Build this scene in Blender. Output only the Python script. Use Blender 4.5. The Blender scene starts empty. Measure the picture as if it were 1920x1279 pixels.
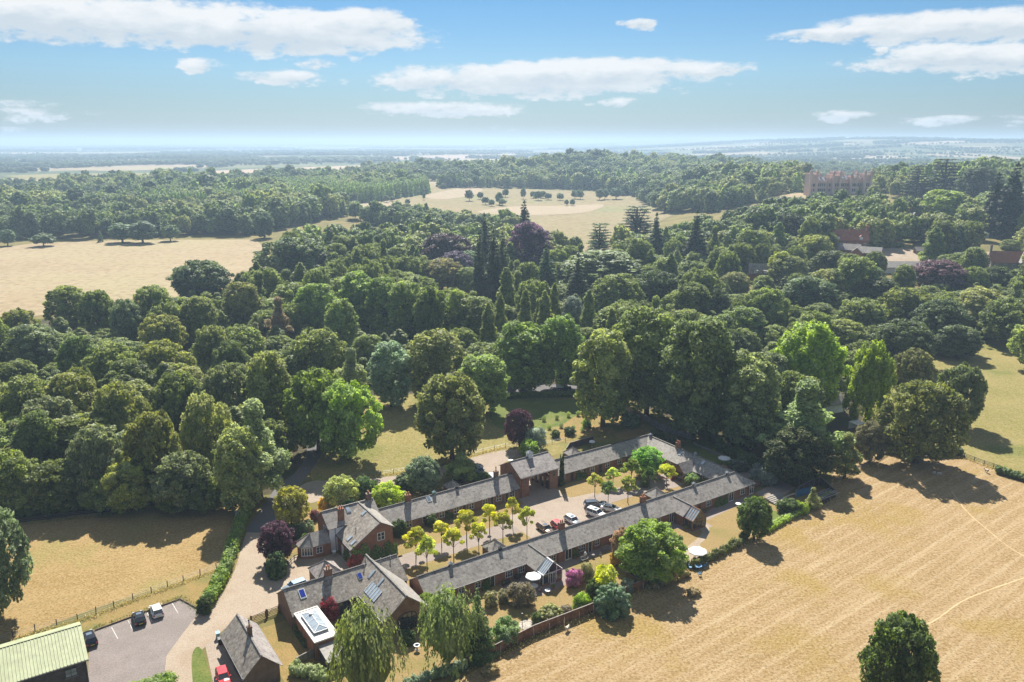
import bpy, math, random
import numpy as np
from mathutils import Vector, Matrix
from mathutils.geometry import delaunay_2d_cdt

# ------------------------------------------------------------------ camera
F_PX, W_PX, H_PX = 1493.0, 1920.0, 1279.0
PITCH = math.atan(373.5 / F_PX)
CAM_H = 75.0
scene = bpy.context.scene
COL = scene.collection
cam_d = bpy.data.cameras.new('camera')
cam_d.sensor_fit = 'HORIZONTAL'
cam_d.sensor_width = 36.0
cam_d.lens = 36.0 * F_PX / W_PX
cam_d.clip_start = 0.5
cam_d.clip_end = 80000
cam = bpy.data.objects.new('camera', cam_d)
COL.objects.link(cam)
cam.location = (0, 0, CAM_H)
cam.rotation_euler = (math.pi / 2 - PITCH, 0, 0)
scene.camera = cam

# ------------------------------------------------------------------ sun, sky, exposure
SUN_EL = math.radians(45.5)
SUN_AZ = math.radians(-4.5)          # from +Y towards +X
scene.view_settings.view_transform = 'Standard'
scene.view_settings.look = 'None'
scene.view_settings.gamma = 1.0
scene.view_settings.use_curve_mapping = False
scene.view_settings.exposure = 1.12
scene.render.engine = 'CYCLES'
scene.cycles.use_denoising = True
scene.cycles.max_bounces = 6
scene.cycles.diffuse_bounces = 3
scene.cycles.glossy_bounces = 2
scene.cycles.transmission_bounces = 3
scene.cycles.volume_bounces = 1
scene.cycles.transparent_max_bounces = 8
scene.cycles.sample_clamp_indirect = 6.0

sun_d = bpy.data.lights.new('sun', 'SUN')
sun_d.energy = 5.0
sun_d.angle = math.radians(0.55)
sun_d.color = (1.0, 0.95, 0.87)
sun = bpy.data.objects.new('sun', sun_d)
COL.objects.link(sun)
sdir = Vector((math.sin(SUN_AZ) * math.cos(SUN_EL), math.cos(SUN_AZ) * math.cos(SUN_EL), math.sin(SUN_EL)))
sun.rotation_euler = (-sdir).to_track_quat('-Z', 'Y').to_euler()
sun.location = (0, 0, 300)

def ray(px, py):
    u = (px - 960) / F_PX
    v = (639.5 - py) / F_PX
    return (u, math.cos(PITCH) + v * math.sin(PITCH), -math.sin(PITCH) + v * math.cos(PITCH))

# clouds: centre direction and half size in the sky, as seen from the place (degrees)
def azel(px, py):
    x, y, z = ray(px, py)
    return math.degrees(math.atan2(x, y)), math.degrees(math.atan2(z, math.hypot(x, y)))

CLOUDS = [  # px, py, half width px, half height px, density
    (250, 40, 430, 45, 1.0), (560, 62, 255, 44, 1.0), (690, 40, 110, 26, 1.0), (20, 18, 200, 50, 1.0),
    (380, 124, 50, 15, .9), (540, 145, 75, 15, .8), (588, 119, 45, 11, .55),
    (1000, 150, 330, 34, 1.0), (1120, 132, 260, 26, 1.0), (800, 150, 110, 20, .9), (1330, 130, 75, 15, .8),
    (820, 205, 165, 16, .75), (1160, 191, 48, 9, .75),
    (1190, 46, 38, 12, .85), (1560, 64, 130, 13, .95), (1740, 52, 210, 28, 1.0), (1880, 46, 130, 30, 1.0),
    (1860, 108, 210, 26, 1.0), (1640, 97, 22, 12, .8), (1750, 100, 90, 22, .95),
    (1568, 218, 62, 12, .8), (1770, 225, 75, 10, .7), (1920, 223, 40, 8, .5),
    (60, 212, 85, 11, .45), (10, 196, 70, 10, .4), (18, 243, 38, 7, .45), (915, 242, 42, 9, .35),
]
AE = [azel(c[0], c[1]) + (c[2] / 26.5, c[3] / 26.5, c[4]) for c in CLOUDS]
rngc = random.Random(4)
for k in range(34):                     # the same sky goes on round the rest of the horizon
    az = rngc.uniform(38, 322)
    el = rngc.uniform(1.5, 24)
    AE.append((az if az < 180 else az - 360, el, rngc.uniform(3, 12), rngc.uniform(.5, 1.6), rngc.uniform(.5, 1)))

world = bpy.data.worlds.new('World')
scene.world = world
world.use_nodes = True
nt = world.node_tree
nt.nodes.clear()
N = nt.nodes.new
Lk = nt.links.new
def wmath(op, a, b=None, c=None, clamp=False):
    n = N('ShaderNodeMath'); n.operation = op; n.use_clamp = clamp
    for i, v in enumerate((a, b, c)):
        if v is None: continue
        if isinstance(v, (int, float)): n.inputs[i].default_value = v
        else: Lk(v, n.inputs[i])
    return n.outputs[0]
sky = N('ShaderNodeTexSky'); sky.sky_type = 'NISHITA'; sky.sun_disc = False
sky.sun_elevation = SUN_EL; sky.sun_rotation = SUN_AZ
sky.altitude = 100; sky.air_density = 1.0; sky.dust_density = 0.6; sky.ozone_density = 2.0
tint = N('ShaderNodeMix'); tint.data_type = 'RGBA'; tint.blend_type = 'MULTIPLY'
tint.inputs['Factor'].default_value = 1.0
Lk(sky.outputs[0], tint.inputs['A'])
tc = N('ShaderNodeTexCoord')
sep = N('ShaderNodeSeparateXYZ'); Lk(tc.outputs['Generated'], sep.inputs[0])
az = wmath('MULTIPLY', wmath('ARCTAN2', sep.outputs[0], sep.outputs[1]), 57.29578)
el = wmath('MULTIPLY', wmath('ARCSINE', sep.outputs[2]), 57.29578)
tg = N('ShaderNodeMapRange'); Lk(el, tg.inputs['Value']); tg.inputs['From Min'].default_value = -1; tg.inputs['From Max'].default_value = 17
tcol = N('ShaderNodeValToRGB'); Lk(tg.outputs[0], tcol.inputs['Fac'])
te = tcol.color_ramp.elements
te[0].position = .05; te[0].color = (.15, .19, .235, 1); te[1].position = 1; te[1].color = (.082, .222, .345, 1)
for ps, cc in ((.16, (.185, .245, .31, 1)), (.32, (.205, .295, .375, 1)), (.6, (.14, .265, .365, 1))):
    x_ = te.new(ps); x_.color = cc
Lk(tcol.outputs['Color'], tint.inputs['B'])
comb = N('ShaderNodeCombineXYZ'); Lk(wmath('MULTIPLY', az, 0.42), comb.inputs[0]); Lk(el, comb.inputs[1])
def wnoise(scale, detail, off, rough=.62):
    m = N('ShaderNodeMapping'); m.inputs['Location'].default_value = (off, off * .7, 0)
    Lk(comb.outputs[0], m.inputs[0])
    n = N('ShaderNodeTexNoise'); n.inputs['Scale'].default_value = scale
    n.inputs['Detail'].default_value = detail; n.inputs['Roughness'].default_value = rough
    Lk(m.outputs[0], n.inputs['Vector']); return n.outputs['Fac']
n1 = wnoise(1.1, 9, 3.1)
n2 = wnoise(0.5, 4, 9.7)
n3 = wnoise(2.6, 6, 14.2)
# warp the coordinates a little so that no outline is an ellipse
azw = wmath('ADD', az, wmath('MULTIPLY', wmath('SUBTRACT', n2, .5), 6.0))
elw = wmath('ADD', el, wmath('MULTIPLY', wmath('SUBTRACT', n1, .5), 0.9))
field = None; shade = None
for (a0, e0, wa, we, dn) in AE:
    da = wmath('MULTIPLY', wmath('SUBTRACT', azw, a0), 1 / wa)
    de = wmath('MULTIPLY', wmath('SUBTRACT', elw, e0), 1 / we)
    # flat base: the lower half falls off faster
    d = wmath('ADD', wmath('MULTIPLY', da, da), wmath('MULTIPLY', de, de))
    f = wmath('MULTIPLY', wmath('SUBTRACT', 1.0, d), dn)
    sh = wmath('MULTIPLY', wmath('MAXIMUM', f, 0.0), de)
    field = f if field is None else wmath('MAXIMUM', field, f)
    shade = sh if shade is None else wmath('ADD', shade, sh)
nn = wmath('ADD', wmath('MULTIPLY', wmath('SUBTRACT', n1, .5), 2.2), wmath('MULTIPLY', wmath('SUBTRACT', n3, .5), .9))
m = wmath('ADD', wmath('MULTIPLY', field, .95), nn)
ramp = N('ShaderNodeMapRange'); ramp.interpolation_type = 'SMOOTHSTEP'
Lk(m, ramp.inputs['Value']); ramp.inputs['From Min'].default_value = 0.0; ramp.inputs['From Max'].default_value = 0.6
inside = wmath('MULTIPLY', wmath('ADD', field, 0.55), 3.0, clamp=True)
mask = wmath('MULTIPLY', wmath('MULTIPLY', ramp.outputs[0], inside), 0.94, clamp=True)
# broken cumulus added overhead, out of view, to raise the sky's fill light
zc_ = wmath('MAXIMUM', sep.outputs[2], 0.08)
cb2 = N('ShaderNodeCombineXYZ'); Lk(wmath('DIVIDE', sep.outputs[0], zc_), cb2.inputs[0]); Lk(wmath('DIVIDE', sep.outputs[1], zc_), cb2.inputs[1])
n4 = N('ShaderNodeTexNoise'); n4.inputs['Scale'].default_value = 1.3; n4.inputs['Detail'].default_value = 6; Lk(cb2.outputs[0], n4.inputs['Vector'])
r4 = N('ShaderNodeMapRange'); r4.interpolation_type = 'SMOOTHSTEP'; Lk(n4.outputs['Fac'], r4.inputs['Value']); r4.inputs['From Min'].default_value = .47; r4.inputs['From Max'].default_value = .60
r5 = N('ShaderNodeMapRange'); r5.interpolation_type = 'SMOOTHSTEP'; Lk(el, r5.inputs['Value']); r5.inputs['From Min'].default_value = 17; r5.inputs['From Max'].default_value = 28
mask = wmath('MAXIMUM', mask, wmath('MULTIPLY', wmath('MULTIPLY', r4.outputs[0], r5.outputs[0]), .9))
# light falls on the tops, the flat bases are grey
tops = wmath('ADD', wmath('MULTIPLY', shade, 1.1), wmath('MULTIPLY', wmath('SUBTRACT', n1, .42), 1.6))
cr = N('ShaderNodeMix'); cr.data_type = 'RGBA'
Lk(wmath('ADD', tops, .38, clamp=True), cr.inputs['Factor'])
cr.inputs['A'].default_value = (2.75, 3.05, 3.3, 1); cr.inputs['B'].default_value = (3.95, 4.0, 4.0, 1)
mix = N('ShaderNodeMix'); mix.data_type = 'RGBA'
Lk(mask, mix.inputs['Factor']); Lk(tint.outputs['Result'], mix.inputs['A']); Lk(cr.outputs['Result'], mix.inputs['B'])
bg = N('ShaderNodeBackground'); bg.inputs['Strength'].default_value = 0.11
Lk(mix.outputs['Result'], bg.inputs['Color'])
wo = N('ShaderNodeOutputWorld'); Lk(bg.outputs[0], wo.inputs['Surface'])

# ------------------------------------------------------------------ land form and placing
def sst(a, b, v):
    t = min(1.0, max(0.0, (v - a) / (b - a)))
    return t * t * (3 - 2 * t)

def land(x, y):
    """height of the ground in metres"""
    z = 0.0
    if y > 300:
        r = sst(40, 190, x - (y - 330) * .12)
        z += 15 * r * sst(330, 520, y) * (1 - sst(900, 1500, y))
        z += 12 * sst(150, 330, x) * sst(620, 850, y) * (1 - sst(1000, 1500, y))
        z += 2.5 * math.sin(x * .006 + 1) * math.sin(y * .005) * sst(450, 800, y)
        z += 26 * math.exp(-((x - 190) / 420) ** 2 - ((y - 1750) / 300) ** 2)
        z += 8 * math.exp(-((x + 500) / 500) ** 2 - ((y - 1500) / 400) ** 2)
    if y > 1800:
        z += 78 * sst(300, 2600, x - (y - 4000) * .08) * sst(2300, 5600, y)
        z += 24 * math.exp(-((x - 2300) / 900) ** 2 - ((y - 6500) / 1200) ** 2)
        z += 5 * math.sin(x * .0017) * math.sin(y * .0011) * sst(2000, 4500, y)
        z += 48 * math.exp(-((x - 2300) / 2500) ** 2 - ((y - 15000) / 2500) ** 2)
        z += 75 * math.exp(-((x + 12500) / 2500) ** 2 - ((y - 18000) / 2500) ** 2)
    return z

def at(px, py, z=0.0):
    """the point of the place, z metres above the ground, that a sight line of the survey photo meets"""
    r = ray(px, py)
    k = (z - CAM_H) / r[2] if r[2] < -1e-4 else 30000
    if r[1] * k < 300 and z <= 0.0:
        return Vector((r[0] * k, r[1] * k, 0.0))
    k = 60.0
    step = 4.0
    while k < 30000:
        x, y, zz = r[0] * k, r[1] * k, CAM_H + r[2] * k
        if zz <= land(x, y) + z: break
        k += max(step, k * .004)
    lo, hi = k - max(step, k * .004), k
    for _ in range(18):
        mid = (lo + hi) / 2
        if CAM_H + r[2] * mid <= land(r[0] * mid, r[1] * mid) + z: hi = mid
        else: lo = mid
    x, y = r[0] * hi, r[1] * hi
    return Vector((x, y, land(x, y)))

ANG = math.radians(33.9)
CA, SA = math.cos(ANG), math.sin(ANG)
ORG = Vector((-15.8, 119.3, 0))
def W(s, t, z=0.0):
    """yard coordinates: s along the long range, t across it"""
    return Vector((ORG.x + s * CA - t * SA, ORG.y + s * SA + t * CA, z))

# ------------------------------------------------------------------ object helpers
def tag(o, label=None, cat=None, group=None, kind=None):
    if label: o['label'] = label
    if cat: o['category'] = cat
    if group: o['group'] = group
    if kind: o['kind'] = kind
    return o

def thing(name, label, cat, loc=(0, 0, 0), rot=0.0, group=None):
    o = bpy.data.objects.new(name, None)
    COL.objects.link(o)
    o.location = loc
    o.rotation_euler = (0, 0, rot)
    o.empty_display_size = .5
    return tag(o, label, cat, group)

class MB:
    """collects shapes, then links them as one mesh object"""
    def __init__(s): s.v = []; s.f = []
    def add(s, vs, fs):
        n = len(s.v)
        s.v += [tuple(v) for v in vs]
        s.f += [tuple(i + n for i in f) for f in fs]
        return s
    def box(s, x0, x1, y0, y1, z0, z1):
        vs = [(x, y, z) for z in (z0, z1) for y in (y0, y1) for x in (x0, x1)]
        return s.add(vs, [(0, 2, 3, 1), (4, 5, 7, 6), (0, 1, 5, 4), (2, 6, 7, 3), (0, 4, 6, 2), (1, 3, 7, 5)])
    def prism(s, poly, z0, z1):
        n = len(poly)
        vs = [(p[0], p[1], z0) for p in poly] + [(p[0], p[1], z1) for p in poly]
        fs = [tuple(range(n - 1, -1, -1)), tuple(range(n, 2 * n))]
        fs += [(i, (i + 1) % n, n + (i + 1) % n, n + i) for i in range(n)]
        return s.add(vs, fs)
    def bar(s, a, b, w, h=None):
        """rectangular bar between two points"""
        a = Vector(a); b = Vector(b); h = h or w
        d = (b - a).normalized()
        up = Vector((0, 0, 1)) if abs(d.z) < .95 else Vector((1, 0, 0))
        sx = d.cross(up).normalized(); sy = sx.cross(d).normalized()
        vs = []
        for p in (a, b):
            for i, j in ((-1, -1), (1, -1), (1, 1), (-1, 1)):
                vs.append(p + sx * (i * w / 2) + sy * (j * h / 2))
        return s.add(vs, [(3, 2, 1, 0), (4, 5, 6, 7), (0, 1, 5, 4), (1, 2, 6, 5), (2, 3, 7, 6), (3, 0, 4, 7)])
    def tube(s, pts, radii, n=8, cap=True):
        rings = []
        base = len(s.v)
        for i, p in enumerate(pts):
            p = Vector(p)
            d = Vector(pts[min(i + 1, len(pts) - 1)]) - Vector(pts[max(i - 1, 0)])
            d = d.normalized() if d.length > 1e-6 else Vector((0, 0, 1))
            up = Vector((1, 0, 0)) if abs(d.x) < .9 else Vector((0, 1, 0))
            a = d.cross(up).normalized(); b = d.cross(a)
            for k in range(n):
                t = 2 * math.pi * k / n
                s.v.append(tuple(p + (a * math.cos(t) + b * math.sin(t)) * radii[i]))
        for i in range(len(pts) - 1):
            for k in range(n):
                q = base + i * n
                s.f.append((q + k, q + n + k, q + n + (k + 1) % n, q + (k + 1) % n))
        if cap:
            s.f.append(tuple(base + k for k in range(n)))
            s.f.append(tuple(base + (len(pts) - 1) * n + k for k in range(n - 1, -1, -1)))
        return s
    def build(s, name, mat, parent=None, loc=None, smooth=False):
        me = bpy.data.meshes.new(name)
        me.from_pydata(s.v, [], s.f)
        me.update()
        if mat: me.materials.append(mat)
        if smooth: me.polygons.foreach_set('use_smooth', [True] * len(me.polygons))
        o = bpy.data.objects.new(name, me)
        COL.objects.link(o)
        if parent: o.parent = parent
        if loc: o.location = loc
        return o

def share(o, name=None, parent=None):
    c = o.copy()
    if name: c.name = name
    COL.objects.link(c)
    if parent is not None: c.parent = parent
    return c

def copy_tree(o, parent=None):
    c = o.copy(); COL.objects.link(c)
    if parent is not None: c.parent = parent
    for ch in list(o.children): copy_tree(ch, c)
    return c

# ------------------------------------------------------------------ materials
ALBEDO = .60      # all the colours below are given a third too light
class NT:
    def __init__(s, name):
        s.m = bpy.data.materials.new(name); s.m.use_nodes = True
        s.t = s.m.node_tree; s.t.nodes.clear()
        s.out = s.n('ShaderNodeOutputMaterial')
        s.b = s.n('ShaderNodeBsdfPrincipled')
        s.t.links.new(s.b.outputs[0], s.out.inputs['Surface'])
    def n(s, k): return s.t.nodes.new(k)
    def l(s, a, b): s.t.links.new(a, b)
    def put(s, sock, v):
        if isinstance(v, bpy.types.NodeSocket): s.l(v, sock)
        elif isinstance(v, (tuple, list)): sock.default_value = (v[0], v[1], v[2], 1) if len(v) == 3 and sock.type == 'RGBA' else v
        else: sock.default_value = v
    def pos(s, obj=False):
        if obj:
            n = s.n('ShaderNodeTexCoord'); return n.outputs['Object']
        n = s.n('ShaderNodeNewGeometry'); return n.outputs['Position']
    def mapv(s, v, scale=(1, 1, 1), rot=(0, 0, 0)):
        if rot != (0, 0, 0):
            n = s.n('ShaderNodeMapping'); s.l(v, n.inputs[0]); n.inputs['Rotation'].default_value = rot; v = n.outputs[0]
        n = s.n('ShaderNodeMapping'); s.l(v, n.inputs[0])
        n.inputs['Scale'].default_value = scale
        return n.outputs[0]
    def noise(s, v, scale, detail=4, rough=.6, dist=0.0):
        n = s.n('ShaderNodeTexNoise'); s.l(v, n.inputs['Vector'])
        n.inputs['Scale'].default_value = scale; n.inputs['Detail'].default_value = detail
        n.inputs['Roughness'].default_value = rough; n.inputs['Distortion'].default_value = dist
        return n.outputs['Fac']
    def vor(s, v, scale, feat='F1', out='Distance'):
        n = s.n('ShaderNodeTexVoronoi'); n.feature = feat; s.l(v, n.inputs['Vector'])
        n.inputs['Scale'].default_value = scale
        return n.outputs[out]
    def mix(s, f, a, b, mode='MIX'):
        n = s.n('ShaderNodeMix'); n.data_type = 'RGBA'; n.blend_type = mode
        s.put(n.inputs['Factor'], f); s.put(n.inputs['A'], a); s.put(n.inputs['B'], b)
        return n.outputs['Result']
    def rng(s, v, a, b, lo=0.0, hi=1.0, smooth=True):
        n = s.n('ShaderNodeMapRange'); n.interpolation_type = 'SMOOTHSTEP' if smooth else 'LINEAR'
        s.put(n.inputs['Value'], v)
        n.inputs['From Min'].default_value = a; n.inputs['From Max'].default_value = b
        n.inputs['To Min'].default_value = lo; n.inputs['To Max'].default_value = hi
        return n.outputs[0]
    def math(s, op, a, b=0.0, clamp=False):
        n = s.n('ShaderNodeMath'); n.operation = op; n.use_clamp = clamp
        s.put(n.inputs[0], a); s.put(n.inputs[1], b); return n.outputs[0]
    def bump(s, h, strength=.5, dist=.05):
        n = s.n('ShaderNodeBump'); n.inputs['Strength'].default_value = strength
        n.inputs['Distance'].default_value = dist; s.l(h, n.inputs['Height'])
        s.l(n.outputs[0], s.b.inputs['Normal'])
    def fin(s, col, rough=.8, metal=0.0, spec=None):
        if ALBEDO != 1: col = s.mix(1.0, col, (ALBEDO, ALBEDO, ALBEDO), 'MULTIPLY')
        s.put(s.b.inputs['Base Color'], col); s.put(s.b.inputs['Roughness'], rough)
        s.b.inputs['Metallic'].default_value = metal
        if spec is not None: s.b.inputs['Specular IOR Level'].default_value = spec
        return s.m

def plain(name, col, rough=.7, var=.25, scale=3.0, metal=0.0, spec=None, fine=None):
    q = NT(name); p = q.pos(True)
    n = q.noise(p, scale, 5)
    lo = tuple(c * (1 - var) for c in col); hi = tuple(min(1, c * (1 + var)) for c in col)
    c = q.mix(q.rng(n, .3, .7), lo, hi)
    if fine: q.bump(q.noise(p, fine, 3), .4, .02)
    return q.fin(c, rough, metal, spec)

M = {}
def ground_mat(name, cols, scale=.25, fine=2.2, patch=None, patch_col=None, streak=None, bump=.5, rough=.95, fleck=.35, lines=False):
    q = NT(name); p = q.pos()
    a, b, c3 = cols
    n0 = q.noise(p, scale, 5, .62); n1 = q.noise(p, fine, 6, .75); n2 = q.noise(p, fine * 5, 3, .7)
    c = q.mix(q.rng(n0, .32, .68), a, b)
    c = q.mix(q.rng(n1, .42, .72), c, c3)
    if streak:
        ang, sc, amt, scol = streak
        v = q.mapv(p, (sc * .045, sc, 1), (0, 0, ang))
        s1 = q.noise(v, 1.0, 5, .7, .6)
        c = q.mix(q.rng(s1, .5, .68, 0, amt), c, scol)
    if lines:       # drill rows and faint wheelings along the length of the field
        wv = q.n('ShaderNodeTexWave'); wv.bands_direction = 'Y'; q.l(q.mapv(p, (1, 1, 1), (0, 0, streak[0])), wv.inputs['Vector'])
        wv.inputs['Scale'].default_value = .105; wv.inputs['Distortion'].default_value = 1.2; wv.inputs['Detail'].default_value = 2; wv.inputs['Detail Scale'].default_value = .15
        c = q.mix(q.rng(wv.outputs['Fac'], .86, .99, 0, .30), c, (.74, .57, .35))
        c = q.mix(q.rng(wv.outputs['Fac'], .14, .02, 0, .20), c, (.40, .26, .10))
    if patch:
        c = q.mix(q.rng(q.noise(p, patch, 4, .55), .5, .66, 0, .85), c, patch_col)
    # small flecks of dead and living stalks
    n3 = q.noise(p, fine * 2.2, 2, .5)
    c = q.mix(q.rng(n3, .52, .66, 0, fleck), c, tuple(v * .45 for v in a))
    c = q.mix(q.rng(n3, .48, .36, 0, fleck * .6), c, tuple(min(.85, v * 1.25) for v in c3))
    c = q.mix(q.rng(n2, .56, .7, 0, .4), c, tuple(v * .6 for v in a))
    q.bump(q.math('ADD', n1, n2), bump, .18)
    return q.fin(c, rough, 0, .15)

M['straw'] = ground_mat('straw_stubble', ((.46, .305, .125), (.56, .385, .19), (.67, .49, .28)), .11, 1.1,
                        .05, (.49, .34, .10), (-ANG - .06, .45, .75, (.70, .52, .29)), .9, .95, .5, True)
M['straw_left'] = ground_mat('dry_pasture', ((.46, .30, .105), (.56, .385, .16), (.65, .475, .23)), .13, 1.2,
                        .07, (.46, .37, .13), (-.5, .35, .5, (.42, .31, .12)), .9, .95, .45)
M['far_straw'] = ground_mat('pale_pasture', ((.45, .34, .19), (.51, .39, .23), (.56, .44, .27)), .012, .12,
                        .006, (.50, .42, .23), (-.3, .02, .5, (.60, .50, .33)), .1)
M['park'] = ground_mat('park_grass', ((.33, .28, .13), (.41, .32, .16), (.46, .36, .20)), .01, .09,
                          .006, (.33, .33, .14), None, .1)
M['pink_straw'] = ground_mat('ripe_field', ((.60, .42, .27), (.64, .46, .31), (.66, .50, .35)), .01, .1, None, None, None, .1)
M['sand'] = ground_mat('bare_sandy_ground', ((.50, .40, .25), (.55, .43, .28), (.58, .46, .32)), .02, .3, None, None, None, .1)
M['meadow'] = ground_mat('meadow_grass', ((.30, .27, .07), (.40, .33, .11), (.48, .39, .17)), .05, .8,
                        .03, (.19, .23, .045), (-1.2, .25, .5, (.46, .36, .16)), .7)
M['lawn_dry'] = ground_mat('scorched_lawn', ((.36, .27, .09), (.46, .31, .11), (.52, .36, .16)), .22, 2.0,
                        .1, (.26, .25, .07), None, .5)
M['lawn_orange'] = ground_mat('scorched_court_lawn', ((.40, .28, .11), (.46, .32, .13), (.51, .38, .18)), .3, 2.0,
                        .15, (.33, .28, .09), None, .5)
M['lawn_green'] = ground_mat('green_lawn', ((.13, .20, .04), (.20, .25, .05), (.27, .29, .08)), .2, 1.6,
                        .08, (.34, .30, .10), None, .5)
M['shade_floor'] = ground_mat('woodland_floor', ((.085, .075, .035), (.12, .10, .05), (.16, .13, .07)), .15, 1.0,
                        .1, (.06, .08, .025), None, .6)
M['gravel'] = ground_mat('pinkish_gravel', ((.46, .36, .275), (.54, .44, .345), (.60, .50, .40)), .35, 2.5, None, None, None, .25)
M['drive'] = ground_mat('sandy_drive', ((.50, .39, .28), (.57, .46, .34), (.63, .52, .40)), .3, 2.2,
                        .12, (.49, .375, .26), (-1.05, .5, .4, (.58, .48, .37)), .25)
M['asphalt'] = ground_mat('worn_asphalt', ((.30, .255, .23), (.38, .325, .295), (.43, .37, .335)), .35, 2.5,
                        .13, (.33, .285, .255), (-.45, .3, .3, (.34, .30, .27)), .15)
M['road'] = ground_mat('lane_asphalt', ((.20, .19, .19), (.235, .22, .22), (.27, .25, .24)), .2, 6.0, None, None, None, .15)
M['paving'] = ground_mat('stone_paving', ((.40, .33, .28), (.46, .38, .32), (.50, .42, .37)), .5, 5.0, None, None, None, .2)
M['soil'] = ground_mat('flower_bed_soil', ((.12, .085, .055), (.17, .12, .075), (.22, .16, .10)), .6, 4.0, None, None, None, .5)

def terrain_mat():
    q = NT('farmland'); p = q.pos()
    v = q.mapv(p, (1.0, .55, 1), (0, 0, .25))
    def cell(scale):
        n = q.n('ShaderNodeTexVoronoi'); q.l(v, n.inputs['Vector']); n.inputs['Scale'].default_value = scale
        n.inputs['Randomness'].default_value = .85
        s = q.n('ShaderNodeSeparateColor'); q.l(n.outputs['Color'], s.inputs[0]); return s.outputs[0], s.outputs[1]
    r, g = cell(.0042)
    rp = q.n('ShaderNodeValToRGB'); q.l(r, rp.inputs[0]); e = rp.color_ramp; e.interpolation = 'CONSTANT'
    cols = [(0, (.11, .15, .06)), (.18, (.24, .25, .11)), (.36, (.54, .42, .26)), (.44, (.10, .14, .06)),
            (.60, (.36, .32, .17)), (.70, (.62, .49, .34)), (.77, (.14, .18, .075)), (.92, (.30, .27, .14))]
    e.elements[0].position = 0; e.elements[0].color = cols[0][1] + (1,)
    e.elements[1].position = cols[1][0]; e.elements[1].color = cols[1][1] + (1,)
    for ps, c in cols[2:]:
        x = e.elements.new(ps); x.color = c + (1,)
    n0 = q.noise(p, .004, 5); n1 = q.noise(p, .08, 5, .7)
    c = q.mix(q.rng(n1, .3, .7, 0, .3), rp.outputs[0], (.30, .28, .12))
    # close by: rough grass, not fields
    sp = q.n('ShaderNodeSeparateXYZ'); q.l(p, sp.inputs[0])
    near = q.rng(sp.outputs[1], 1100, 1500)
    gr = q.mix(q.rng(q.noise(p, .05, 5), .35, .65), (.22, .20, .07), (.34, .27, .10))
    c = q.mix(near, gr, c)
    q.bump(q.noise(p, 1.0, 5, .7), .4, .2)
    return q.fin(c, .95, 0, .1)
M['farmland'] = terrain_mat()

def slate_mat(name, c1, c2, c3, lich=.35):
    q = NT(name); p = q.pos(True)
    n0 = q.noise(p, .35, 5, .6); n1 = q.noise(p, 1.6, 6, .7); n2 = q.noise(p, 7, 3, .6)
    c = q.mix(q.rng(n0, .35, .65), c1, c2)
    br = q.n('ShaderNodeTexVoronoi'); q.l(q.mapv(p, (3.2, 4.2, 4.2)), br.inputs['Vector']); br.inputs['Scale'].default_value = 1
    sc = q.n('ShaderNodeSeparateColor'); q.l(br.outputs['Color'], sc.inputs[0])
    c = q.mix(q.math('MULTIPLY', sc.outputs[0], .45), c, c3)
    c = q.mix(q.math('MULTIPLY', sc.outputs[1], .25), c, tuple(v * .5 for v in c1))
    c = q.mix(q.rng(n1, .50, .66, 0, lich * 1.6), c, (.56, .54, .46))
    c = q.mix(q.rng(n1, .36, .47, .85, 0), c, tuple(v * .6 for v in c1))
    c = q.mix(q.rng(n2, .62, .75, 0, .45), c, (.44, .42, .36))
    q.bump(q.math('ADD', sc.outputs[1], n2), .5, .04)
    return q.fin(c, .7, 0, .35)
M['slate'] = slate_mat('grey_slate', (.33, .29, .255), (.53, .475, .415), (.61, .55, .49), .5)
M['slate_red'] = slate_mat('mauve_slate', (.35, .30, .28), (.53, .47, .42), (.58, .51, .48), .45)
M['slate_old'] = slate_mat('old_slate', (.29, .245, .205), (.45, .385, .315), (.56, .49, .40), .7)
M['slate_pale'] = slate_mat('pale_slate', (.38, .35, .31), (.48, .44, .385), (.52, .47, .41), .3)
M['red_tile'] = slate_mat('red_clay_tile', (.58, .21, .11), (.66, .28, .15), (.46, .17, .10), .15)
M['ridge'] = plain('ridge_tile', (.27, .24, .21), .8, .3, 2.5)
M['ridge_dark'] = plain('ridge_tile_dark', (.10, .09, .085), .8, .35, 2.5)

def brick_mat(name, c1, c2, mortar=(.42, .36, .29), sc=1.0):
    q = NT(name); p = q.pos(True)
    # project on walls facing either way: use s+t and z
    sp = q.n('ShaderNodeSeparateXYZ'); q.l(p, sp.inputs[0])
    cb = q.n('ShaderNodeCombineXYZ'); q.l(q.math('ADD', sp.outputs[0], sp.outputs[1]), cb.inputs[0]); q.l(sp.outputs[2], cb.inputs[1])
    b = q.n('ShaderNodeTexBrick'); q.l(cb.outputs[0], b.inputs['Vector'])
    b.inputs['Scale'].default_value = 1.0 * sc; b.inputs['Brick Width'].default_value = .225; b.inputs['Row Height'].default_value = .075
    b.inputs['Mortar Size'].default_value = .008
    q.put(b.inputs['Color1'], c1); q.put(b.inputs['Color2'], c2); q.put(b.inputs['Mortar'], mortar)
    n0 = q.noise(p, .8, 6, .65); n1 = q.noise(p, 5, 4, .7)
    c = q.mix(q.rng(n0, .35, .7, 0, .55), b.outputs['Color'], tuple(v * .6 for v in c1))
    c = q.mix(q.rng(n1, .55, .75, 0, .5), c, tuple(min(1, v * 1.5) for v in c2))
    q.bump(n1, .4, .02)
    return q.fin(c, .85, 0, .2)
M['brick'] = brick_mat('orange_red_brick', (.40, .15, .08), (.50, .225, .12))
M['brick_warm'] = brick_mat('warm_brick', (.40, .17, .085), (.48, .25, .135))
M['brick_brown'] = brick_mat('brown_brick', (.24, .14, .09), (.31, .19, .125))
M['brick_old'] = brick_mat('weathered_brick', (.33, .16, .095), (.41, .24, .15))
ALBEDO = 1.15
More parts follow.
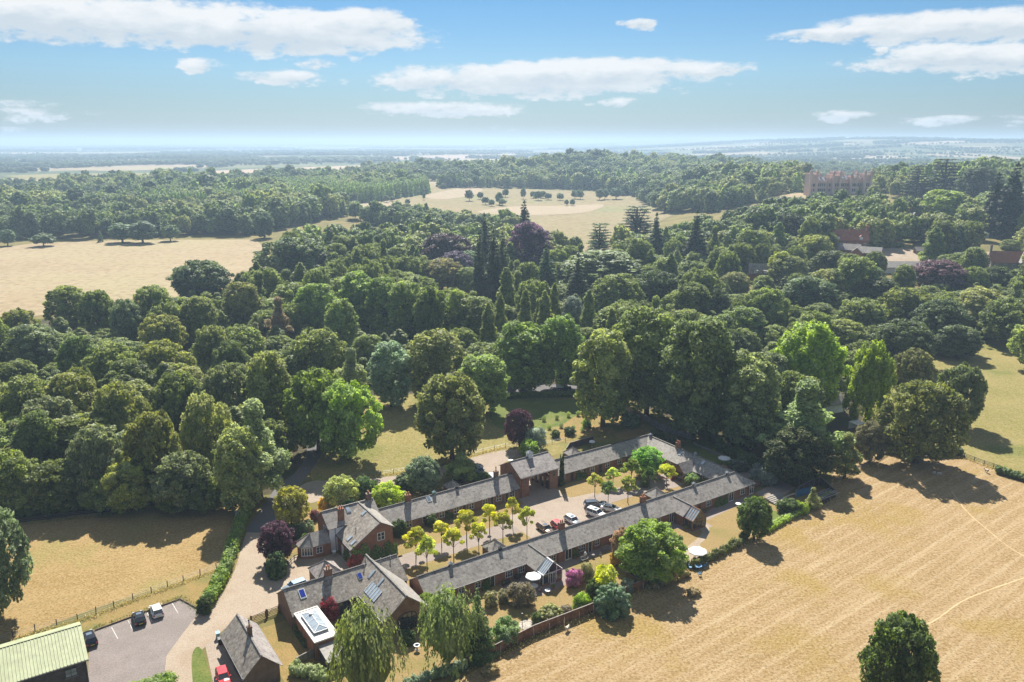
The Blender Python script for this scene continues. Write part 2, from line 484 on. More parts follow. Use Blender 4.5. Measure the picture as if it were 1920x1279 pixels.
M['stone_warm'] = brick_mat('castle_stone', (.62, .43, .37), (.70, .53, .45), (.5, .4, .34), .2)
ALBEDO = .60
M['stone_grey'] = plain('grey_stone', (.36, .33, .29), .85, .25, 2)
ALBEDO = .88
M['white'] = plain('white_paint', (.78, .78, .76), .5, .06, 2)
M['white_render'] = plain('white_render', (.80, .84, .86), .8, .12, .8)
ALBEDO = .8
M['cream'] = plain('cream_wood', (.52, .46, .34), .7, .15, 2)
ALBEDO = .88
M['glass'] = plain('window_glass', (.035, .045, .055), .06, .3, 1, 0, .9)
M['glass_sky'] = plain('roof_glass', (.16, .21, .26), .05, .2, 1, 0, 1.0)
M['glass_pale'] = plain('conservatory_glass', (.36, .42, .46), .08, .15, 1, 0, 1.0)
M['glass_blue'] = plain('blue_blind_glass', (.03, .05, .30), .08, .2, 1, 0, .9)
ALBEDO = .8
M['wood'] = plain('brown_timber', (.22, .125, .065), .8, .35, 3, fine=20)
M['wood_orange'] = plain('orange_timber', (.36, .17, .07), .8, .3, 3, fine=20)
M['wood_fence'] = plain('fence_board', (.25, .115, .055), .85, .45, 1.2, fine=20)
M['wood_grey'] = plain('silvered_timber', (.30, .27, .235), .9, .25, 2, fine=20)
M['wood_dark'] = plain('dark_stained_timber', (.07, .055, .05), .8, .35, 1.5, fine=12)
M['cladding'] = plain('dark_cladding', (.10, .078, .070), .8, .3, 1.5, fine=8)
M['green_sheet'] = plain('pale_green_sheet', (.37, .40, .225), .6, .15, .8, 0, .4)
M['lead'] = plain('lead_sheet', (.30, .32, .34), .5, .2, 3)
M['copper'] = plain('verdigris', (.22, .36, .33), .6, .2, 3)
M['flat_white'] = plain('white_membrane', (.74, .71, .65), .7, .08, 1)
M['black'] = plain('black_iron', (.02, .02, .02), .5, .3, 3)
M['terracotta'] = plain('terracotta', (.46, .17, .08), .8, .2, 4)
M['metal'] = plain('galvanised_metal', (.45, .46, .47), .35, .15, 3, .6)
M['concrete'] = plain('pale_concrete', (.48, .43, .36), .9, .2, 2)
M['kerb'] = plain('kerb_timber', (.18, .12, .08), .9, .3, 1)
M['blue'] = plain('blue_sheet', (.05, .20, .36), .5, .3, 1)
M['blue_bright'] = plain('blue_plastic', (.10, .32, .60), .4, .15, 1)
M['cushion'] = plain('pink_cushion', (.60, .28, .24), .9, .15, 2)
ALBEDO = .88
M['canvas'] = plain('white_canvas', (.80, .80, .78), .8, .05, 2)
ALBEDO = .9
M['bark'] = plain('bark', (.11, .085, .06), .95, .4, 2, fine=6)
M['bark_pale'] = plain('pale_bark', (.28, .25, .2), .95, .4, 3, fine=6)
M['rubber'] = plain('tyre_rubber', (.018, .018, .018), .8, .2, 5)
M['wool'] = plain('wool', (.58, .52, .43), .95, .15, 6, fine=30)
M['face_wool'] = plain('dark_face', (.05, .04, .035), .9, .2, 6)
M['lamp_red'] = plain('red_lamp', (.42, .02, .02), .2, .1, 5)
M['lamp_clear'] = plain('clear_lamp', (.70, .72, .74), .1, .1, 5)
M['plate_y'] = plain('yellow_plate', (.70, .52, .05), .5, .05, 5)
def paint(name, col, metal=.3): return plain(name, col, .22, .04, 1, metal, .7)
M['p_black'] = paint('black_paint', (.015, .016, .02)); M['p_white'] = paint('white_car_paint', (.72, .72, .70), 0)
M['p_red'] = paint('red_car_paint', (.55, .03, .04), 0); M['p_silver'] = paint('silver_paint', (.52, .54, .56), .7)
M['p_navy'] = paint('navy_paint', (.05, .075, .12)); M['p_blue'] = paint('pale_blue_paint', (.36, .47, .56), .5)
M['p_grey'] = paint('grey_paint', (.20, .21, .22), .6); M['p_bronze'] = paint('bronze_paint', (.20, .14, .10), .5)

def leaf_mat():
    q = NT('leaves')
    oi = q.n('ShaderNodeObjectInfo')
    at_ = q.n('ShaderNodeAttribute'); at_.attribute_name = 'tone'
    p = q.pos()
    rnd = q.rng(oi.outputs['Random'], 0, 1, .82, 1.18, False)
    k = q.math('MULTIPLY', q.rng(at_.outputs['Fac'], 0, 1, .9, 4.2, False), rnd)
    c = q.mix(1.0, oi.outputs['Color'], k, 'MULTIPLY')
    c = q.mix(1.0, c, (.98, 1.0, .93), 'MULTIPLY')
    # sun-bleached and fresher sprays
    hs = q.n('ShaderNodeHueSaturation')
    q.l(c, hs.inputs['Color']); q.l(q.rng(at_.outputs['Fac'], 0, 1, .510, .487, False), hs.inputs['Hue'])
    q.l(q.rng(q.noise(p, .35, 3), .3, .7, .8, 1.1), hs.inputs['Saturation'])
    col = hs.outputs[0]
    q.l(col, q.b.inputs['Base Color']); q.b.inputs['Roughness'].default_value = .55
    q.b.inputs['Specular IOR Level'].default_value = .25
    tr = q.n('ShaderNodeBsdfTranslucent')
    hs2 = q.n('ShaderNodeHueSaturation'); q.l(col, hs2.inputs['Color'])
    hs2.inputs['Value'].default_value = 1.35; hs2.inputs['Saturation'].default_value = 1.15; hs2.inputs['Hue'].default_value = .49
    q.l(hs2.outputs[0], tr.inputs['Color'])
    mx = q.n('ShaderNodeMixShader'); mx.inputs[0].default_value = .42
    q.l(q.b.outputs[0], mx.inputs[1]); q.l(tr.outputs[0], mx.inputs[2])
    q.l(mx.outputs[0], q.out.inputs['Surface'])
    return q.m
M['leaf'] = leaf_mat()

# ------------------------------------------------------------------ ground
def make_terrain():
    ys = [-250, -100, 0, 60, 120, 200, 300]
    y = 300.0
    while y < 1500: y += 14; ys.append(y)
    while y < 40000: y *= 1.022; ys.append(y)
    vs = []; fs = []
    nx = 150
    for yy in ys:
        half = max(500.0, yy * .9 + 350)
        for i in range(nx + 1):
            u = i / nx * 2 - 1
            x = u * half
            vs.append((x, yy, land(x, yy) if yy > 250 else 0.0))
    for j in range(len(ys) - 1):
        for i in range(nx):
            a = j * (nx + 1) + i
            fs.append((a, a + 1, a + nx + 2, a + nx + 1))
    b = MB(); b.add(vs, fs)
    o = b.build('ground', M['farmland'], smooth=True)
    tag(o, kind='structure')
make_terrain()

def smooth_poly(pts, closed=True, n=5):
    """Catmull-Rom through the points"""
    out = []
    m = len(pts)
    for i in range(m if closed else m - 1):
        p0 = pts[(i - 1) % m] if closed or i > 0 else pts[0]
        p1 = pts[i]; p2 = pts[(i + 1) % m]
        p3 = pts[(i + 2) % m] if closed or i + 2 < m else pts[-1]
        for k in range(n):
            t = k / n
            out.append(0.5 * ((2 * p1) + (p2 - p0) * t + (2 * p0 - 5 * p1 + 4 * p2 - p3) * t * t + (3 * p1 - p0 - 3 * p2 + p3) * t ** 3))
    if not closed: out.append(pts[-1])
    return out

def inside(poly, x, y):
    c = False; n = len(poly); j = n - 1
    for i in range(n):
        xi, yi = poly[i][0], poly[i][1]; xj, yj = poly[j][0], poly[j][1]
        if (yi > y) != (yj > y) and x < (xj - xi) * (y - yi) / (yj - yi) + xi: c = not c
        j = i
    return c

def sheet(name, pts, mat, lift, smooth=False, grid=None, kind='structure'):
    """a piece of ground lying on the land, pts in metres"""
    pts = [Vector((p[0], p[1], 0)) for p in pts]
    if smooth: pts = smooth_poly(pts)
    p2 = [Vector((p.x, p.y)) for p in pts]
    extra = []
    if grid:
        x0 = min(p.x for p in p2); x1 = max(p.x for p in p2); y0 = min(p.y for p in p2); y1 = max(p.y for p in p2)
        # put points along the edges too
        q2 = []
        for i, p in enumerate(p2):
            nx_ = p2[(i + 1) % len(p2)]
            k = max(1, int((nx_ - p).length / grid))
            for t in range(k): q2.append(p.lerp(nx_, t / k))
        p2 = q2
        yy = y0 + grid / 2
        while yy < y1:
            xx = x0 + grid / 2
            while xx < x1:
                if inside(p2, xx, yy): extra.append(Vector((xx, yy)))
                xx += grid
            yy += grid
    n = len(p2)
    V, E, Fc, *_ = delaunay_2d_cdt(p2 + extra, [], [list(range(n))], 1, 1e-4)
    vs = [(v.x, v.y, land(v.x, v.y) + lift) for v in V]
    b = MB(); b.add(vs, [tuple(f) for f in Fc])
    o = b.build(name, mat, smooth=True)
    me = o.data
    if me.polygons and me.polygons[0].normal.z < 0: me.flip_normals()
    return tag(o, kind=kind)

def PX(lst): return [at(*p) for p in lst]

# big fields
sheet('field', PX([(700, 1420), (880, 1262), (1210, 1090), (1300, 1048), (1400, 1000), (1500, 948), (1560, 905), (1560, 880), (1660, 846), (1800, 850), (1870, 882), (2150, 960), (2900, 1500)]) + [Vector((520, -80)), Vector((-60, -80))],
      M['straw'], .004)
sheet('field', PX([(-500, 990), (0, 985), (200, 960), (380, 935), (470, 935), (452, 985), (418, 1062), (330, 1092), (180, 1140), (0, 1208), (-500, 1380)]), M['straw_left'], .004)
sheet('field', PX([(1800, 855), (1640, 850), (1650, 720), (1700, 650), (1830, 640), (2500, 560), (3300, 700), (2300, 1010), (1870, 880)]), M['meadow'], .006, grid=18)
left_far = PX([(-700, 590), (-500, 480), (-60, 472), (60, 457), (210, 451), (480, 449), (500, 470)]) + [at(520, 520), at(420, 560), at(260, 560), at(-200, 640), at(-700, 640)]
sheet('field', left_far, M['far_straw'], .12, grid=14)
sheet('field', PX([(640, 402), (720, 375), (830, 352), (1000, 355), (1190, 360), (1310, 362), (1270, 400), (1200, 430), (1130, 480), (1060, 470), (1000, 430), (900, 425), (700, 415)]), M['park'], .18, grid=20)
sheet('bare_ground', PX([(650, 378), (700, 372), (745, 385), (770, 405), (745, 412), (700, 400), (660, 392)]), M['sand'], .30, True, grid=20)
sheet('bare_ground', PX([(895, 398), (960, 388), (1060, 386), (1130, 384), (1110, 396), (1060, 402), (960, 404)]), M['sand'], .30, True, grid=20)
sheet('bare_ground', PX([(800, 366), (880, 350), (905, 356), (880, 368), (820, 374)]), M['sand'], .30, True, grid=20)
sheet('field', PX([(1430, 372), (1500, 362), (1540, 372), (1470, 386), (1425, 396)]), M['far_straw'], .2, grid=14)
sheet('field', PX([(380, 321), (520, 316), (760, 306), (800, 311), (720, 318), (520, 324), (400, 326)]), M['pink_straw'], .35, grid=60)
sheet('field', PX([(830, 304), (1000, 300), (1120, 297), (1090, 306), (1000, 309), (870, 312)]), M['pink_straw'], .35, grid=60)
sheet('field', PX([(1760, 299), (1930, 296), (2050, 300), (2000, 306), (1850, 304)]), M['pink_straw'], .4, grid=60)
sheet('field', PX([(-40, 372), (60, 378), (72, 384), (20, 390), (-60, 390)]), M['park'], .2, grid=30)
sheet('field', PX([(60, 317), (240, 312), (400, 311), (380, 316), (200, 321)]), M['far_straw'], .4, grid=80)
sheet('field', PX([(640, 298), (800, 292), (980, 289), (960, 294), (760, 300)]), M['pink_straw'], .5, grid=100)
sheet('field', PX([(1240, 290), (1420, 285), (1500, 288), (1400, 293)]), M['far_straw'], .5, grid=100)
sheet('field', PX([(0, 330), (110, 326), (300, 324), (380, 329), (250, 336), (60, 337)]), M['meadow'], .3, grid=60)

# park lawn behind the yard and its paddocks
sheet('paddock', PX([(585, 905), (578, 860), (620, 770), (700, 742), (900, 740), (930, 748), (1160, 752), (1240, 800), (1290, 830), (1210, 815), (1060, 850), (930, 870), (800, 900), (700, 910), (600, 940)]), M['meadow'], .008)
sheet('lawn', PX([(918, 760), (940, 748), (1150, 754), (1090, 775), (1110, 790), (1040, 800), (1000, 812), (930, 800)]), M['lawn_green'], .012, True)
sheet('field_corner', PX([(1090, 775), (1150, 766), (1190, 800), (1230, 812), (1160, 826), (1060, 830), (1040, 812)]), M['lawn_dry'], .014, True)
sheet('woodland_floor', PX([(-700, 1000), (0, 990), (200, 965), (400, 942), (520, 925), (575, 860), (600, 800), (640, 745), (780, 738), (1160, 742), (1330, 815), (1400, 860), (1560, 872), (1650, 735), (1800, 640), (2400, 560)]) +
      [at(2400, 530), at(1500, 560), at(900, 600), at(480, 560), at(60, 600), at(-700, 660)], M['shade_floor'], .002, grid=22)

# lane, drive, car park
sheet('lane', PX([(462, 998), (500, 940), (520, 912), (560, 880), (575, 845), (585, 810), (612, 810), (598, 860), (570, 900), (545, 935), (520, 985), (508, 1000)]), M['road'], .016, True)
sheet('drive', PX([(462, 998), (508, 1000), (496, 1030), (500, 1070), (560, 1040), (600, 1045), (660, 1040), (700, 1080), (640, 1070), (570, 1085), (545, 1120), (520, 1140), (470, 1158), (438, 1165), (415, 1185), (372, 1225), (362, 1262), (366, 1320), (330, 1400), (290, 1400), (306, 1290), (312, 1230), (345, 1185), (372, 1150), (420, 1110), (440, 1070), (452, 1030)]), M['drive'], .018)
sheet('car_park', PX([(168, 1185), (338, 1124), (374, 1144), (352, 1178), (316, 1225), (306, 1285), (290, 1420), (160, 1420)]), M['asphalt'], .014)
sheet('verge', PX([(140, 1178), (180, 1155), (330, 1100), (420, 1066), (402, 1096), (375, 1142), (338, 1122), (166, 1184)]), M['lawn_dry'], .010)
sheet('side_drive', PX([(385, 1212), (410, 1190), (440, 1215), (458, 1290), (470, 1420), (400, 1420), (402, 1290)]), M['gravel'], .022)
sheet('flower_bed', PX([(362, 1222), (378, 1218), (400, 1290), (410, 1360), (372, 1340), (360, 1262)]), M['lawn_green'], .024, True)
sheet('lane', PX([(575, 905), (640, 900), (760, 890), (860, 865), (940, 845), (1010, 845), (1010, 852), (950, 862), (900, 893), (860, 885), (760, 910), (650, 925), (575, 945), (545, 935)]), M['gravel'], .020, True)
sheet('parking_bay', PX([(860, 868), (960, 842), (975, 850), (940, 872), (940, 890), (905, 895)]), M['gravel'], .022)
sheet('lane', PX([(905, 728), (1000, 722), (1100, 720), (1130, 722), (1130, 732), (1000, 735), (905, 742)]), M['road'], .016, True)

# the yard between the ranges
yard = lambda l: [W(s, t) for s, t in l]
sheet('courtyard', yard([(-1, 3.2), (75, 3.2), (75, 23.6), (-1, 23.6)]), M['lawn_orange'], .010)
sheet('court_path', [W(s, t) for s, t in [(-1, 10.5), (-1, 15.5), (12, 15.6), (26, 15.6), (30, 15.9), (30, 10.6), (12, 10.6)]], M['paving'], .014)
sheet('court_parking', [W(s, t) for s, t in [(28.5, 5), (28.5, 17), (36, 20.5), (37.5, 27.8), (46.5, 27.8), (46, 17.5), (52, 16.6), (51.8, 9.6), (45, 8), (44.6, 3.3), (30, 3.3)]], M['gravel'], .018)
sheet('court_path', [W(s, t) for s, t in [(49, 10.8), (49, 15.4), (62, 15.8), (72, 15.4), (73.5, 12), (73, 8.5), (69, 8.5), (62, 10.2)]], M['paving'], .022)
sheet('lawn', yard([(-3, 15), (4.6, 15), (4.6, 23.6), (-1.5, 23.6)]), M['lawn_dry'], .014)
sheet('gate_passage', [W(s, t) for s, t in [(39.2, 17.5), (45, 17.5), (45, 34), (39.2, 34)]], M['gravel'], .024)
sheet('forecourt', [W(s, t) for s, t in [(-12, 10.9), (-4, 10.9), (-1, 12), (-1, 15.4), (-4.8, 17), (-5, 23), (-12, 23.2), (-16, 17)]], M['drive'], .022)

# gardens along the front
front = [W(-2, -3.2), W(81, -3.2), W(86, -8), W(86, -14)] + PX([(1500, 948), (1400, 1000), (1300, 1050), (1210, 1092), (1120, 1135), (880, 1250), (740, 1330), (600, 1290)]) + [W(-17, -6), W(-9, -5)]
sheet('garden', front, M['lawn_orange'], .010)
sheet('garden', [W(-25.4, -12), W(-25.4, 7), W(-20, 7), W(-20, -6), W(-16, -9), W(-14, -20), W(-25, -22)], M['lawn_dry'], .012)
sheet('patio', [W(s, t) for s, t in [(14, -3.1), (28, -3.1), (40, -3.1), (39.5, -4.6), (28, -5.2), (25.5, -7.8), (24, -9.6), (18.5, -10.2), (16, -8), (14, -5)]], M['paving'], .014)
sheet('patio', [W(s, t) for s, t in [(54.5, -3.1), (54.5, -5), (57, -8.5), (61.5, -9), (62, -6.5), (75, -5.2), (78, -4.8), (80, -3.1)]], M['paving'], .014)
sheet('garden_path', smooth_poly([at(1322, 982), at(1330, 990), at(1326, 1008), at(1312, 1022), at(1322, 1038), at(1300, 1062), at(1278, 1060), at(1285, 1030), at(1305, 1012), at(1316, 998), at(1314, 986)], True, 4), M['drive'], .020)
sheet('garden', PX([(1410, 1000), (1418, 950), (1468, 962), (1500, 948)]), M['lawn_green'], .013)
sheet('terrace', [W(81.3, -3.2), W(92, -2), W(91, -6.5), W(86, -7.5), W(81, -5)], M['paving'], .016)
sheet('garden', [W(s, t) for s, t in [(83, 1.5), (96, 1.5), (96, 26), (84, 26)]], M['lawn_green'], .013)
sheet('garden', [W(s, t) for s, t in [(-12, 27.5), (-6, 30), (3, 30.6), (36, 30.6), (36, 37), (20, 38), (2, 42), (-9, 44), (-16, 34)]], M['lawn_dry'], .012)
sheet('patio', [W(84.5, 3), W(92, 3), W(92, 8), W(86, 9)], M['paving'], .022)
sheet('farm_yard', PX([(1560, 480), (1600, 472), (1655, 466), (1710, 468), (1740, 480), (1700, 498), (1640, 508), (1600, 500)]), M['drive'], .12, True, grid=8)
sheet('farm_yard', PX([(1830, 480), (1860, 470), (1960, 482), (1960, 498), (1850, 494)]), M['drive'], .12, grid=8)

# ------------------------------------------------------------------ vegetation: leaf clumps on limbs
R = np.random.default_rng(7)
ICO = None
def ico():
    global ICO
    if ICO is None:
        import bmesh
        bm = bmesh.new(); bmesh.ops.create_icosphere(bm, subdivisions=1, radius=1)
        ICO = (np.array([v.co[:] for v in bm.verts]), [tuple(v.index for v in f.verts) for f in bm.faces])
        bm.free()
    return ICO

def leaf_mesh(name, pos, nrm, size, tone, aspect=.62, blocks=None, droop=0.0):
    """pos,nrm (n,3); size,tone (n). One bent leaf spray (two triangles, folded) for each point"""
    n = len(pos)
    nrm = nrm / np.maximum(1e-6, np.linalg.norm(nrm, axis=1, keepdims=True))
    rv = R.normal(size=(n, 3))
    if droop: rv = rv * (1 - droop) + np.array([0, 0, -1.0]) * droop * 2
    a = rv - nrm * np.sum(rv * nrm, axis=1, keepdims=True)
    a /= np.maximum(1e-6, np.linalg.norm(a, axis=1, keepdims=True))
    b = np.cross(nrm, a)
    s = size[:, None]
    v = np.empty((n, 4, 3))
    fold = nrm * s * .22
    v[:, 0] = pos - a * s * .6 - fold
    v[:, 1] = pos + b * s * aspect * .55
    v[:, 2] = pos + a * s * .6 - fold
    v[:, 3] = pos - b * s * aspect * .55
    verts = v.reshape(-1, 3)
    idx = np.arange(n) * 4
    tris = np.stack([np.stack([idx, idx + 1, idx + 3], 1), np.stack([idx + 1, idx + 2, idx + 3], 1)], 1).reshape(-1, 3)
    tn = np.repeat(tone, 2)
    if blocks is not None and len(blocks):
        iv, ifc = ico(); ifc = np.array(ifc)
        bv = []; bf = []; base = len(verts)
        for (c, r, rz) in blocks:
            j = 1 + R.normal(size=(len(iv), 1)) * .10
            bv.append(iv * j * np.array([r, r, rz]) + np.array(c)); bf.append(ifc + base); base += len(iv)
        verts = np.concatenate([verts] + bv); tris = np.concatenate([tris] + bf)
        tn = np.concatenate([tn, np.full(len(tris) - len(tn), .35)])
    me = bpy.data.meshes.new(name)
    me.vertices.add(len(verts)); me.vertices.foreach_set('co', verts.astype(np.float32).ravel())
    me.loops.add(len(tris) * 3); me.loops.foreach_set('vertex_index', tris.astype(np.int32).ravel())
    me.polygons.add(len(tris)); me.polygons.foreach_set('loop_start', np.arange(len(tris), dtype=np.int32) * 3)
    me.update(calc_edges=True)
    at_ = me.attributes.new('tone', 'FLOAT', 'FACE')
    at_.data.foreach_set('value', np.clip(tn, 0, 1).astype(np.float32))
    me.materials.append(M['leaf'])
    return me

def lobes_to_mesh(name, lobes, n, leaf, up=.15, rough=.55, droop=0.0, block=.8, aspect=.62, keep=.72):
    """lobes: list of (x,y,z,r,rz). n leaf sprays over their outer sides"""
    L = np.array(lobes, float)
    w = L[:, 3] * (L[:, 3] + L[:, 4]); w /= w.sum()
    k = R.choice(len(L), size=n, p=w)
    d = R.normal(size=(n, 3)); d[:, 2] += up
    d /= np.linalg.norm(d, axis=1, keepdims=True)
    rad = np.stack([L[k, 3], L[k, 3], L[k, 4]], 1)
    off = (.86 + .26 * R.random((n, 1)) ** 1.5)
    pos = L[k, :3] + d * rad * off
    # drop what is buried in a neighbouring lobe
    ok = np.ones(n, bool)
    for i, l in enumerate(L):
        q = (pos - l[:3]) / np.array([l[3], l[3], l[4]])
        ok &= ~((np.linalg.norm(q, axis=1) < keep) & (k != i))
    pos = pos[ok]; d = d[ok]; k = k[ok]
    nrm = d + R.normal(size=d.shape) * rough + np.array([0, 0, .25])
    lt = R.random(len(L))
    tone = .5 + .55 * (lt[k] - .5) + .5 * (R.random(len(k)) - .5)
    size = leaf * (.6 + .8 * R.random(len(k)))
    bl = [((l[0], l[1], l[2]), l[3] * block, l[4] * block) for l in L] if block else None
    return leaf_mesh(name, pos, nrm, size, tone, aspect, bl, droop)

def dome(rng, h, w, base, n, r0, flat=.8, top=1.0, under=.35, pw=1.0, wob=.18):
    """lobes over an egg-shaped crown from z=base to z=h, width w"""
    L = []
    cz = base + (h - base) * (.5 - .08 * (top - 1)); rz = (h - base) / 2; rx = w / 2
    ga = math.pi * (3 - 5 ** .5); ph = rng.uniform(0, 6)
    # uneven plan
    h1, h2, p1, p2 = rng.uniform(.05, wob), rng.uniform(.03, wob * .7), rng.uniform(0, 6), rng.uniform(0, 6)
    for i in range(n):
        z = 1 - (i + .5) / n * (2 - under)
        a = ga * i + ph + rng.uniform(-.25, .25)
        rr = math.sqrt(max(0, 1 - z * z)) ** pw
        f = 1 + h1 * math.sin(2 * a + p1) + h2 * math.sin(3 * a + p2) + rng.uniform(-.12, .10)
        r = r0 * w * rng.uniform(.6, 1.45)
        k = max(.1, 1 - r / rx * .8)
        zz = z * (1 + rng.uniform(-.1, .08))
        L.append((math.cos(a) * rr * rx * k * f, math.sin(a) * rr * rx * k * f, cz + zz * (rz - r * flat * .8), r, r * flat * rng.uniform(.85, 1.1)))
    for i in range(9):      # boughs that stand out of the round
        a = rng.uniform(0, 6.28); z = rng.uniform(-.2, .95); rr = math.sqrt(1 - z * z); r = r0 * w * rng.uniform(.5, .85)
        L.append((math.cos(a) * rr * rx * 1.04, math.sin(a) * rr * rx * 1.04, cz + z * rz * rng.uniform(.9, 1.06), r, r * flat))
    L.append((0, 0, cz, rx * .58, rz * .66))
    return L

def trunk_mesh(name, h, r, tips, lean=0.0, limbs=True):
    b = MB()
    b.tube([(0, 0, -.3), (lean * .2, 0, h * .3), (lean * .6, 0, h * .7), (lean, 0, h)], [r * 1.35, r, r * .8, r * .5], 8)
    if limbs:
        for t in tips:
            m = (t[0] * .35 + lean * .4, t[1] * .35, h * .55 + (t[2] - h * .55) * .45)
            b.tube([(lean * .4, 0, h * .5), m, (t[0] * .8, t[1] * .8, t[2])], [r * .55, r * .36, r * .14], 5)
    me = bpy.data.meshes.new(name); me.from_pydata(b.v, [], b.f); me.update()
    me.polygons.foreach_set('use_smooth', [True] * len(me.polygons))
    return me

PROTO = {}     # kind -> list of (crown mesh, trunk mesh, nominal height, nominal width)
def proto(kind, crown, trunk, h, w, bark='bark'):
    trunk.materials.append(M[bark])
    PROTO.setdefault(kind, []).append((crown, trunk, h, w))

rg = random.Random(11)
for i in range(5):      # spreading broadleaf
    h, w = 15.0, 14.0
    L = dome(rg, h, w, .5, 84 + 6 * i, .085, .8, under=.16, wob=.26, pw=.9)
    proto('round', lobes_to_mesh('foliage', L, 13000, .58, block=.52, rough=.8), trunk_mesh('trunk', h * .5, .42, [l[:3] for l in L[::7]]), h, w)
for i in range(5):      # tall broadleaf of close-grown woods
    h, w = 20.0, 11.0
    L = dome(rg, h, w, .5, 92 + 5 * i, .098, .95, under=.10, pw=.72, wob=.26)
    proto('tall', lobes_to_mesh('foliage', L, 13000, .58, block=.52, rough=.8), trunk_mesh('trunk', h * .5, .4, [l[:3] for l in L[::8]]), h, w)
for i in range(3):      # airy tree with long feathery limbs (ash, sycamore)
    h, w = 18.0, 12.0
    L = []
    for k in range(70):
        a = rg.uniform(0, 6.28); z = rg.random() ** .9
        rr = (math.sin(min(1, z * 1.25 + .12) * math.pi) ** .6) * w * .42 * rg.uniform(.35, 1)
        r = rg.uniform(.75, 1.45)
        L.append((math.cos(a) * rr, math.sin(a) * rr, 1.6 + z * (h - 2.8), r, r * rg.uniform(.7, 1.1)))
    L.append((0, 0, 8.0, 2.6, 5.8))
    proto('airy', lobes_to_mesh('foliage', L, 9500, .5, block=.55, rough=.8), trunk_mesh('trunk', h * .55, .36, [l[:3] for l in L[::5]]), h, w)
for i in range(2):      # upright, flame-like sprays (young poplar, willow)
    h, w = 15.0, 12.0
    L = []
    for k in range(120):
        a = rg.uniform(0, 6.28); z = rg.random() ** .7
        rr = (max(0.02, 1 - z ** 3.2) ** .5) * w * .45 * math.sqrt(rg.uniform(.3, 1)) * (.7 + .3 * min(1, z * 3))
        L.append((math.cos(a) * rr, math.sin(a) * rr, 1.2 + z * (h - 3.0), rg.uniform(.45, .85), rg.uniform(.9, 1.7)))
    L.append((0, 0, 6.4, 4.0, 5.2)); L.append((0, 0, 9.6, 2.8, 3.6))
    proto('flame', lobes_to_mesh('foliage', L, 12000, .42, block=.72, rough=.6, aspect=.5), trunk_mesh('trunk', h * .5, .35, []), h, w)
for i in range(3):      # poplars of the plantation, pale limes: narrow with a pointed top
    h, w = 18.0, 8.5
    L = []
    for k in range(50):
        a = k * 2.4 + rg.uniform(-.3, .3); z = (k + rg.random()) / 50
        rr = (1 - z) ** .62 * w * .36 * (0.75 + .25 * math.sin(z * 18)) + .1
        r = w * .13 * (1.15 - .6 * z) * rg.uniform(.75, 1.2)
        L.append((math.cos(a) * rr, math.sin(a) * rr, 1.2 + z * (h - 2), r, r * 1.15))
    L.append((0, 0, h * .36, w * .30, h * .32)); L.append((0, 0, h * .66, w * .16, h * .24))
    proto('poplar', lobes_to_mesh('foliage', L, 7500, .5, block=.78), trunk_mesh('trunk', h * .5, .3, []), h, w)
for i in range(2):      # the same crowns as they are needed at half a kilometre and more
    L = dome(rg, 15, 14, .8, 26, .16, .8, under=.4)
    proto('round_small', lobes_to_mesh('foliage', L, 1500, 1.1, block=.86), trunk_mesh('trunk', 7, .4, [], 0, False), 15, 14)
    L = dome(rg, 20, 11, .8, 26, .18, .95, under=.3, pw=.8)
    proto('tall_small', lobes_to_mesh('foliage', L, 1500, 1.1, block=.86), trunk_mesh('trunk', 8, .4, [], 0, False), 20, 11)
L = [(math.cos(k * 2.4) * (1 - k / 24) ** .62 * 2.9, math.sin(k * 2.4) * (1 - k / 24) ** .62 * 2.9, 1.2 + k * .68, 1.3 - k * .03, 1.5) for k in range(24)] + [(0, 0, 6, 2.4, 5)]
proto('poplar_small', lobes_to_mesh('foliage', L, 1300, .95, block=.85), trunk_mesh('trunk', 8, .3, [], 0, False), 18, 8.5)
def cone_tree(h, w, tiers, per, flat, n, leaf, power=.85, droop=.25, r0=.16):
    L = []
    for t in range(tiers):
        z = (t + .4) / tiers
        R_ = (1 - z) ** power * w * .5 + .15
        m = max(3, int(per * (1 - z * .75)))
        p = rg.uniform(0, 6)
        for k in range(m):
            a = p + 6.283 * k / m + rg.uniform(-.2, .2)
            q = rg.uniform(.55, .88)
            r = max(.35, R_ * .36 * rg.uniform(.8, 1.2))
            L.append((math.cos(a) * R_ * q, math.sin(a) * R_ * q, 1.5 + z * (h - 1.8) - R_ * droop, r, r * flat))
    for k in range(4):
        z = .12 + .2 * k
        L.append((0, 0, 1 + z * h, (1 - z) ** power * w * .32, h * .16))
    L.append((0, 0, h - 1.0, .35, 1.2))
    return lobes_to_mesh('foliage', L, n, leaf, block=.72, rough=.5, droop=.3)
for i in range(3):
    proto('conifer', cone_tree(26.0, 9.5, 15, 9, .62, 9500, .52), trunk_mesh('trunk', 21, .5, []), 26.0, 9.5)
for i in range(2):
    proto('spire', cone_tree(30.0, 7.5, 20, 8, 1.0, 9500, .5, .62, .15), trunk_mesh('trunk', 24, .5, []), 30.0, 7.5)
for i in range(2):      # cedar: flat plates of foliage on level limbs
    h, w = 22.0, 17.0
    L = []
    tips = []
    for t in range(11):
        z = .22 + .75 * t / 10; p = rg.uniform(0, 6)
        R_ = w * .5 * (1 - .55 * z) * rg.uniform(.8, 1.1)
        for k in range(6):
            a = p + k * 1.047 + rg.uniform(-.3, .3)
            for q in (.38, .68, .95):
                r = R_ * .24 * rg.uniform(.8, 1.2)
                L.append((math.cos(a) * R_ * q, math.sin(a) * R_ * q, z * h + rg.uniform(-.2, .2) + q * .5, r, r * .24))
            tips.append((math.cos(a) * R_, math.sin(a) * R_, z * h))
    proto('cedar', lobes_to_mesh('foliage', L, 11000, .45, up=.8, block=.7, rough=.4, keep=.6), trunk_mesh('trunk', h * .96, .55, tips[::3]), h, w)
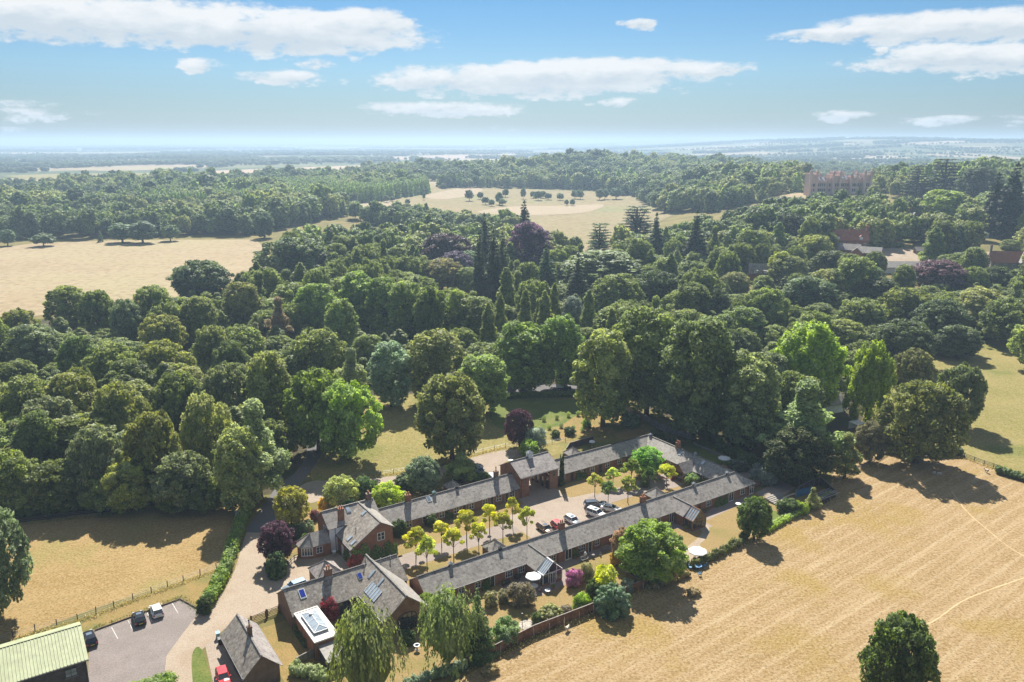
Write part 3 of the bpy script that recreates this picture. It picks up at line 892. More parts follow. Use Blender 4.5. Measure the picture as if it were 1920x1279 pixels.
for i in range(2):      # weeping birch: hanging strands
    h, w = 12.5, 9.0
    pts = []; tn = []; nr = []
    for k in range(560):
        a = rg.uniform(0, 6.283); q = math.sqrt(rg.random()) * .98
        lump = 1 + .16 * math.sin(3 * a + i) + .1 * math.sin(5 * a)
        x, y = math.cos(a) * q * w * .5 * lump, math.sin(a) * q * w * .5 * lump
        top = h * (.98 - .36 * q ** 2.6) * (1 - .12 * rg.random()) + rg.uniform(-.7, .5) if k % 5 < 2 else h * rg.uniform(.22, .85) * (1 - .22 * q)
        ln = rg.uniform(.12, .34) * top
        tone = rg.random()
        sw = (rg.uniform(-.3, .3), rg.uniform(-.3, .3))
        m = int(ln * 5.2)
        for j in range(m):
            f = j / m
            out = 1 + .10 * math.sin(min(1, f * 2) * 1.57)
            pts.append((x * out + sw[0] * f + rg.gauss(0, .13), y * out + sw[1] * f + rg.gauss(0, .13), top - f * ln))
            nr.append((x + rg.gauss(0, 1.2), y + rg.gauss(0, 1.2), 1.4)); tn.append(.25 + .4 * tone + rg.uniform(-.15, .15))
    P_ = np.array(pts); 
    cm = leaf_mesh('foliage', P_, np.array(nr), .42 * (.6 + .8 * R.random(len(P_))), np.array(tn), .55, [((0, 0, h * .6), w * .27, h * .27), ((0, 0, h * .35), w * .25, h * .22), ((w * .16, w * .1, h * .45), w * .2, h * .25), ((-w * .16, -w * .08, h * .5), w * .2, h * .22)], .72)
    tips = [(math.cos(a) * w * .3, math.sin(a) * w * .3, h * .8) for a in (0, 1, 2.1, 3.3, 4.2, 5.3)]
    proto('birch', cm, trunk_mesh('trunk', h * .9, .22, tips), h, w, 'bark_pale')
for i in range(7):      # small court tree: bare stem, layered golden head
    h, w = 6.2, 4.2
    L = []
    nb = rg.choice((14, 17, 20, 24))
    for k in range(nb):
        a = k * 2.4 + rg.uniform(-.7, .7); q = math.sqrt((k + .5) / nb) * rg.uniform(.8, 1.15)
        r = rg.uniform(.30, .72)
        L.append((math.cos(a) * q * w * .40, math.sin(a) * q * w * .40, 3.5 + (1 - q * q) * 1.9 + rg.uniform(-.55, .3), r, r * .62))
    proto('court', lobes_to_mesh('foliage', L, 3800, .24, block=.3, rough=.9, keep=.5), trunk_mesh('trunk', 4.6, .075, [l[:3] for l in L[::2]], rg.uniform(-.2, .2)), h, w)
for i in range(4):      # rounded shrub
    h, w = 3.0, 3.4
    L = dome(rg, h, w, -.35, 34, .14, .9, under=.1, wob=.28, pw=.55)
    proto('bush', lobes_to_mesh('foliage', L, 4200, .2, block=.7, rough=.8), trunk_mesh('trunk', h * .5, .06, [l[:3] for l in L[::5]]), h, w)
L = dome(rg, 3.0, 3.2, -.6, 60, .10, 1, under=.1, wob=.03, pw=.7)
proto('clipped', lobes_to_mesh('foliage', L, 5200, .14, block=.95, rough=.3), trunk_mesh('trunk', 1.5, .07, []), 3.0, 3.2)
L = [(math.cos(k * 2.4) * .28, math.sin(k * 2.4) * .28, .5 + k * .185, .34 * (1.05 - k / 52), .5) for k in range(42)]
proto('pillar', lobes_to_mesh('foliage', L, 5200, .17, block=.85, rough=.4), trunk_mesh('trunk', 2, .1, []), 8.4, 1.6)
for i in range(2):      # low perennials: many stems
    n_ = 1500
    a = R.random(n_) * 6.283; q = np.sqrt(R.random(n_)); z = R.random(n_) ** .7
    P_ = np.stack([np.cos(a) * q * .5 * (.6 + .5 * z), np.sin(a) * q * .5 * (.6 + .5 * z), z * (1 - .45 * q)], 1)
    cm = leaf_mesh('foliage', P_, R.normal(size=(n_, 3)) + np.stack([np.cos(a), np.sin(a), np.full(n_, .6)], 1), .085 * (.6 + .8 * R.random(n_)), R.random(n_), .4, None, .2)
    proto('herb', cm, trunk_mesh('trunk', .4, .015, []), 1.0, 1.0)

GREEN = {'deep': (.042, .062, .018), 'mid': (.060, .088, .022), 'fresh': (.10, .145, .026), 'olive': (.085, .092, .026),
         'lime': (.21, .29, .03), 'gold': (.42, .39, .035), 'yellow': (.34, .36, .03), 'grey': (.10, .125, .085), 'pale': (.13, .155, .06),
         'blue': (.035, .055, .035), 'copper': (.052, .024, .034), 'plum': (.06, .022, .04), 'red': (.26, .045, .05), 'dry': (.16, .13, .06),
         'birch': (.092, .112, .034), 'silver': (.22, .25, .20), 'pink': (.34, .10, .24), 'orange': (.42, .17, .05), 'bronze': (.12, .085, .03), 'black': (.028, .040, .018), 'flower': (.30,.26,.18)}
TREES = []     # every tree standing as a thing: (x, y, radius)
rt = random.Random(99)
for _k, _v in GREEN.items():
    if max(_v) > .17: GREEN[_k] = tuple(c * .66 for c in _v)
def plant(name, kind, x, y, height, width, colour, label, cat, group=None, which=None, rot=None, z=None, trunk=True):
    ps = PROTO[kind]
    cm, tm, hn, wn = ps[(which if which is not None else rt.randrange(len(ps))) % len(ps)]
    e = thing(name, label, cat, (x, y, land(x, y) if z is None else z), rot if rot is not None else rt.uniform(0, 6.28), group)
    e.scale = (width / wn, width / wn, height / hn)
    c = bpy.data.objects.new('foliage' if height < 4.5 else 'crown', cm); COL.objects.link(c); c.parent = e
    col = GREEN[colour] if isinstance(colour, str) else colour
    if not isinstance(colour, str) and max(col) > .17: col = tuple(q * .66 for q in col)
    v = rt.uniform(.88, 1.14)
    c.color = (col[0] * v * rt.uniform(.93, 1.07), col[1] * v, col[2] * v * rt.uniform(.9, 1.1), 1)
    if trunk:
        t = bpy.data.objects.new('trunk', tm); COL.objects.link(t); t.parent = e
    TREES.append((x, y, width / 2))
    return e

def z_at_row(x, y, py):
    """height above datum that lies on sight row py over the ground point x,y"""
    v = (639.5 - py) / F_PX
    r = (0, math.cos(PITCH) + v * math.sin(PITCH), -math.sin(PITCH) + v * math.cos(PITCH))
    return CAM_H + r[2] / r[1] * y

def tree(name, kind, bx, by, top, wpx, colour, label, cat='tree', group=None, which=None, **k):
    """tree standing at survey point (bx,by) whose top reaches row top"""
    g = at(bx, by)
    depth = g.y * math.cos(PITCH) + CAM_H * math.sin(PITCH)
    w = wpx * depth / F_PX
    h = max(.3, z_at_row(g.x, g.y + w * .1, top) - g.z)
    return plant(name, kind, g.x, g.y, h, w, colour, label, cat, group, which, **k)

def canopy(name, kind, px, top, wpx, h, colour, label, cat='tree', group=None, which=None, **k):
    """tree of known height h whose top shows at (px, top)"""
    g = at(px, top, h)
    depth = g.y * math.cos(PITCH) + (CAM_H - g.z - h) * math.sin(PITCH)
    return plant(name, kind, g.x, g.y, h, wpx * depth / F_PX, colour, label, cat, group, which, **k)

def hedge(name, pts, width, height, colour, label, cat='hedge', leaf=.3, dens=26, wob=.18, group=None, ztop=None):
    """a hedge along a line of ground points, one mass of leaves, unevenly grown"""
    P_ = [Vector((p[0], p[1], 0)) for p in pts]
    o0 = P_[0].copy()
    lob = []
    for a, b in zip(P_[:-1], P_[1:]):
        ln = (b - a).length; n = max(1, int(ln / (width * .33)))
        nx_ = Vector((-(b - a).y, (b - a).x, 0)).normalized()
        for k in range(n):
            for side in (-1, 0, 1):
                q = a.lerp(b, (k + rt.random()) / n) + nx_ * (side * width * .27 * rt.uniform(.7, 1.2)) - o0
                hh = height * rt.uniform(1 - wob, 1 + wob * .6)
                r = width * .3 * rt.uniform(.85, 1.2)
                lob.append((q.x, q.y, hh * .52, r, hh * .48))
    length = sum((b - a).length for a, b in zip(P_[:-1], P_[1:]))
    n = int(length * (width + 2 * height) * dens * (.3 / leaf) ** 1.4)
    me = lobes_to_mesh('foliage', lob, min(n, 26000), leaf, block=.86, rough=.5, keep=.8)
    e = thing(name, label, cat, (o0.x, o0.y, land(o0.x, o0.y)), 0, group)
    c = bpy.data.objects.new('foliage', me); COL.objects.link(c); c.parent = e
    c.color = GREEN[colour] + (1,)
    return e

T = tree; C = canopy

# ------------------------------------------------------------------ buildings of the yard
class Bld:
    """a building placed in yard coordinates; parts are given in the same coordinates"""
    def __init__(s, name, label, cat, s0, t0, group=None, z0=0.0):
        s.o = (s0, t0, z0)
        s.e = thing(name, label, cat, W(s0, t0, z0), ANG, group)
    def part(s, name, mb, mat, parent=None, smooth=False):
        mb.v = [(a - s.o[0], b - s.o[1], c - s.o[2]) for a, b, c in mb.v]
        return mb.build(name, mat, parent or s.e, smooth=smooth)

def slab(mb, pts, th=.12):
    """a flat plate: pts are the corners of its upper face"""
    P_ = [Vector(p) for p in pts]; n = len(P_)
    lo = [p - Vector((0, 0, th)) for p in P_]
    vs = lo + P_
    fs = [tuple(range(n)), tuple(range(2 * n - 1, n - 1, -1))] + [(i, (i + 1) % n, n + (i + 1) % n, n + i) for i in range(n)]
    c = sum(P_, Vector()) / n
    nrm = (P_[1] - P_[0]).cross(P_[2] - P_[0])
    if nrm.z > 0: fs = [tuple(reversed(f)) for f in fs]
    return mb.add(vs, fs)

def wallpoint(side, plane, u, d):
    """u along the wall, d outwards"""
    return {'t-': (u, plane - d), 't+': (u, plane + d), 's-': (plane - d, u), 's+': (plane + d, u)}[side]

def wbox(mb, side, plane, u0, u1, z0, z1, d0, d1):
    a = wallpoint(side, plane, u0, d0); b = wallpoint(side, plane, u1, d1)
    return mb.box(min(a[0], b[0]), max(a[0], b[0]), min(a[1], b[1]), max(a[1], b[1]), z0, z1)

def window(B, side, plane, u0, u1, z0, z1, lights=2, rows=1, mat='white', pane='glass', sill=True, name='window', t=.07, parent=None, label=None):
    """frame proud of the wall, glazing bars, a pane behind them, a sill"""
    m = MB()
    wbox(m, side, plane, u0, u0 + t, z0, z1, 0.003, .07); wbox(m, side, plane, u1 - t, u1, z0, z1, 0.003, .07)
    wbox(m, side, plane, u0 + t, u1 - t, z1 - t, z1, 0.003, .07); wbox(m, side, plane, u0 + t, u1 - t, z0, z0 + t, 0.003, .07)
    for k in range(1, lights):
        c = u0 + (u1 - u0) * k / lights
        wbox(m, side, plane, c - t * .5, c + t * .5, z0 + t, z1 - t, 0.003, .065)
    for r in range(1, rows):
        zc = z0 + (z1 - z0) * r / rows
        wbox(m, side, plane, u0 + t, u1 - t, zc - t * .3, zc + t * .3, 0.003, .05)
    w = B.part(name, m, M[mat], parent)
    if label: w['label'] = label
    g = MB(); wbox(g, side, plane, u0 + t * .5, u1 - t * .5, z0 + t * .5, z1 - t * .5, .004, .03)
    B.part('pane', g, M[pane], w)
    if sill:
        q = MB(); wbox(q, side, plane, u0 - .08, u1 + .08, z0 - .07, z0 - .002, .002, .14)
        B.part('sill', q, M['stone_grey'], w)
    return w

def door(B, side, plane, u0, u1, z0, z1, mat='wood', frame='white', glazed=False, label=None):
    m = MB(); t = .08
    wbox(m, side, plane, u0, u0 + t, z0, z1, .003, .08); wbox(m, side, plane, u1 - t, u1, z0, z1, .003, .08); wbox(m, side, plane, u0 + t, u1 - t, z1 - t, z1, .003, .08)
    if glazed:
        c = (u0 + u1) / 2
        wbox(m, side, plane, c - .05, c + .05, z0, z1 - t, .003, .075); wbox(m, side, plane, u0 + t, u1 - t, z0, z0 + .16, .003, .07)
    d = B.part('door', m, M[frame])
    if label: d['label'] = label
    g = MB(); wbox(g, side, plane, u0 + t, u1 - t, z0, z1 - t, .004, .04)
    B.part('pane' if glazed else 'door_leaf', g, M['glass' if glazed else mat], d)
    h = MB(); a = wallpoint(side, plane, u1 - t - .12, .10); h.box(a[0] - .025, a[0] + .025, a[1] - .025, a[1] + .025, z0 + .95, z0 + 1.08)
    B.part('handle', h, M['metal'], d)
    return d

def chimney(B, s, t, z0, z1, w=.9, d=.7, pots=2, mat='brick', pot='terracotta', cowl=False, along='s'):
    if along == 't': w, d = d, w
    m = MB(); m.box(s - w / 2, s + w / 2, t - d / 2, t + d / 2, z0, z1 - .25)
    m.box(s - w / 2 - .06, s + w / 2 + .06, t - d / 2 - .06, t + d / 2 + .06, z1 - .25, z1 - .12)
    m.box(s - w / 2 - .02, s + w / 2 + .02, t - d / 2 - .02, t + d / 2 + .02, z1 - .12, z1)
    c = B.part('chimney', m, M[mat])
    f = MB(); f.box(s - w / 2 - .03, s + w / 2 + .03, t - d / 2 - .03, t + d / 2 + .03, z0 + .05, z0 + .7 if z1 - z0 > 2.2 else z0 + .45)
    B.part('flashing', f, M['lead'], c)
    for k in range(pots):
        o = (k - (pots - 1) / 2) * .42
        x, y = (s + o, t) if along == 's' else (s, t + o)
        p = MB(); p.tube([(x, y, z1 - .01), (x, y, z1 + .12), (x, y, z1 + .5), (x, y, z1 + .56)], [.15, .12, .10, .13], 8)
        B.part('chimney_pot', p, M[pot], c)
    if cowl:
        p = MB(); p.tube([(s, t, z1 - .01), (s, t, z1 + .9), (s, t, z1 + .92), (s, t, z1 + 1.1)], [.09, .09, .17, .03], 8); B.part('cowl', p, M['black'], c)
    return c

def vent(B, s, t, z, mat='lead', h=.9):
    """square louvred roof ventilator with a pointed cap"""
    if h < .55:
        m = MB(); m.tube([(s, t, z - .3), (s, t, z + h), (s, t, z + h + .02), (s, t, z + h + .12)], [.09, .09, .15, .04], 8)
        return B.part('flue', m, M[mat])
    m = MB(); m.box(s - .26, s + .26, t - .26, t + .26, z - .3, z + h * .6)
    for k in range(3):
        zz = z + .05 + k * .14; m.box(s - .31, s + .31, t - .31, t + .31, zz, zz + .035)
    v = B.part('roof_ventilator', m, M[mat])
    c = MB(); zt = z + h * .6
    c.add([(s - .38, t - .38, zt), (s + .38, t - .38, zt), (s + .38, t + .38, zt), (s - .38, t + .38, zt), (s, t, zt + h * .42)], [(3, 2, 1, 0), (0, 1, 4), (1, 2, 4), (2, 3, 4), (3, 0, 4)])
    c.tube([(s, t, zt + h * .35), (s, t, zt + h * .42 + .35)], [.03, .02], 5)
    B.part('cap', c, M[mat], v)
    return v

def rooflight(B, zf, s, t, ds, dt, mat='white', pane='glass_sky', name='rooflight'):
    """window lying in a roof plane z = zf(s, t), sides along the yard axes"""
    def ring(o, up): return [(a, b, zf(a, b) + up) for a, b in ((s - ds / 2 + o, t - dt / 2 + o), (s + ds / 2 - o, t - dt / 2 + o), (s + ds / 2 - o, t + dt / 2 - o), (s - ds / 2 + o, t + dt / 2 - o))]
    m = MB(); slab(m, ring(0, .13), .16); f = B.part(name, m, M[mat])
    g = MB(); slab(g, ring(.1, .16), .02); B.part('pane', g, M[pane], f)
    return f

def meet(px, py, zf):
    """yard point where a sight line of the survey photo meets the plane z = zf(s, t)"""
    r = ray(px, py); lo, hi = 60.0, 220.0
    for _ in range(40):
        k = (lo + hi) / 2
        x, y = r[0] * k - ORG.x, r[1] * k - ORG.y
        s, t = x * CA + y * SA, -x * SA + y * CA
        if CAM_H + r[2] * k > zf(s, t): lo = k
        else: hi = k
    return s, t

def gutter(B, a, b, mat='black'):
    m = MB(); m.bar(a, b, .12, .10); return B.part('gutter', m, M[mat])
def ridgeline(B, pts, mat='ridge', w=.28):
    m = MB()
    for a, b in zip(pts[:-1], pts[1:]):
        a = Vector(a); b = Vector(b); n = max(1, int((b - a).length / .45))
        for k in range(n):
            p = a.lerp(b, k / n); q = a.lerp(b, (k + .93) / n)
            j = rt0.uniform(-.012, .02)
            m.bar(p + Vector((0, 0, j + .02)), q + Vector((0, 0, j + .02)), w, .13)
    r = B.part('ridge_tiles', m, M[mat]); r['kind'] = 'stuff'
    return r
rt0 = random.Random(3)
def pipe(B, side, plane, u, z1, mat='black'):
    a = wallpoint(side, plane, u, .09); m = MB(); m.tube([(a[0], a[1], 0), (a[0], a[1], z1)], [.05, .05], 6); return B.part('downpipe', m, M[mat])

# --- the long cottages round three sides of the court -------------------------------------------------
B = Bld('courtyard_cottages', 'long single-storey brick cottages round three sides of the court under one grey slate roof', 'building', 0, 0)
HW, EV, RG = 3.1, 2.6, 4.65
sl = (RG - EV) / HW
m = MB(); m.prism([(0, -3.1), (81.1, -3.1), (81.1, 30.6), (47, 30.6), (47, 24.4), (74.9, 24.4), (74.9, 3.1), (0, 3.1)], -.3, 2.52)
B.part('wall', m, M['brick'])
m = MB(); m.add([(0, -3.1, 2.52), (0, 3.1, 2.52), (0, 0, 4.62), (.3, -3.1, 2.52), (.3, 3.1, 2.52), (.3, 0, 4.62)], [(0, 2, 1), (3, 4, 5), (0, 3, 5, 2), (1, 2, 5, 4)])
B.part('gable', m, M['brick'])
ov = .32; ez = EV - ov * sl
m = MB()
slab(m, [(-.12, -HW - ov, ez), (81.1 + ov, -HW - ov, ez), (78, 0, RG), (-.12, 0, RG)])
slab(m, [(78, 0, RG), (81.1 + ov, -HW - ov, ez), (81.1 + ov, 27.5 + HW + ov, ez), (78, 27.5, RG)])
slab(m, [(81.1 + ov, 27.5 + HW + ov, ez), (46.9, 27.5 + HW + ov, ez), (46.9, 27.5, RG), (78, 27.5, RG)])
fr = B.part('roof', m, M['slate'])
m = MB()
slab(m, [(-.12, 0, RG), (78, 0, RG), (74.9 - ov, HW + ov, ez), (-.12, HW + ov, ez)])
slab(m, [(78, 0, RG), (78, 27.5, RG), (74.9 - ov, 24.4 - ov, ez), (74.9 - ov, HW + ov, ez)])
slab(m, [(46.9, 27.5, RG), (46.9, 24.4 - ov, ez), (74.9 - ov, 24.4 - ov, ez), (78, 27.5, RG)])
B.part('roof', m, M['slate'])
ridgeline(B, [(-.1, 0, RG), (78, 0, RG)], 'ridge_dark'); ridgeline(B, [(78, 0, RG), (78, 27.5, RG)], 'ridge'); ridgeline(B, [(78, 27.5, RG), (47, 27.5, RG)], 'ridge_dark')
ridgeline(B, [(78, 0, RG), (81.3, -3.3, ez + .05)], 'ridge', .2); ridgeline(B, [(78, 27.5, RG), (81.3, 30.8, ez + .05)], 'ridge', .2)
for a, b in (((0, -3.44, 2.33), (19.7, -3.44, 2.33)), ((24.6, -3.44, 2.33), (56.4, -3.44, 2.33)), ((60.9, -3.44, 2.33), (81.3, -3.44, 2.33)), ((0, 3.44, 2.33), (74.4, 3.44, 2.33)), ((47, 24.06, 2.33), (74.4, 24.06, 2.33)), ((74.56, 3.6, 2.33), (74.56, 24, 2.33))): gutter(B, a, b)
for u in (1, 13, 27, 45, 64, 79): pipe(B, 't-', -3.1, u, 2.3)
fw = ('t-', -3.1)
for u0, u1, z0, z1, n in ((9.3, 10.5, .75, 1.95, 2), (15.5, 17.0, .75, 2.05, 3), (18.2, 19.6, .75, 2.05, 3), (31.9, 33.5, .75, 2.05, 3), (35.8, 36.9, .8, 2.05, 2), (25.4, 26.6, .8, 2.0, 2), (39.5, 40.8, .8, 2, 2), (42.6, 43.8, .8, 2, 2),
                          (48.6, 49.9, .8, 2, 2), (51.6, 52.8, .8, 2.0, 2), (61.9, 62.9, .9, 2.0, 2), (65.9, 67.4, .75, 2.05, 3), (76.6, 77.9, .7, 2.05, 2), (3.2, 4.6, .8, 2.0, 2), (6.0, 7.2, .8, 2, 2)): window(B, *fw, u0, u1, z0, z1, n, 2)
for u0, u1 in ((28.7, 30.2), (55.3, 56.5), (72.9, 74.4), (79.5, 80.9)): door(B, *fw, u0, u1, .02, 2.15, glazed=True)
door(B, *fw, 34.2, 35.1, .02, 2.1, 'wood_dark'); door(B, *fw, 12.4, 13.3, .02, 2.1, 'wood_dark')
for u in (3, 8, 13.5, 19, 24, 33, 38, 43, 54, 60, 66): window(B, 't+', 3.1, u, u + 1.1, .9, 2.0, 2, 1)
bw = ('t-', 24.4)
for u in (48.6, 53.9, 57.2, 61.8, 65.6, 70.4): window(B, *bw, u, u + 1.25, .8, 2.1, 2, 2)
for u in (51.4, 59.7, 68.1): door(B, *bw, u, u + 1.1, .02, 2.15, 'wood_dark', 'wood')
cw = ('s-', 74.9)
for u in (5.0, 16.2, 19.6): window(B, *cw, u, u + 1.3, .8, 2.1, 2, 2)
door(B, *cw, 14.0, 15.1, .02, 2.15, 'wood_dark', 'wood')
for s_, z1, p in ((30.2, 6.0, 2), (50.7, 5.9, 2)): chimney(B, s_, 0, 4.2, z1, 1.05, .75, p, 'brick', 'terracotta')
chimney(B, 78, 17.1, 4.2, 5.9, 1.2, .7, 3, 'brick', 'terracotta', along='t')
chimney(B, 48.2, 27.9, 4.2, 5.7, .7, .6, 1, 'brick', 'terracotta')
for s_, t_, mt in ((6.4, 0, 'lead'), (16.5, 0, 'black'), (65.3, 0, 'metal'), (75.6, 0, 'metal'), (78, 11.6, 'lead'), (78, 26.5, 'lead')): vent(B, s_, t_, RG, mt, .8 if mt != 'black' else .6)
zw = lambda s, t: RG - (78 - s) * sl
for p in ((1276, 851), (1318, 868.5)):
    s_, t_ = meet(*p, zw); rooflight(B, zw, s_, t_, 1.0, .8, 'lead', 'glass_pale')
# front wing with the white conservatory
def wing(B, c, hw, t0, t1, ev, rg, roofmat, wallmat):
    """cross wing running out to the front (towards -t)"""
    k = (rg - ev) / hw
    m = MB(); m.prism([(c - hw, t1), (c + hw, t1), (c + hw, t0), (c - hw, t0)], -.1, ev - .05)
    w = B.part('wing_wall', m, M[wallmat])
    m = MB(); m.add([(c - hw, t1 + .05, ev - .06), (c + hw, t1 + .05, ev - .06), (c, t1 + .05, rg - .08), (c - hw, t1 + .3, ev - .06), (c + hw, t1 + .3, ev - .06), (c, t1 + .3, rg - .08)], [(0, 1, 2), (3, 5, 4), (0, 2, 5, 3), (1, 4, 5, 2)])
    B.part('wing_gable', m, M[wallmat])
    o = .2; e = ev - o * k
    # each slope stops at the valley with the long roof: t = -(RG - z)/sl
    vt = lambda z: -(RG - z) / sl + .05
    m = MB()
    slab(m, [(c - hw - o, t1 - .15, e), (c, t1 - .15, rg), (c, vt(rg), rg), (c - hw - o, min(vt(e), -HW + .1), e)], .09)
    slab(m, [(c, t1 - .15, rg), (c + hw + o, t1 - .15, e), (c + hw + o, min(vt(e), -HW + .1), e), (c, vt(rg), rg)], .09)
    B.part('wing_roof', m, M[roofmat])
    ridgeline(B, [(c, t1 - .1, rg), (c, vt(rg) - .1, rg)], 'ridge', .2)
wing(B, 22.15, 2.15, -3.0, -6.1, 2.45, 4.25, 'slate_pale', 'brick')
wing(B, 58.5, 1.95, -3.0, -5.7, 2.45, 4.2, 'slate_red', 'brick')
def glasshouse(name, label, c, hw, t0, t1, ev, rg, frame, glass, base):
    """gabled conservatory against the wing, towards -t"""
    G_ = Bld(name, label, 'conservatory', c, t1)
    k = (rg - ev) / hw
    m = MB(); m.box(c - hw, c + hw, t1, t0 - .2, 0, .45); G_.part('base_wall', m, M[base])
    for a in (c - hw, c - hw / 2.4, c + hw / 2.4, c + hw):
        z = rg - abs(a - c) * k
        m = MB(); m.box(a - .05, a + .05, t1 - .02, t1 + .08, .45, z - .02); G_.part('post', m, M[frame])
    for sd in (-1, 1):
        for tt in np.linspace(t1 + .1, t0 - .25, 3):
            if tt > t1 + .2:
                m = MB(); a = c + sd * hw; m.box(a - .045, a + .045, tt - .045, tt + .045, .45, ev - .02); G_.part('post', m, M[frame])
        m = MB(); a = c + sd * hw; m.box(a - .06, a + .06, t1 - .03, t0 - .2, ev - .06, ev + .06); G_.part('eaves_beam', m, M[frame])
        g = MB(); g.box(a - .012, a + .012, t1 + .09, t0 - .25, .46, ev - .07); G_.part('pane', g, M['glass'])
        n = 4
        r = MB(); slab(r, [(c + sd * (hw + .1), t1 - .1, ev - .1 * k), (c, t1 - .1, rg), (c, t0 - .2, rg), (c + sd * (hw + .1), t0 - .2, ev - .1 * k)], .03)
        G_.part('roof_pane', r, M[glass])
        for j in range(n + 1):
            tt = t1 - .1 + (t0 - .1 - t1) * j / n
            b = MB(); b.bar((c + sd * (hw + .1), tt, ev - .1 * k + .03), (c + sd * .02, tt, rg + .03), .07, .06); G_.part('glazing_bar', b, M[frame])
    g = MB(); g.add([(c - hw + .05, t1 + .03, .46), (c + hw - .05, t1 + .03, .46), (c + hw - .05, t1 + .03, ev), (c, t1 + .03, rg - .06), (c - hw + .05, t1 + .03, ev)], [(0, 1, 2, 3, 4)]); G_.part('gable_pane', g, M['glass'])
    b = MB(); b.box(c - hw, c + hw, t1 - .03, t1 + .07, ev - .06, ev + .05); G_.part('tie_beam', b, M[frame])
    b = MB(); b.box(c - .5, c + .5, t1 - .06, t1 + .05, 0, .08); b.box(c - .55, c - .47, t1 - .06, t1 + .05, 0, 2.05); b.box(c + .47, c + .55, t1 - .06, t1 + .05, 0, 2.05); b.box(c - .04, c + .04, t1 - .06, t1 + .05, .08, 2.05); b.box(c - .55, c + .55, t1 - .06, t1 + .05, 2.05, 2.13); G_.part('door', b, M[frame])
    b = MB(); b.bar((c, t1 - .15, rg + .05), (c, t0 - .2, rg + .05), .12, .09); G_.part('ridge_bar', b, M[frame])
glasshouse('conservatory', 'white-framed gabled conservatory on the patio by the parasol', 22.15, 2.05, -6.1, -8.1, 2.25, 4.15, 'white', 'glass_pale', 'brick')
glasshouse('conservatory', 'timber-framed gabled conservatory with pale blue roof panes', 58.5, 1.9, -5.7, -8.2, 2.2, 4.1, 'wood_orange', 'glass_pale', 'brick')
# porch of the cross range, into the court
m = MB(); m.prism([(72.0, 9.2), (74.9, 9.2), (74.9, 12.8), (72.0, 12.8)], 0, 2.45); B.part('porch_wall', m, M['brick_warm'])
m = MB(); k = (4.2 - 2.45) / 1.8
slab(m, [(71.8, 9.0, 2.3), (71.8, 11, 4.2), (77.0, 11, 4.2), (74.6, 9.0, 2.3)], .09); slab(m, [(71.8, 11, 4.2), (71.8, 13.0, 2.3), (74.6, 13.0, 2.3), (77.0, 11, 4.2)], .09)
B.part('porch_roof', m, M['slate_red'])
m = MB(); m.add([(72.02, 9.2, 2.44), (72.02, 12.8, 2.44), (72.02, 11, 4.1), (72.3, 9.2, 2.44), (72.3, 12.8, 2.44), (72.3, 11, 4.1)], [(0, 2, 1), (3, 4, 5)]); B.part('porch_gable', m, M['brick_warm'])
window(B, 's-', 72.0, 9.6, 12.4, .3, 2.3, 4, 1, 'wood', 'glass', False, 'porch_glazing')
window(B, 't-', 9.2, 72.6, 74.2, .8, 2.1, 2, 1, 'white')

# --- rear left range ------------------------------------------------------------------------------------
def range_s(B, s0, s1, t0, t1, ev, rg, roofmat='slate', wallmat='brick', ridgemat='ridge_dark', og=(.12, .12), o=.32, wallname='wall', tr=None):
    """plain pitched range with its ridge along s, gables at both ends"""
    tr = (t0 + t1) / 2 if tr is None else tr
    m = MB(); m.prism([(s0, t0), (s1, t0), (s1, t1), (s0, t1)], -.3, ev - .08); B.part(wallname, m, M[wallmat])
    for a, b in ((s0, s0 + .3), (s1 - .3, s1)):
        m = MB(); m.add([(a, t0, ev - .08), (a, t1, ev - .08), (a, tr, rg - .06), (b, t0, ev - .08), (b, t1, ev - .08), (b, tr, rg - .06)], [(0, 2, 1), (3, 4, 5), (0, 3, 5, 2), (1, 2, 5, 4)]); B.part('gable', m, M[wallmat])
    ka = (rg - ev) / (tr - t0); kb = (rg - ev) / (t1 - tr)
    for q in ([(s0 - og[0], t0 - o, ev - o * ka), (s1 + og[1], t0 - o, ev - o * ka), (s1 + og[1], tr, rg), (s0 - og[0], tr, rg)], [(s0 - og[0], tr, rg), (s1 + og[1], tr, rg), (s1 + og[1], t1 + o, ev - o * kb), (s0 - og[0], t1 + o, ev - o * kb)]):
        m = MB(); slab(m, q); B.part('roof', m, M[roofmat])
    ridgeline(B, [(s0 - og[0], tr, rg), (s1 + og[1], tr, rg)], ridgemat)
    gutter(B, (s0, t0 - o - .05, ev - o * ka - .1), (s1, t0 - o - .05, ev - o * ka - .1)); gutter(B, (s0, t1 + o + .05, ev - o * kb - .1), (s1, t1 + o + .05, ev - o * kb - .1))
B = Bld('cottage_range', 'single-storey brick range between the two-storey house and the gatehouse', 'building', 4.3, 23.4)
range_s(B, 4.3, 36.85, 23.5, 29.9, 2.6, 4.7, 'slate', 'brick_old', og=(0, 0))
for u in (6.2, 9.6, 13.2, 17.0, 20.4, 24.0, 27.4, 30.8, 34.2): window(B, 't-', 23.5, u, u + 1.25, .8, 2.1, 2, 2)
for u in (8.2, 15.4, 22.4, 29.2, 33.0): door(B, 't-', 23.5, u, u + .95, .02, 2.15, 'wood_dark', 'cream')
chimney(B, 11.7, 26.7, 4.3, 6.1, 1.1, .75, 2, 'brick'); chimney(B, 32.8, 26.7, 4.3, 6.1, .95, .7, 1, 'brick_brown', cowl=True)
vent(B, 17.7, 26.7, 4.7, 'copper', .8); vent(B, 23.1, 26.7, 4.7, 'black', .6)
zf = lambda s, t: 4.7 - (26.7 - t) * (2.1 / 3.2)
s_, t_ = meet(804, 936, zf); rooflight(B, zf, s_, t_, .9, 1.1, 'white', 'glass_sky')

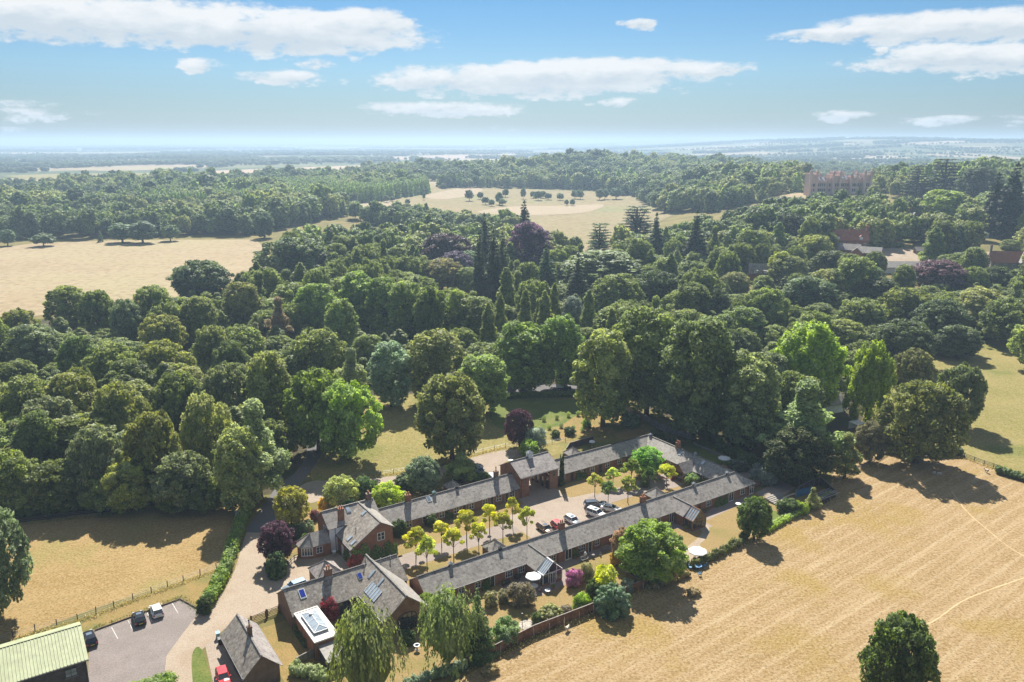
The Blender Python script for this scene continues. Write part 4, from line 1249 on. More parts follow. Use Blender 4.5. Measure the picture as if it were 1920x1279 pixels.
# --- gatehouse --------------------------------------------------------------------------------------------
B = Bld('gatehouse', 'two-storey brick gatehouse with an open carriageway and white cupola', 'building', 36.9, 23.3)
m = MB(); m.prism([(36.9, 23.3), (39.2, 23.3), (39.2, 31.3), (36.9, 31.3)], -.2, 4.9); B.part('wall', m, M['brick'])
m = MB(); m.prism([(44.8, 23.3), (47, 23.3), (47, 31.3), (44.8, 31.3)], -.2, 4.9); B.part('wall', m, M['brick_warm'])
m = MB(); m.add([(36.9, 23.3, 4.9), (36.9, 31.3, 4.9), (36.9, 27.3, 7.1), (37.2, 23.3, 4.9), (37.2, 31.3, 4.9), (37.2, 27.3, 7.1)], [(0, 2, 1), (3, 4, 5)]); B.part('gable', m, M['brick'])
m = MB(); m.add([(46.7, 23.3, 4.9), (46.7, 31.3, 4.9), (46.7, 27.3, 7.1), (47, 23.3, 4.9), (47, 31.3, 4.9), (47, 27.3, 7.1)], [(0, 2, 1), (3, 4, 5)]); B.part('gable', m, M['brick'])
m = MB(); m.box(39.2, 44.8, 23.32, 23.62, 4.45, 4.9); m.box(39.2, 44.8, 30.95, 31.25, 4.45, 4.9); B.part('beam', m, M['wood'])
for a, sg in ((39.2, 1), (44.8, -1)):
    m = MB(); m.bar((a, 23.45, 3.5), (a + sg * .9, 23.45, 4.5), .14, .16); B.part('brace', m, M['cream'])
m = MB(); m.box(39.21, 44.79, 23.7, 30.9, 4.5, 4.75); B.part('ceiling', m, M['cream'])
k = 2.2 / 4.0
for q in ([(36.7, 22.95, 5.0 - .35 * k), (47.2, 22.95, 5.0 - .35 * k), (47.2, 27.3, 7.2), (36.7, 27.3, 7.2)], [(36.7, 27.3, 7.2), (47.2, 27.3, 7.2), (47.2, 31.65, 5.0 - .35 * k), (36.7, 31.65, 5.0 - .35 * k)]):
    m = MB(); slab(m, q); B.part('roof', m, M['slate_red'])
ridgeline(B, [(36.7, 27.3, 7.2), (47.2, 27.3, 7.2)], 'ridge_dark'); gutter(B, (36.8, 22.88, 4.68), (47.2, 22.88, 4.68))
pipe(B, 't-', 23.3, 37.1, 4.7)
for u in (38.0, 45.9): window(B, 't-', 23.3, u - .25, u + .25, 3.1, 4.2, 1, 1, 'wood_dark', 'glass', True)
for u in (24.2, 26.0, 27.8, 29.6):
    m = MB(); m.box(44.74, 44.79, u - .5, u + .5, 0, 2.3); c = B.part('doorway', m, M['glass'])
    m = MB(); m.box(44.5, 44.8, u + .6, u + 1.05, 0, 2.6); B.part('pier', m, M['brick_warm'])
m = MB(); m.box(44.42, 44.8, 23.6, 31.0, 2.6, 3.0); B.part('lintel', m, M['brick'])
m = MB(); m.box(41.6, 42.6, 26.8, 27.8, 6.7, 8.1)
for j in range(5): m.box(41.55, 42.65, 26.75, 27.85, 7.25 + j * .16, 7.30 + j * .16)
c = B.part('cupola', m, M['white'])
m = MB(); m.add([(41.4, 26.6, 8.1), (42.8, 26.6, 8.1), (42.8, 28.0, 8.1), (41.4, 28.0, 8.1), (42.1, 27.3, 8.7)], [(3, 2, 1, 0), (0, 1, 4), (1, 2, 4), (2, 3, 4), (3, 0, 4)]); B.part('cupola_roof', m, M['lead'], c)
m = MB(); m.tube([(42.1, 27.3, 8.6), (42.1, 27.3, 9.5)], [.03, .02], 5); m.box(41.8, 42.4, 27.28, 27.32, 9.2, 9.3); B.part('weather_vane', m, M['copper'], c)

# --- two-storey house -----------------------------------------------------------------------------------
B = Bld('brick_house', 'two-storey brick house with white rear wall and steep cross wing beside the court', 'house', -6, 17)
m = MB(); m.prism([(-6, 24.1), (4.2, 24.1), (4.2, 30.1), (-6, 30.1)], -.2, 4.95); B.part('wall', m, M['brick'])
m = MB(); m.box(-6.02, -1.0, 24.02, 24.1, -.1, 4.95); B.part('rendered_wall', m, M['white_render'])
for a, b in ((-6, -5.7), (3.9, 4.2)):
    m = MB(); m.add([(a, 24.1, 4.95), (a, 30.1, 4.95), (a, 27.1, 7.0), (b, 24.1, 4.95), (b, 30.1, 4.95), (b, 27.1, 7.0)], [(0, 2, 1), (3, 4, 5), (0, 3, 5, 2), (1, 2, 5, 4)]); B.part('gable', m, M['brick'])
k = 2.05 / 3.0
for q in ([(-6.3, 23.8, 5.05 - .3 * k), (4.4, 23.8, 5.05 - .3 * k), (4.4, 27.1, 7.1), (-6.3, 27.1, 7.1)], [(-6.3, 27.1, 7.1), (4.4, 27.1, 7.1), (4.4, 30.4, 5.05 - .3 * k), (-6.3, 30.4, 5.05 - .3 * k)]):
    m = MB(); slab(m, q); B.part('roof', m, M['slate'])
ridgeline(B, [(-6.3, 27.1, 7.1), (4.4, 27.1, 7.1)], 'ridge')
# cross wing: ridge at s=1.2, left slope runs low (catslide)
RS, RZ = 1.2, 7.15; LS, LZ = -4.5, 3.5; QS, QZ = 3.7, 5.65
prof = [(LS, 0), (QS, 0), (QS, QZ - .1), (RS, RZ - .12), (LS, LZ - .1)]
m = MB(); m.add([(a, 17.1, z) for a, z in prof] + [(a, 24.3, z) for a, z in prof], [(0, 1, 2, 3, 4), (9, 8, 7, 6, 5)] + [(i, 5 + i, 5 + (i + 1) % 5, (i + 1) % 5) for i in range(5)]); B.part('wing_wall', m, M['brick'])
kl = (RZ - LZ) / (RS - LS); kr = (RZ - QZ) / (QS - RS)
m = MB(); slab(m, [(LS - .3, 16.85, LZ - .3 * kl), (RS, 16.85, RZ), (RS, 27.0, RZ), (RS - (RZ - 5.0) / kl, 24.0, 5.0), (LS - .3, 24.0, LZ - .3 * kl)], .12); B.part('wing_roof', m, M['slate_old'])
m = MB(); slab(m, [(RS, 16.85, RZ), (QS + .3, 16.85, QZ - .3 * kr), (QS + .3, 25.2, QZ - .3 * kr), (RS, 27.0, RZ)], .12); B.part('wing_roof', m, M['slate_pale'])
ridgeline(B, [(RS, 16.85, RZ), (RS, 27.0, RZ)], 'ridge', .24)
for e0, e1 in (((LS - .3, LZ - .3 * kl), (RS, RZ)), ((RS, RZ), (QS + .3, QZ - .3 * kr))):
    m = MB(); m.bar((e0[0], 16.8, e0[1] - .08), (e1[0], 16.8, e1[1] - .08), .06, .2); B.part('bargeboard', m, M['ridge'])
window(B, 't-', 17.1, .55, 2.05, 3.4, 5.0, 2, 2, t=.11); window(B, 't-', 17.1, 1.6, 3.0, .4, 1.9, 2, 2, t=.1); window(B, 't-', 17.1, -2.4, -1.2, .9, 2.4, 2, 2, t=.1)
window(B, 's-', -6.0, 25.6, 27.0, 3.1, 4.4, 2, 2, t=.1); window(B, 's-', LS, 18.4, 19.7, .8, 2.3, 2, 2, t=.09); door(B, 's-', LS, 21.0, 22.0, .02, 2.1, 'white', 'white')
door(B, 's-', LS, 17.3, 18.2, .02, 2.2, 'white', 'white')
chimney(B, -3.3, 24.7, 4.9, 8.0, 1.0, .9, 2, 'brick', 'terracotta'); chimney(B, 3.4, 27.1, 6.6, 8.4, .9, .9, 2, 'brick_brown', 'terracotta', along='t')
zl = lambda s, t: RZ - (RS - s) * kl
zm = lambda s, t: 7.1 - (27.1 - t) * k
for p, a, b in (((655, 1010), 1.1, .75), ((662, 1018), 1.1, .75), ((682, 963), 1.0, .7)):
    s_, t_ = meet(*p, zl); rooflight(B, zl, s_, t_, a, b, 'lead', 'glass_pale')
s_, t_ = meet(653, 957, zm); rooflight(B, zm, s_, t_, .8, 1.0, 'lead', 'glass_pale')
vent(B, -2.2, 20.4, zl(-2.2, 20.4), 'lead', .5); pipe(B, 't-', 24.02, -4.9, 4.9); gutter(B, (LS - .36, 16.9, LZ - .3), (LS - .36, 24, LZ - .3)); gutter(B, (-6.2, 23.74, 4.78), (-1.2, 23.74, 4.78))

# --- bow-ended garden room -------------------------------------------------------------------------------
B = Bld('garden_room', 'low bow-ended room with hipped slate roof against the left of the house', 'building', -9, 25)
fp = [(-6.05, 23.5), (-9.5, 23.5), (-11.5, 24.5), (-11.5, 26.4), (-9.5, 27.4), (-6.05, 27.4)]
m = MB(); m.prism([(a, b) for a, b in fp][::-1], -.1, 2.5); B.part('wall', m, M['brick'])
ap = (-9.3, 25.45, 4.3); rb = (-6.06, 25.45, 4.3)
o = [(-6.06, 23.2, 2.5), (-9.6, 23.2, 2.5), (-11.85, 24.35, 2.5), (-11.85, 26.55, 2.5), (-9.6, 27.7, 2.5), (-6.06, 27.7, 2.5)]
for i, q in enumerate(([o[0], o[1], ap, rb], [o[1], o[2], ap], [o[2], o[3], ap], [o[3], o[4], ap], [o[4], o[5], rb, ap])):
    m = MB(); slab(m, q, .1); B.part('roof', m, M['slate_pale' if i < 2 else 'slate'])
for q in o[1:5]: ridgeline(B, [ap, q], 'ridge', .16)
for u in (-11.0, -10.55, -10.1):
    pass
m = MB()
for f in np.linspace(.06, .94, 5):
    a = (-9.5 + (-2.0) * f, 23.5 + 1.0 * f); m.box(a[0] - .06, a[0] + .06, a[1] - .12, a[1] - .02, .7, 2.25)
    m.box(a[0] - .02, a[0] + .02, a[1] - .1, a[1] - .03, .7, 2.2)
m.bar((-9.55, 23.41, .68), (-11.5, 24.39, .68), .1, .12); m.bar((-9.55, 23.41, 2.25), (-11.5, 24.39, 2.25), .1, .1)
w = B.part('bow_window', m, M['white'])
m = MB(); m.bar((-9.55, 23.45, 1.48), (-11.45, 24.41, 1.48), .05, 1.5); B.part('pane', m, M['glass'], w)
window(B, 't-', 23.5, -8.9, -7.7, .8, 2.1, 2, 2)

# --- barn with cross gable and flat-roofed extension -------------------------------------------------------
B = Bld('barn_house', 'L-shaped brick barn with grey slate roof, big arched gable window and slanted roof glazing', 'house', -20.2, 3.3)
range_s(B, -20.2, -.35, 3.3, 10.8, 3.0, 5.6, 'slate_old', 'brick_old', 'ridge_dark', (.15, .1), .3, tr=7.05)
c, hw, rg_, ev_ = -5.2, 3.75, 6.25, 3.1; k = (rg_ - ev_) / hw
m = MB(); m.prism([(c - hw, -6.3), (c + hw, -6.3), (c + hw, 3.3), (c - hw, 3.3)], -.2, ev_ - .08); B.part('cross_wall', m, M['brick_old'])
m = MB(); m.add([(c - hw, -6.3, ev_ - .08), (c + hw, -6.3, ev_ - .08), (c, -6.3, rg_ - .1), (c - hw, -6.0, ev_ - .08), (c + hw, -6.0, ev_ - .08), (c, -6.0, rg_ - .1)], [(0, 1, 2), (3, 5, 4)]); B.part('cross_gable', m, M['brick_old'])
zc = lambda s, t: rg_ - abs(s - c) * k
# slopes run back and die into the main roof
m = MB(); slab(m, [(c - hw - .3, -6.6, ev_ - .3 * k), (c, -6.6, rg_), (c, 9.2, rg_ ), (c - .9, 6.9, zc(c - .9, 0)), (c - hw - .3, 3.0, ev_ - .3 * k)], .12); B.part('cross_roof', m, M['slate_old'])
m = MB(); slab(m, [(c, -6.6, rg_), (c + hw + .3, -6.6, ev_ - .3 * k), (c + hw + .3, 3.0, ev_ - .3 * k), (c + .9, 6.9, zc(c + .9, 0)), (c, 9.2, rg_)], .12); B.part('cross_roof', m, M['slate_pale'])
m = MB(); m.add([(c - 1.1, 7.0, 5.2), (c + 1.1, 7.0, 5.2), (c, 9.1, rg_ - .15), (c - 1.1, 9.3, 3.9), (c + 1.1, 9.3, 3.9)], [(0, 2, 3), (1, 4, 2), (2, 4, 3)]); B.part('cross_hip', m, M['slate_old'])
ridgeline(B, [(c, -6.6, rg_), (c, 9.0, rg_)], 'ridge', .26)
for sg in (-1, 1):
    m = MB(); m.bar((c + sg * (hw + .3), -6.63, ev_ - .3 * k - .08), (c, -6.63, rg_ - .08), .06, .2); B.part('bargeboard', m, M['ridge'])
# arched window: dark frame with bars
m = MB(); aw, ah = 1.6, 2.4; cs = -5.1
arc = [(cs + math.cos(a) * aw, ah + math.sin(a) * .75) for a in np.linspace(0, math.pi, 11)]
for p, q in zip([(cs + aw, .02)] + arc, arc + [(cs - aw, .02)]): m.bar((p[0], -6.36, p[1]), (q[0], -6.36, q[1]), .12, .1)
for a in (-.8, 0, .8): m.box(cs + a - .04, cs + a + .04, -6.41, -6.33, 0, ah + .75 * math.sqrt(1 - (a / aw) ** 2))
for z in (1.0, 2.1): m.box(cs - aw, cs + aw, -6.40, -6.34, z, z + .08)
w = B.part('arched_window', m, M['wood_dark'])
m = MB(); pts = [(cs + aw, 0.02)] + arc + [(cs - aw, 0.02)]; m.add([(a, -6.32, z) for a, z in pts], [tuple(range(len(pts) - 1, -1, -1))]); B.part('pane', m, M['glass'], w)
chimney(B, -12.75, 7.05, 5.2, 6.9, 1.15, .85, 2, 'brick', 'terracotta')
zb = lambda s, t: 5.6 - (7.05 - t) * (2.6 / 3.75)
s_, t_ = meet(567, 1114, zb); rooflight(B, zb, s_, t_, 1.0, 1.3, 'white', 'glass_blue')
s_, t_ = meet(675, 1081, zb); rooflight(B, zb, s_, t_, .8, 1.0, 'lead', 'glass_blue')
for p in ((697, 1077), (713, 1093)):
    s_, t_ = meet(*p, zc); rooflight(B, zc, s_, t_, 1.3, .6, 'lead', 'glass_pale')
# long slanted glazing
q = [meet(*p, zc) for p in ((697.6, 1091), (717, 1111), (700, 1130), (683.5, 1110))]
s0_, s1_ = (q[2][0] + q[3][0]) / 2, (q[0][0] + q[1][0]) / 2; t0_, t1_ = (q[1][1] + q[2][1]) / 2, (q[0][1] + q[3][1]) / 2
m = MB(); slab(m, [(s0_, t0_, zc(s0_, 0) + .1), (s1_, t0_, zc(s1_, 0) + .1), (s1_, t1_, zc(s1_, 0) + .1), (s0_, t1_, zc(s0_, 0) + .1)], .08)
gz = B.part('roof_glazing', m, M['glass_pale'])
for f in np.linspace(0, 1, 6):
    tt = t0_ + (t1_ - t0_) * f; b = MB(); b.bar((s0_, tt, zc(s0_, 0) + .13), (s1_, tt, zc(s1_, 0) + .13), .09, .07); B.part('glazing_bar', b, M['white'], gz)
for p in ((683, 1063), (714, 1052), (732, 1047)):
    s_, t_ = meet(*p, zb); vent(B, s_, t_, zb(s_, t_) + .1, 'metal', .35)
for u in (-18.0, -13.4, -10.6): window(B, 't+', 10.8, u, u + 1.3, .9, 2.3, 2, 2)
window(B, 't-', 3.3, -15.2, -13.6, .6, 2.4, 3, 2, 'wood_dark'); window(B, 't-', 3.3, -12.6, -10.6, .1, 2.4, 3, 2, 'wood_dark'); gutter(B, (c - hw - .36, -6.5, ev_ - .34), (c - hw - .36, 2.9, ev_ - .34)); pipe(B, 's-', -20.2, 3.6, 2.8)
B = Bld('flat_roof_extension', 'brick extension with white flat roof and glass lantern joined to the barn', 'building', -19.9, -5.7)
m = MB(); m.prism([(-19.95, -5.7), (-16.3, -5.7), (-16.3, 3.25), (-19.95, 3.25)], -.2, 3.02); B.part('wall', m, M['brick'])
m = MB(); m.box(-20.05, -16.2, -5.85, 3.28, 3.02, 3.14)
for a in ((-20.05, -19.8, -5.85, 3.28), (-16.45, -16.2, -5.85, 3.28), (-19.8, -16.45, -5.85, -5.6), (-19.8, -16.45, 3.03, 3.28)): m.box(a[0], a[1], a[2], a[3], 3.14, 3.24)
B.part('flat_roof', m, M['flat_white'])
m = MB(); m.box(-19.3, -17.1, -3.9, 1.9, 3.14, 3.5); lt = B.part('lantern_kerb', m, M['lead'])
x0, x1, y0, y1 = -19.35, -17.05, -3.95, 1.95
cr = [(x0, y0, 3.52), (x1, y0, 3.52), (x1, y1, 3.52), (x0, y1, 3.52), (-18.2, -2.9, 4.0), (-18.2, .9, 4.0)]
for f in ((0, 1, 4), (1, 2, 5, 4), (2, 3, 5), (3, 0, 4, 5)):
    m = MB(); m.add([cr[i] for i in f], [tuple(range(len(f)))]); B.part('pane', m, M['glass_pale'], lt)
for a, b in ((0, 4), (1, 4), (2, 5), (3, 5), (4, 5), (0, 1), (1, 2), (2, 3), (3, 0)):
    m = MB(); m.bar(cr[a], cr[b], .08, .08); B.part('glazing_bar', m, M['white'], lt)
for f in (.25, .5, .75):
    y = y0 + (y1 - y0) * f
    for xx in (x0, x1): m = MB(); m.bar((xx, y, 3.53), (-18.2, min(.9, max(-2.9, y)), 4.01), .06, .06); B.part('glazing_bar', m, M['white'], lt)
m = MB(); m.box(-18.45, -17.95, .2, .7, 3.98, 4.18); B.part('vent_cap', m, M['metal'], lt)
window(B, 't-', -5.7, -19.3, -17.0, .5, 2.3, 3, 1, 'wood_dark'); pipe(B, 's-', -19.95, -5.5, 3.0)
m = MB(); wbox(m, 's-', -19.95, 2.6, 3.2, .02, 2.6, .003, .1); B.part('brick_pier', m, M['brick_brown'])
B = Bld('lean_to_shed', 'small dark-roofed lean-to shed at the foot of the flat-roofed extension', 'shed', -18.4, -8.4)
m = MB(); m.prism([(-19.4, -9.6), (-16.6, -9.6), (-16.6, -5.9), (-19.4, -5.9)], -.1, 1.9); B.part('wall', m, M['wood_dark'])
m = MB(); slab(m, [(-19.6, -9.8, 2.0), (-16.4, -9.8, 2.0), (-16.4, -5.88, 2.5), (-19.6, -5.88, 2.5)], .08); B.part('roof', m, M['slate_pale'])
door(B, 't-', -9.6, -18.6, -17.7, .02, 1.8, 'wood_dark', 'wood_dark')
# brick walls between house and barn
B = Bld('garden_wall', 'low brick wall with shrubs between the two-storey house and the barn', 'wall', -6, 13.2)
m = MB(); m.box(-5.0, 1.6, 12.9, 13.2, -.1, 1.5); B.part('wall', m, M['brick']); m = MB(); m.box(-5.05, 1.65, 12.85, 13.25, 1.5, 1.6); B.part('coping', m, M['stone_grey'])

# --- outbuilding at the bottom -------------------------------------------------------------------------------
B = Bld('outbuilding', 'small brick outbuilding with weathered slate roof and tall dark chimney by the red car', 'building', -28.1, -7)
m = MB(); m.prism([(-30.5, -7), (-25.7, -7), (-25.7, 5.0), (-30.5, 5.0)], -.2, 2.55); B.part('wall', m, M['brick_brown'])
c, k = -28.1, 2.35 / 2.4
for a, b in ((-7.0, -6.7), (4.7, 5.0)):
    m = MB(); m.add([(-30.5, a, 2.55), (-25.7, a, 2.55), (c, a, 4.92), (-30.5, b, 2.55), (-25.7, b, 2.55), (c, b, 4.92)], [(0, 1, 2), (3, 5, 4)]); B.part('gable', m, M['brick_brown'])
for sg in (-1, 1):
    m = MB(); slab(m, [(c, -7.2, 5.05), (c + sg * 2.75, -7.2, 5.05 - 2.75 * k), (c + sg * 2.75, 5.2, 5.05 - 2.75 * k), (c, 5.2, 5.05)], .1); B.part('roof', m, M['slate_red' if sg > 0 else 'slate_old'])
    gutter(B, (c + sg * 2.8, -7, 5.0 - 2.8 * k), (c + sg * 2.8, 5, 5.0 - 2.8 * k))
ridgeline(B, [(c, -7.2, 5.05), (c, 5.2, 5.05)], 'ridge', .22)
chimney(B, c + .1, -1.2, 4.5, 6.4, .6, .6, 0, 'brick_brown', cowl=True)
window(B, 's-', -30.5, 1.0, 2.2, .9, 2.0, 2, 2); door(B, 's-', -30.5, -2.0, -1.0, .02, 2.1, 'wood_dark', 'wood'); window(B, 's-', -30.5, -5.4, -4.2, .9, 2, 2, 2)
B = Bld('timber_screen', 'orange timber screen boards at the corner of the outbuilding by a turquoise bin', 'fence', -29.6, 8.0)
for i in range(9):
    a = -30.3 + i * .28; m = MB(); m.box(a, a + .25, 6.5 + i * .06, 6.56 + i * .06, 0, 1.7 + (i % 3) * .04); B.part('board', m, M['wood_orange'])
for i in range(5):
    a = 5.2 + i * .28; m = MB(); m.box(-30.45, -30.39, a, a + .25, 0, 1.72 - (i % 2) * .05); B.part('board', m, M['wood_orange'])

# --- green-roofed office ---------------------------------------------------------------------------------------
B = Bld('office_building', 'dark-clad two-storey building with a ribbed pale green metal roof', 'building', -66, 8)
m = MB(); m.prism([(-88, 5.1), (-48.7, 5.1), (-48.7, 13.8), (-88, 13.8)], -.3, 5.5); B.part('wall', m, M['cladding'])
k1 = 1.35 / 7.3
m = MB(); m.add([(-48.7, 5.1, 5.5), (-48.7, 13.8, 5.5), (-48.7, 12.0, 6.8)], [(0, 1, 2)]); B.part('gable', m, M['cladding'])
for q in ([(-88.3, 4.7, 5.55), (-48.4, 4.7, 5.55), (-48.4, 12.0, 6.95), (-88.3, 12.0, 6.95)], [(-88.3, 12.0, 6.95), (-48.4, 12.0, 6.95), (-48.4, 14.1, 6.3), (-88.3, 14.1, 6.3)]):
    m = MB(); slab(m, q, .12); B.part('roof', m, M['green_sheet'])
rb0 = None
for i in range(94):
    a = -88 + i * .42
    if rb0 is None:
        m = MB(); m.bar((-87.9, 4.72, 5.57), (-87.9, 11.9, 6.96), .09, .09); rb0 = B.part('roof_rib', m, M['green_sheet'])
    else:
        r_ = share(rb0); r_.location = (i * .42, 0, 0)
m = MB(); m.bar((-88.3, 12.0, 7.0), (-48.4, 12.0, 7.0), .35, .08); B.part('ridge_cap', m, M['green_sheet'])
m = MB(); m.box(-48.42, -48.3, 4.65, 14.1, 5.9, 6.2); gutter(B, (-88, 4.62, 5.45), (-48.4, 4.62, 5.45)); pipe(B, 't-', 5.1, -48.9, 5.4)
for i in range(16):
    m = MB(); z = .3 + i * .33; m.box(-88, -48.72, 5.06, 5.1, z, z + .03); r_ = B.part('cladding_board', m, M['cladding'])
for a in (-51.4, -57.0, -62.6, -68.2, -73.8): window(B, 't-', 5.06, a, a + 1.45, 3.5, 4.75, 2, 2, 'black', 'glass_sky')
for a in (-54.2, -60, -66): window(B, 't-', 5.06, a, a + 1.45, .8, 2.1, 2, 2, 'black', 'glass_sky')
window(B, 's+', -48.7, 7.0, 8.4, 3.4, 4.6, 2, 1, 'black')

# --- little hipped pavilions --------------------------------------------------------------------------------------
def pavilion(label, s, t, hw, ev, ap, mat):
    B = Bld('pavilion', label, 'outbuilding', s, t)
    m = MB(); m.box(s - hw + .2, s + hw - .2, t - hw + .2, t + hw - .2, 0, ev); B.part('wall', m, M['wood'])
    c4 = [(s - hw, t - hw, ev), (s + hw, t - hw, ev), (s + hw, t + hw, ev), (s - hw, t + hw, ev)]
    for i in range(4):
        m = MB(); m.add([c4[i], c4[(i + 1) % 4], (s, t, ap)], [(0, 1, 2)]); B.part('roof', m, M[mat])
    m = MB(); m.add(c4, [(3, 2, 1, 0)]); B.part('soffit', m, M['wood'])
    for q in c4: ridgeline(B, [(s, t, ap), q], 'ridge', .12)
    m = MB(); m.tube([(s, t, ap - .05), (s, t, ap + .2), (s, t, ap + .35)], [.08, .12, .03], 8); B.part('finial', m, M['lead'])
    window(B, 't-', t - hw + .2, s - .5, s + .5, .8, ev - .3, 2, 1)
pavilion('small hip-roofed store standing behind the long front range, left of the bronze car', 18.6, 5.0, 1.9, 2.2, 3.7, 'slate_pale')
pavilion('small pale hip-roofed store behind the front range near the cross range', 59.2, 4.9, 1.9, 2.2, 3.8, 'slate_pale')
pavilion('small pale hip-roofed summerhouse behind the rear right range', 59.0, 33.2, 1.8, 2.2, 3.6, 'slate_pale')
pavilion('small grey hip-roofed store behind the rear left range', 25.6, 33.0, 1.7, 2.1, 3.4, 'slate')
pavilion('square hip-roofed store on the drive between barn and house', -10.5, 14.6, 2.4, 2.2, 4.1, 'slate_red')

# --- houses of the village and the castle, far off ---------------------------------------------------------------
class Far:
    def __init__(s, name, label, cat, px, py, rot):
        g = at(px, py); s.e = thing(name, label, cat, g, rot); s.g = g
    def part(s, name, m, mat, parent=None): return m.build(name, M[mat], parent or s.e)
    def block(s, x0, x1, y0, y1, ev, rg, wall, roof, axis='x', name='wall', o=.4, zb=-2.5):
        m = MB(); m.box(x0, x1, y0, y1, zb, ev); s.part(name, m, wall)
        if axis == 'x':
            yc = (y0 + y1) / 2
            q1 = [(x0 - o, y0 - o, ev - .2), (x1 + o, y0 - o, ev - .2), (x1 + o, yc, rg), (x0 - o, yc, rg)]; q2 = [(x0 - o, yc, rg), (x1 + o, yc, rg), (x1 + o, y1 + o, ev - .2), (x0 - o, y1 + o, ev - .2)]
            tr = [[(a, y0, ev), (a, y1, ev), (a, yc, rg - .2)] for a in (x0, x1)]
        else:
            xc = (x0 + x1) / 2
            q1 = [(x0 - o, y0 - o, ev - .2), (xc, y0 - o, rg), (xc, y1 + o, rg), (x0 - o, y1 + o, ev - .2)]; q2 = [(xc, y0 - o, rg), (x1 + o, y0 - o, ev - .2), (x1 + o, y1 + o, ev - .2), (xc, y1 + o, rg)]
            tr = [[(x0, a, ev), (x1, a, ev), (xc, a, rg - .2)] for a in (y0, y1)]
        for q in (q1, q2): m = MB(); slab(m, q, .2); s.part('roof', m, roof)
        for t3 in tr: m = MB(); m.add(t3, [(0, 1, 2)]); s.part('gable', m, wall)
    def win(s, x, y, z, w=1.2, h=1.5, face='y'):
        m = MB()
        if face == 'y': m.box(x - w / 2, x + w / 2, y - .12, y - .003, z, z + h)
        else: m.box(y - .12, y - .003, x - w / 2, x + w / 2, z, z + h)
        f = s.part('window', m, 'white'); m = MB()
        for k in (-1, 1):
            if face == 'y': m.box(x + k * w * .24 - w * .19, x + k * w * .24 + w * .19, y - .15, y - .121, z + .12, z + h - .12)
            else: m.box(y - .15, y - .121, x + k * w * .24 - w * .19, x + k * w * .24 + w * .19, z + .12, z + h - .12)
        s.part('pane', m, 'glass', f)
    def stack(s, x, y, z0, z1, mat='brick', w=1.1, d=.9, pots=2):
        m = MB(); m.box(x - w / 2, x + w / 2, y - d / 2, y + d / 2, z0, z1); m.box(x - w / 2 - .12, x + w / 2 + .12, y - d / 2 - .12, y + d / 2 + .12, z1, z1 + .25); c = s.part('chimney', m, mat)
        for k in range(pots):
            m = MB(); xx = x + (k - (pots - 1) / 2) * .5; m.tube([(xx, y, z1 + .2), (xx, y, z1 + .8)], [.18, .14], 6); s.part('chimney_pot', m, 'terracotta', c)
F1 = Far('farmhouse', 'red-tiled brick farmhouse with dormers above grey-roofed outbuildings in the village', 'house', 1590, 472, math.radians(-8))
F1.block(-13, 11, 0, 8, 7.0, 12.6, 'brick', 'red_tile'); F1.stack(1, 2.2, 9, 14); F1.stack(10.6, 4, 7, 14.5, w=1.4, d=2)
for x in (-9, -5, 5, 9): F1.win(x, 0, 3.6)
for x in (-6.4, 6.6):
    m = MB(); m.box(x - .9, x + .9, -.4, 3, 7.3, 8.8); F1.part('dormer', m, 'white'); m = MB(); slab(m, [(x - 1.2, -.7, 8.8), (x, -.7, 9.8), (x, 3.6, 9.8), (x - 1.2, 3, 8.8)], .1); slab(m, [(x, -.7, 9.8), (x + 1.2, -.7, 8.8), (x + 1.2, 3, 8.8), (x, 3.6, 9.8)], .1); F1.part('dormer_roof', m, 'red_tile')
F2 = Far('farm_outbuildings', 'low grey-roofed farm buildings in front of the red-tiled farmhouse', 'building', 1612, 478, math.radians(-30))
F2.block(-13, 0, -4, 3, 3.2, 6.2, 'brick', 'slate'); F2.block(0, 12, -12, -4, 3.0, 6.0, 'brick_brown', 'slate'); F2.block(-3, 3, -16, -4, 3.2, 6.0, 'brick', 'slate_pale', 'y')
F3 = Far('cottage', 'brown-roofed brick cottage with pale dormers hidden among trees left of the village', 'house', 1428, 528, math.radians(-6))
F3.block(-6.5, 6.5, 0, 6.5, 4.4, 9.2, 'brick', 'slate_old')
for x in (-3.4, 1.6): m = MB(); m.box(x - .9, x + .9, -.3, 2.6, 4.6, 5.9); F3.part('dormer', m, 'white'); m = MB(); slab(m, [(x - 1.2, -.6, 5.8), (x + 1.2, -.6, 5.8), (x + 1.2, 3.4, 7.0), (x - 1.2, 3.4, 7.0)], .12); F3.part('dormer_roof', m, 'slate_pale')
F3.win(-2, 0, 1.2); F3.win(2.5, 0, 1.2)
F4 = Far('chapel_house', 'grey stone house with orange-red tiled roof at the right edge of the picture', 'house', 1888, 505, math.radians(-14))
F4.block(-8, 9, 0, 7, 3.8, 9.4, 'stone_grey', 'red_tile'); F4.stack(-8, 3.5, 4, 12.2, 'stone_grey'); F4.block(5, 11, -5, 3, 4.4, 9.5, 'stone_grey', 'slate', 'y')
for x in (-5, -1, 3): F4.win(x, 0, 1.2)
F5 = Far('low_building', 'long pale grey flat-pitched roof between the village trees', 'building', 1690, 513, math.radians(-3))
F5.block(-10, 13, 0, 9, 3.4, 6.0, 'white', 'slate_pale')
F6 = Far('gabled_house', 'brown-tiled gabled house with chimney peeping between dark trees', 'house', 1712, 434, math.radians(12))
F6.block(-5, 5, 0, 8, 7.5, 13, 'brick', 'slate_old', 'y'); F6.stack(0, 5, 11, 15.5); F6.win(0, 0, 3)
F7 = Far('garage', 'small grey-roofed garage left of the yellow-green pointed tree', 'garage', 1730, 478, math.radians(-5)); F7.block(-3.5, 3.5, 0, 5, 2.4, 4.4, 'brick_brown', 'slate_pale')
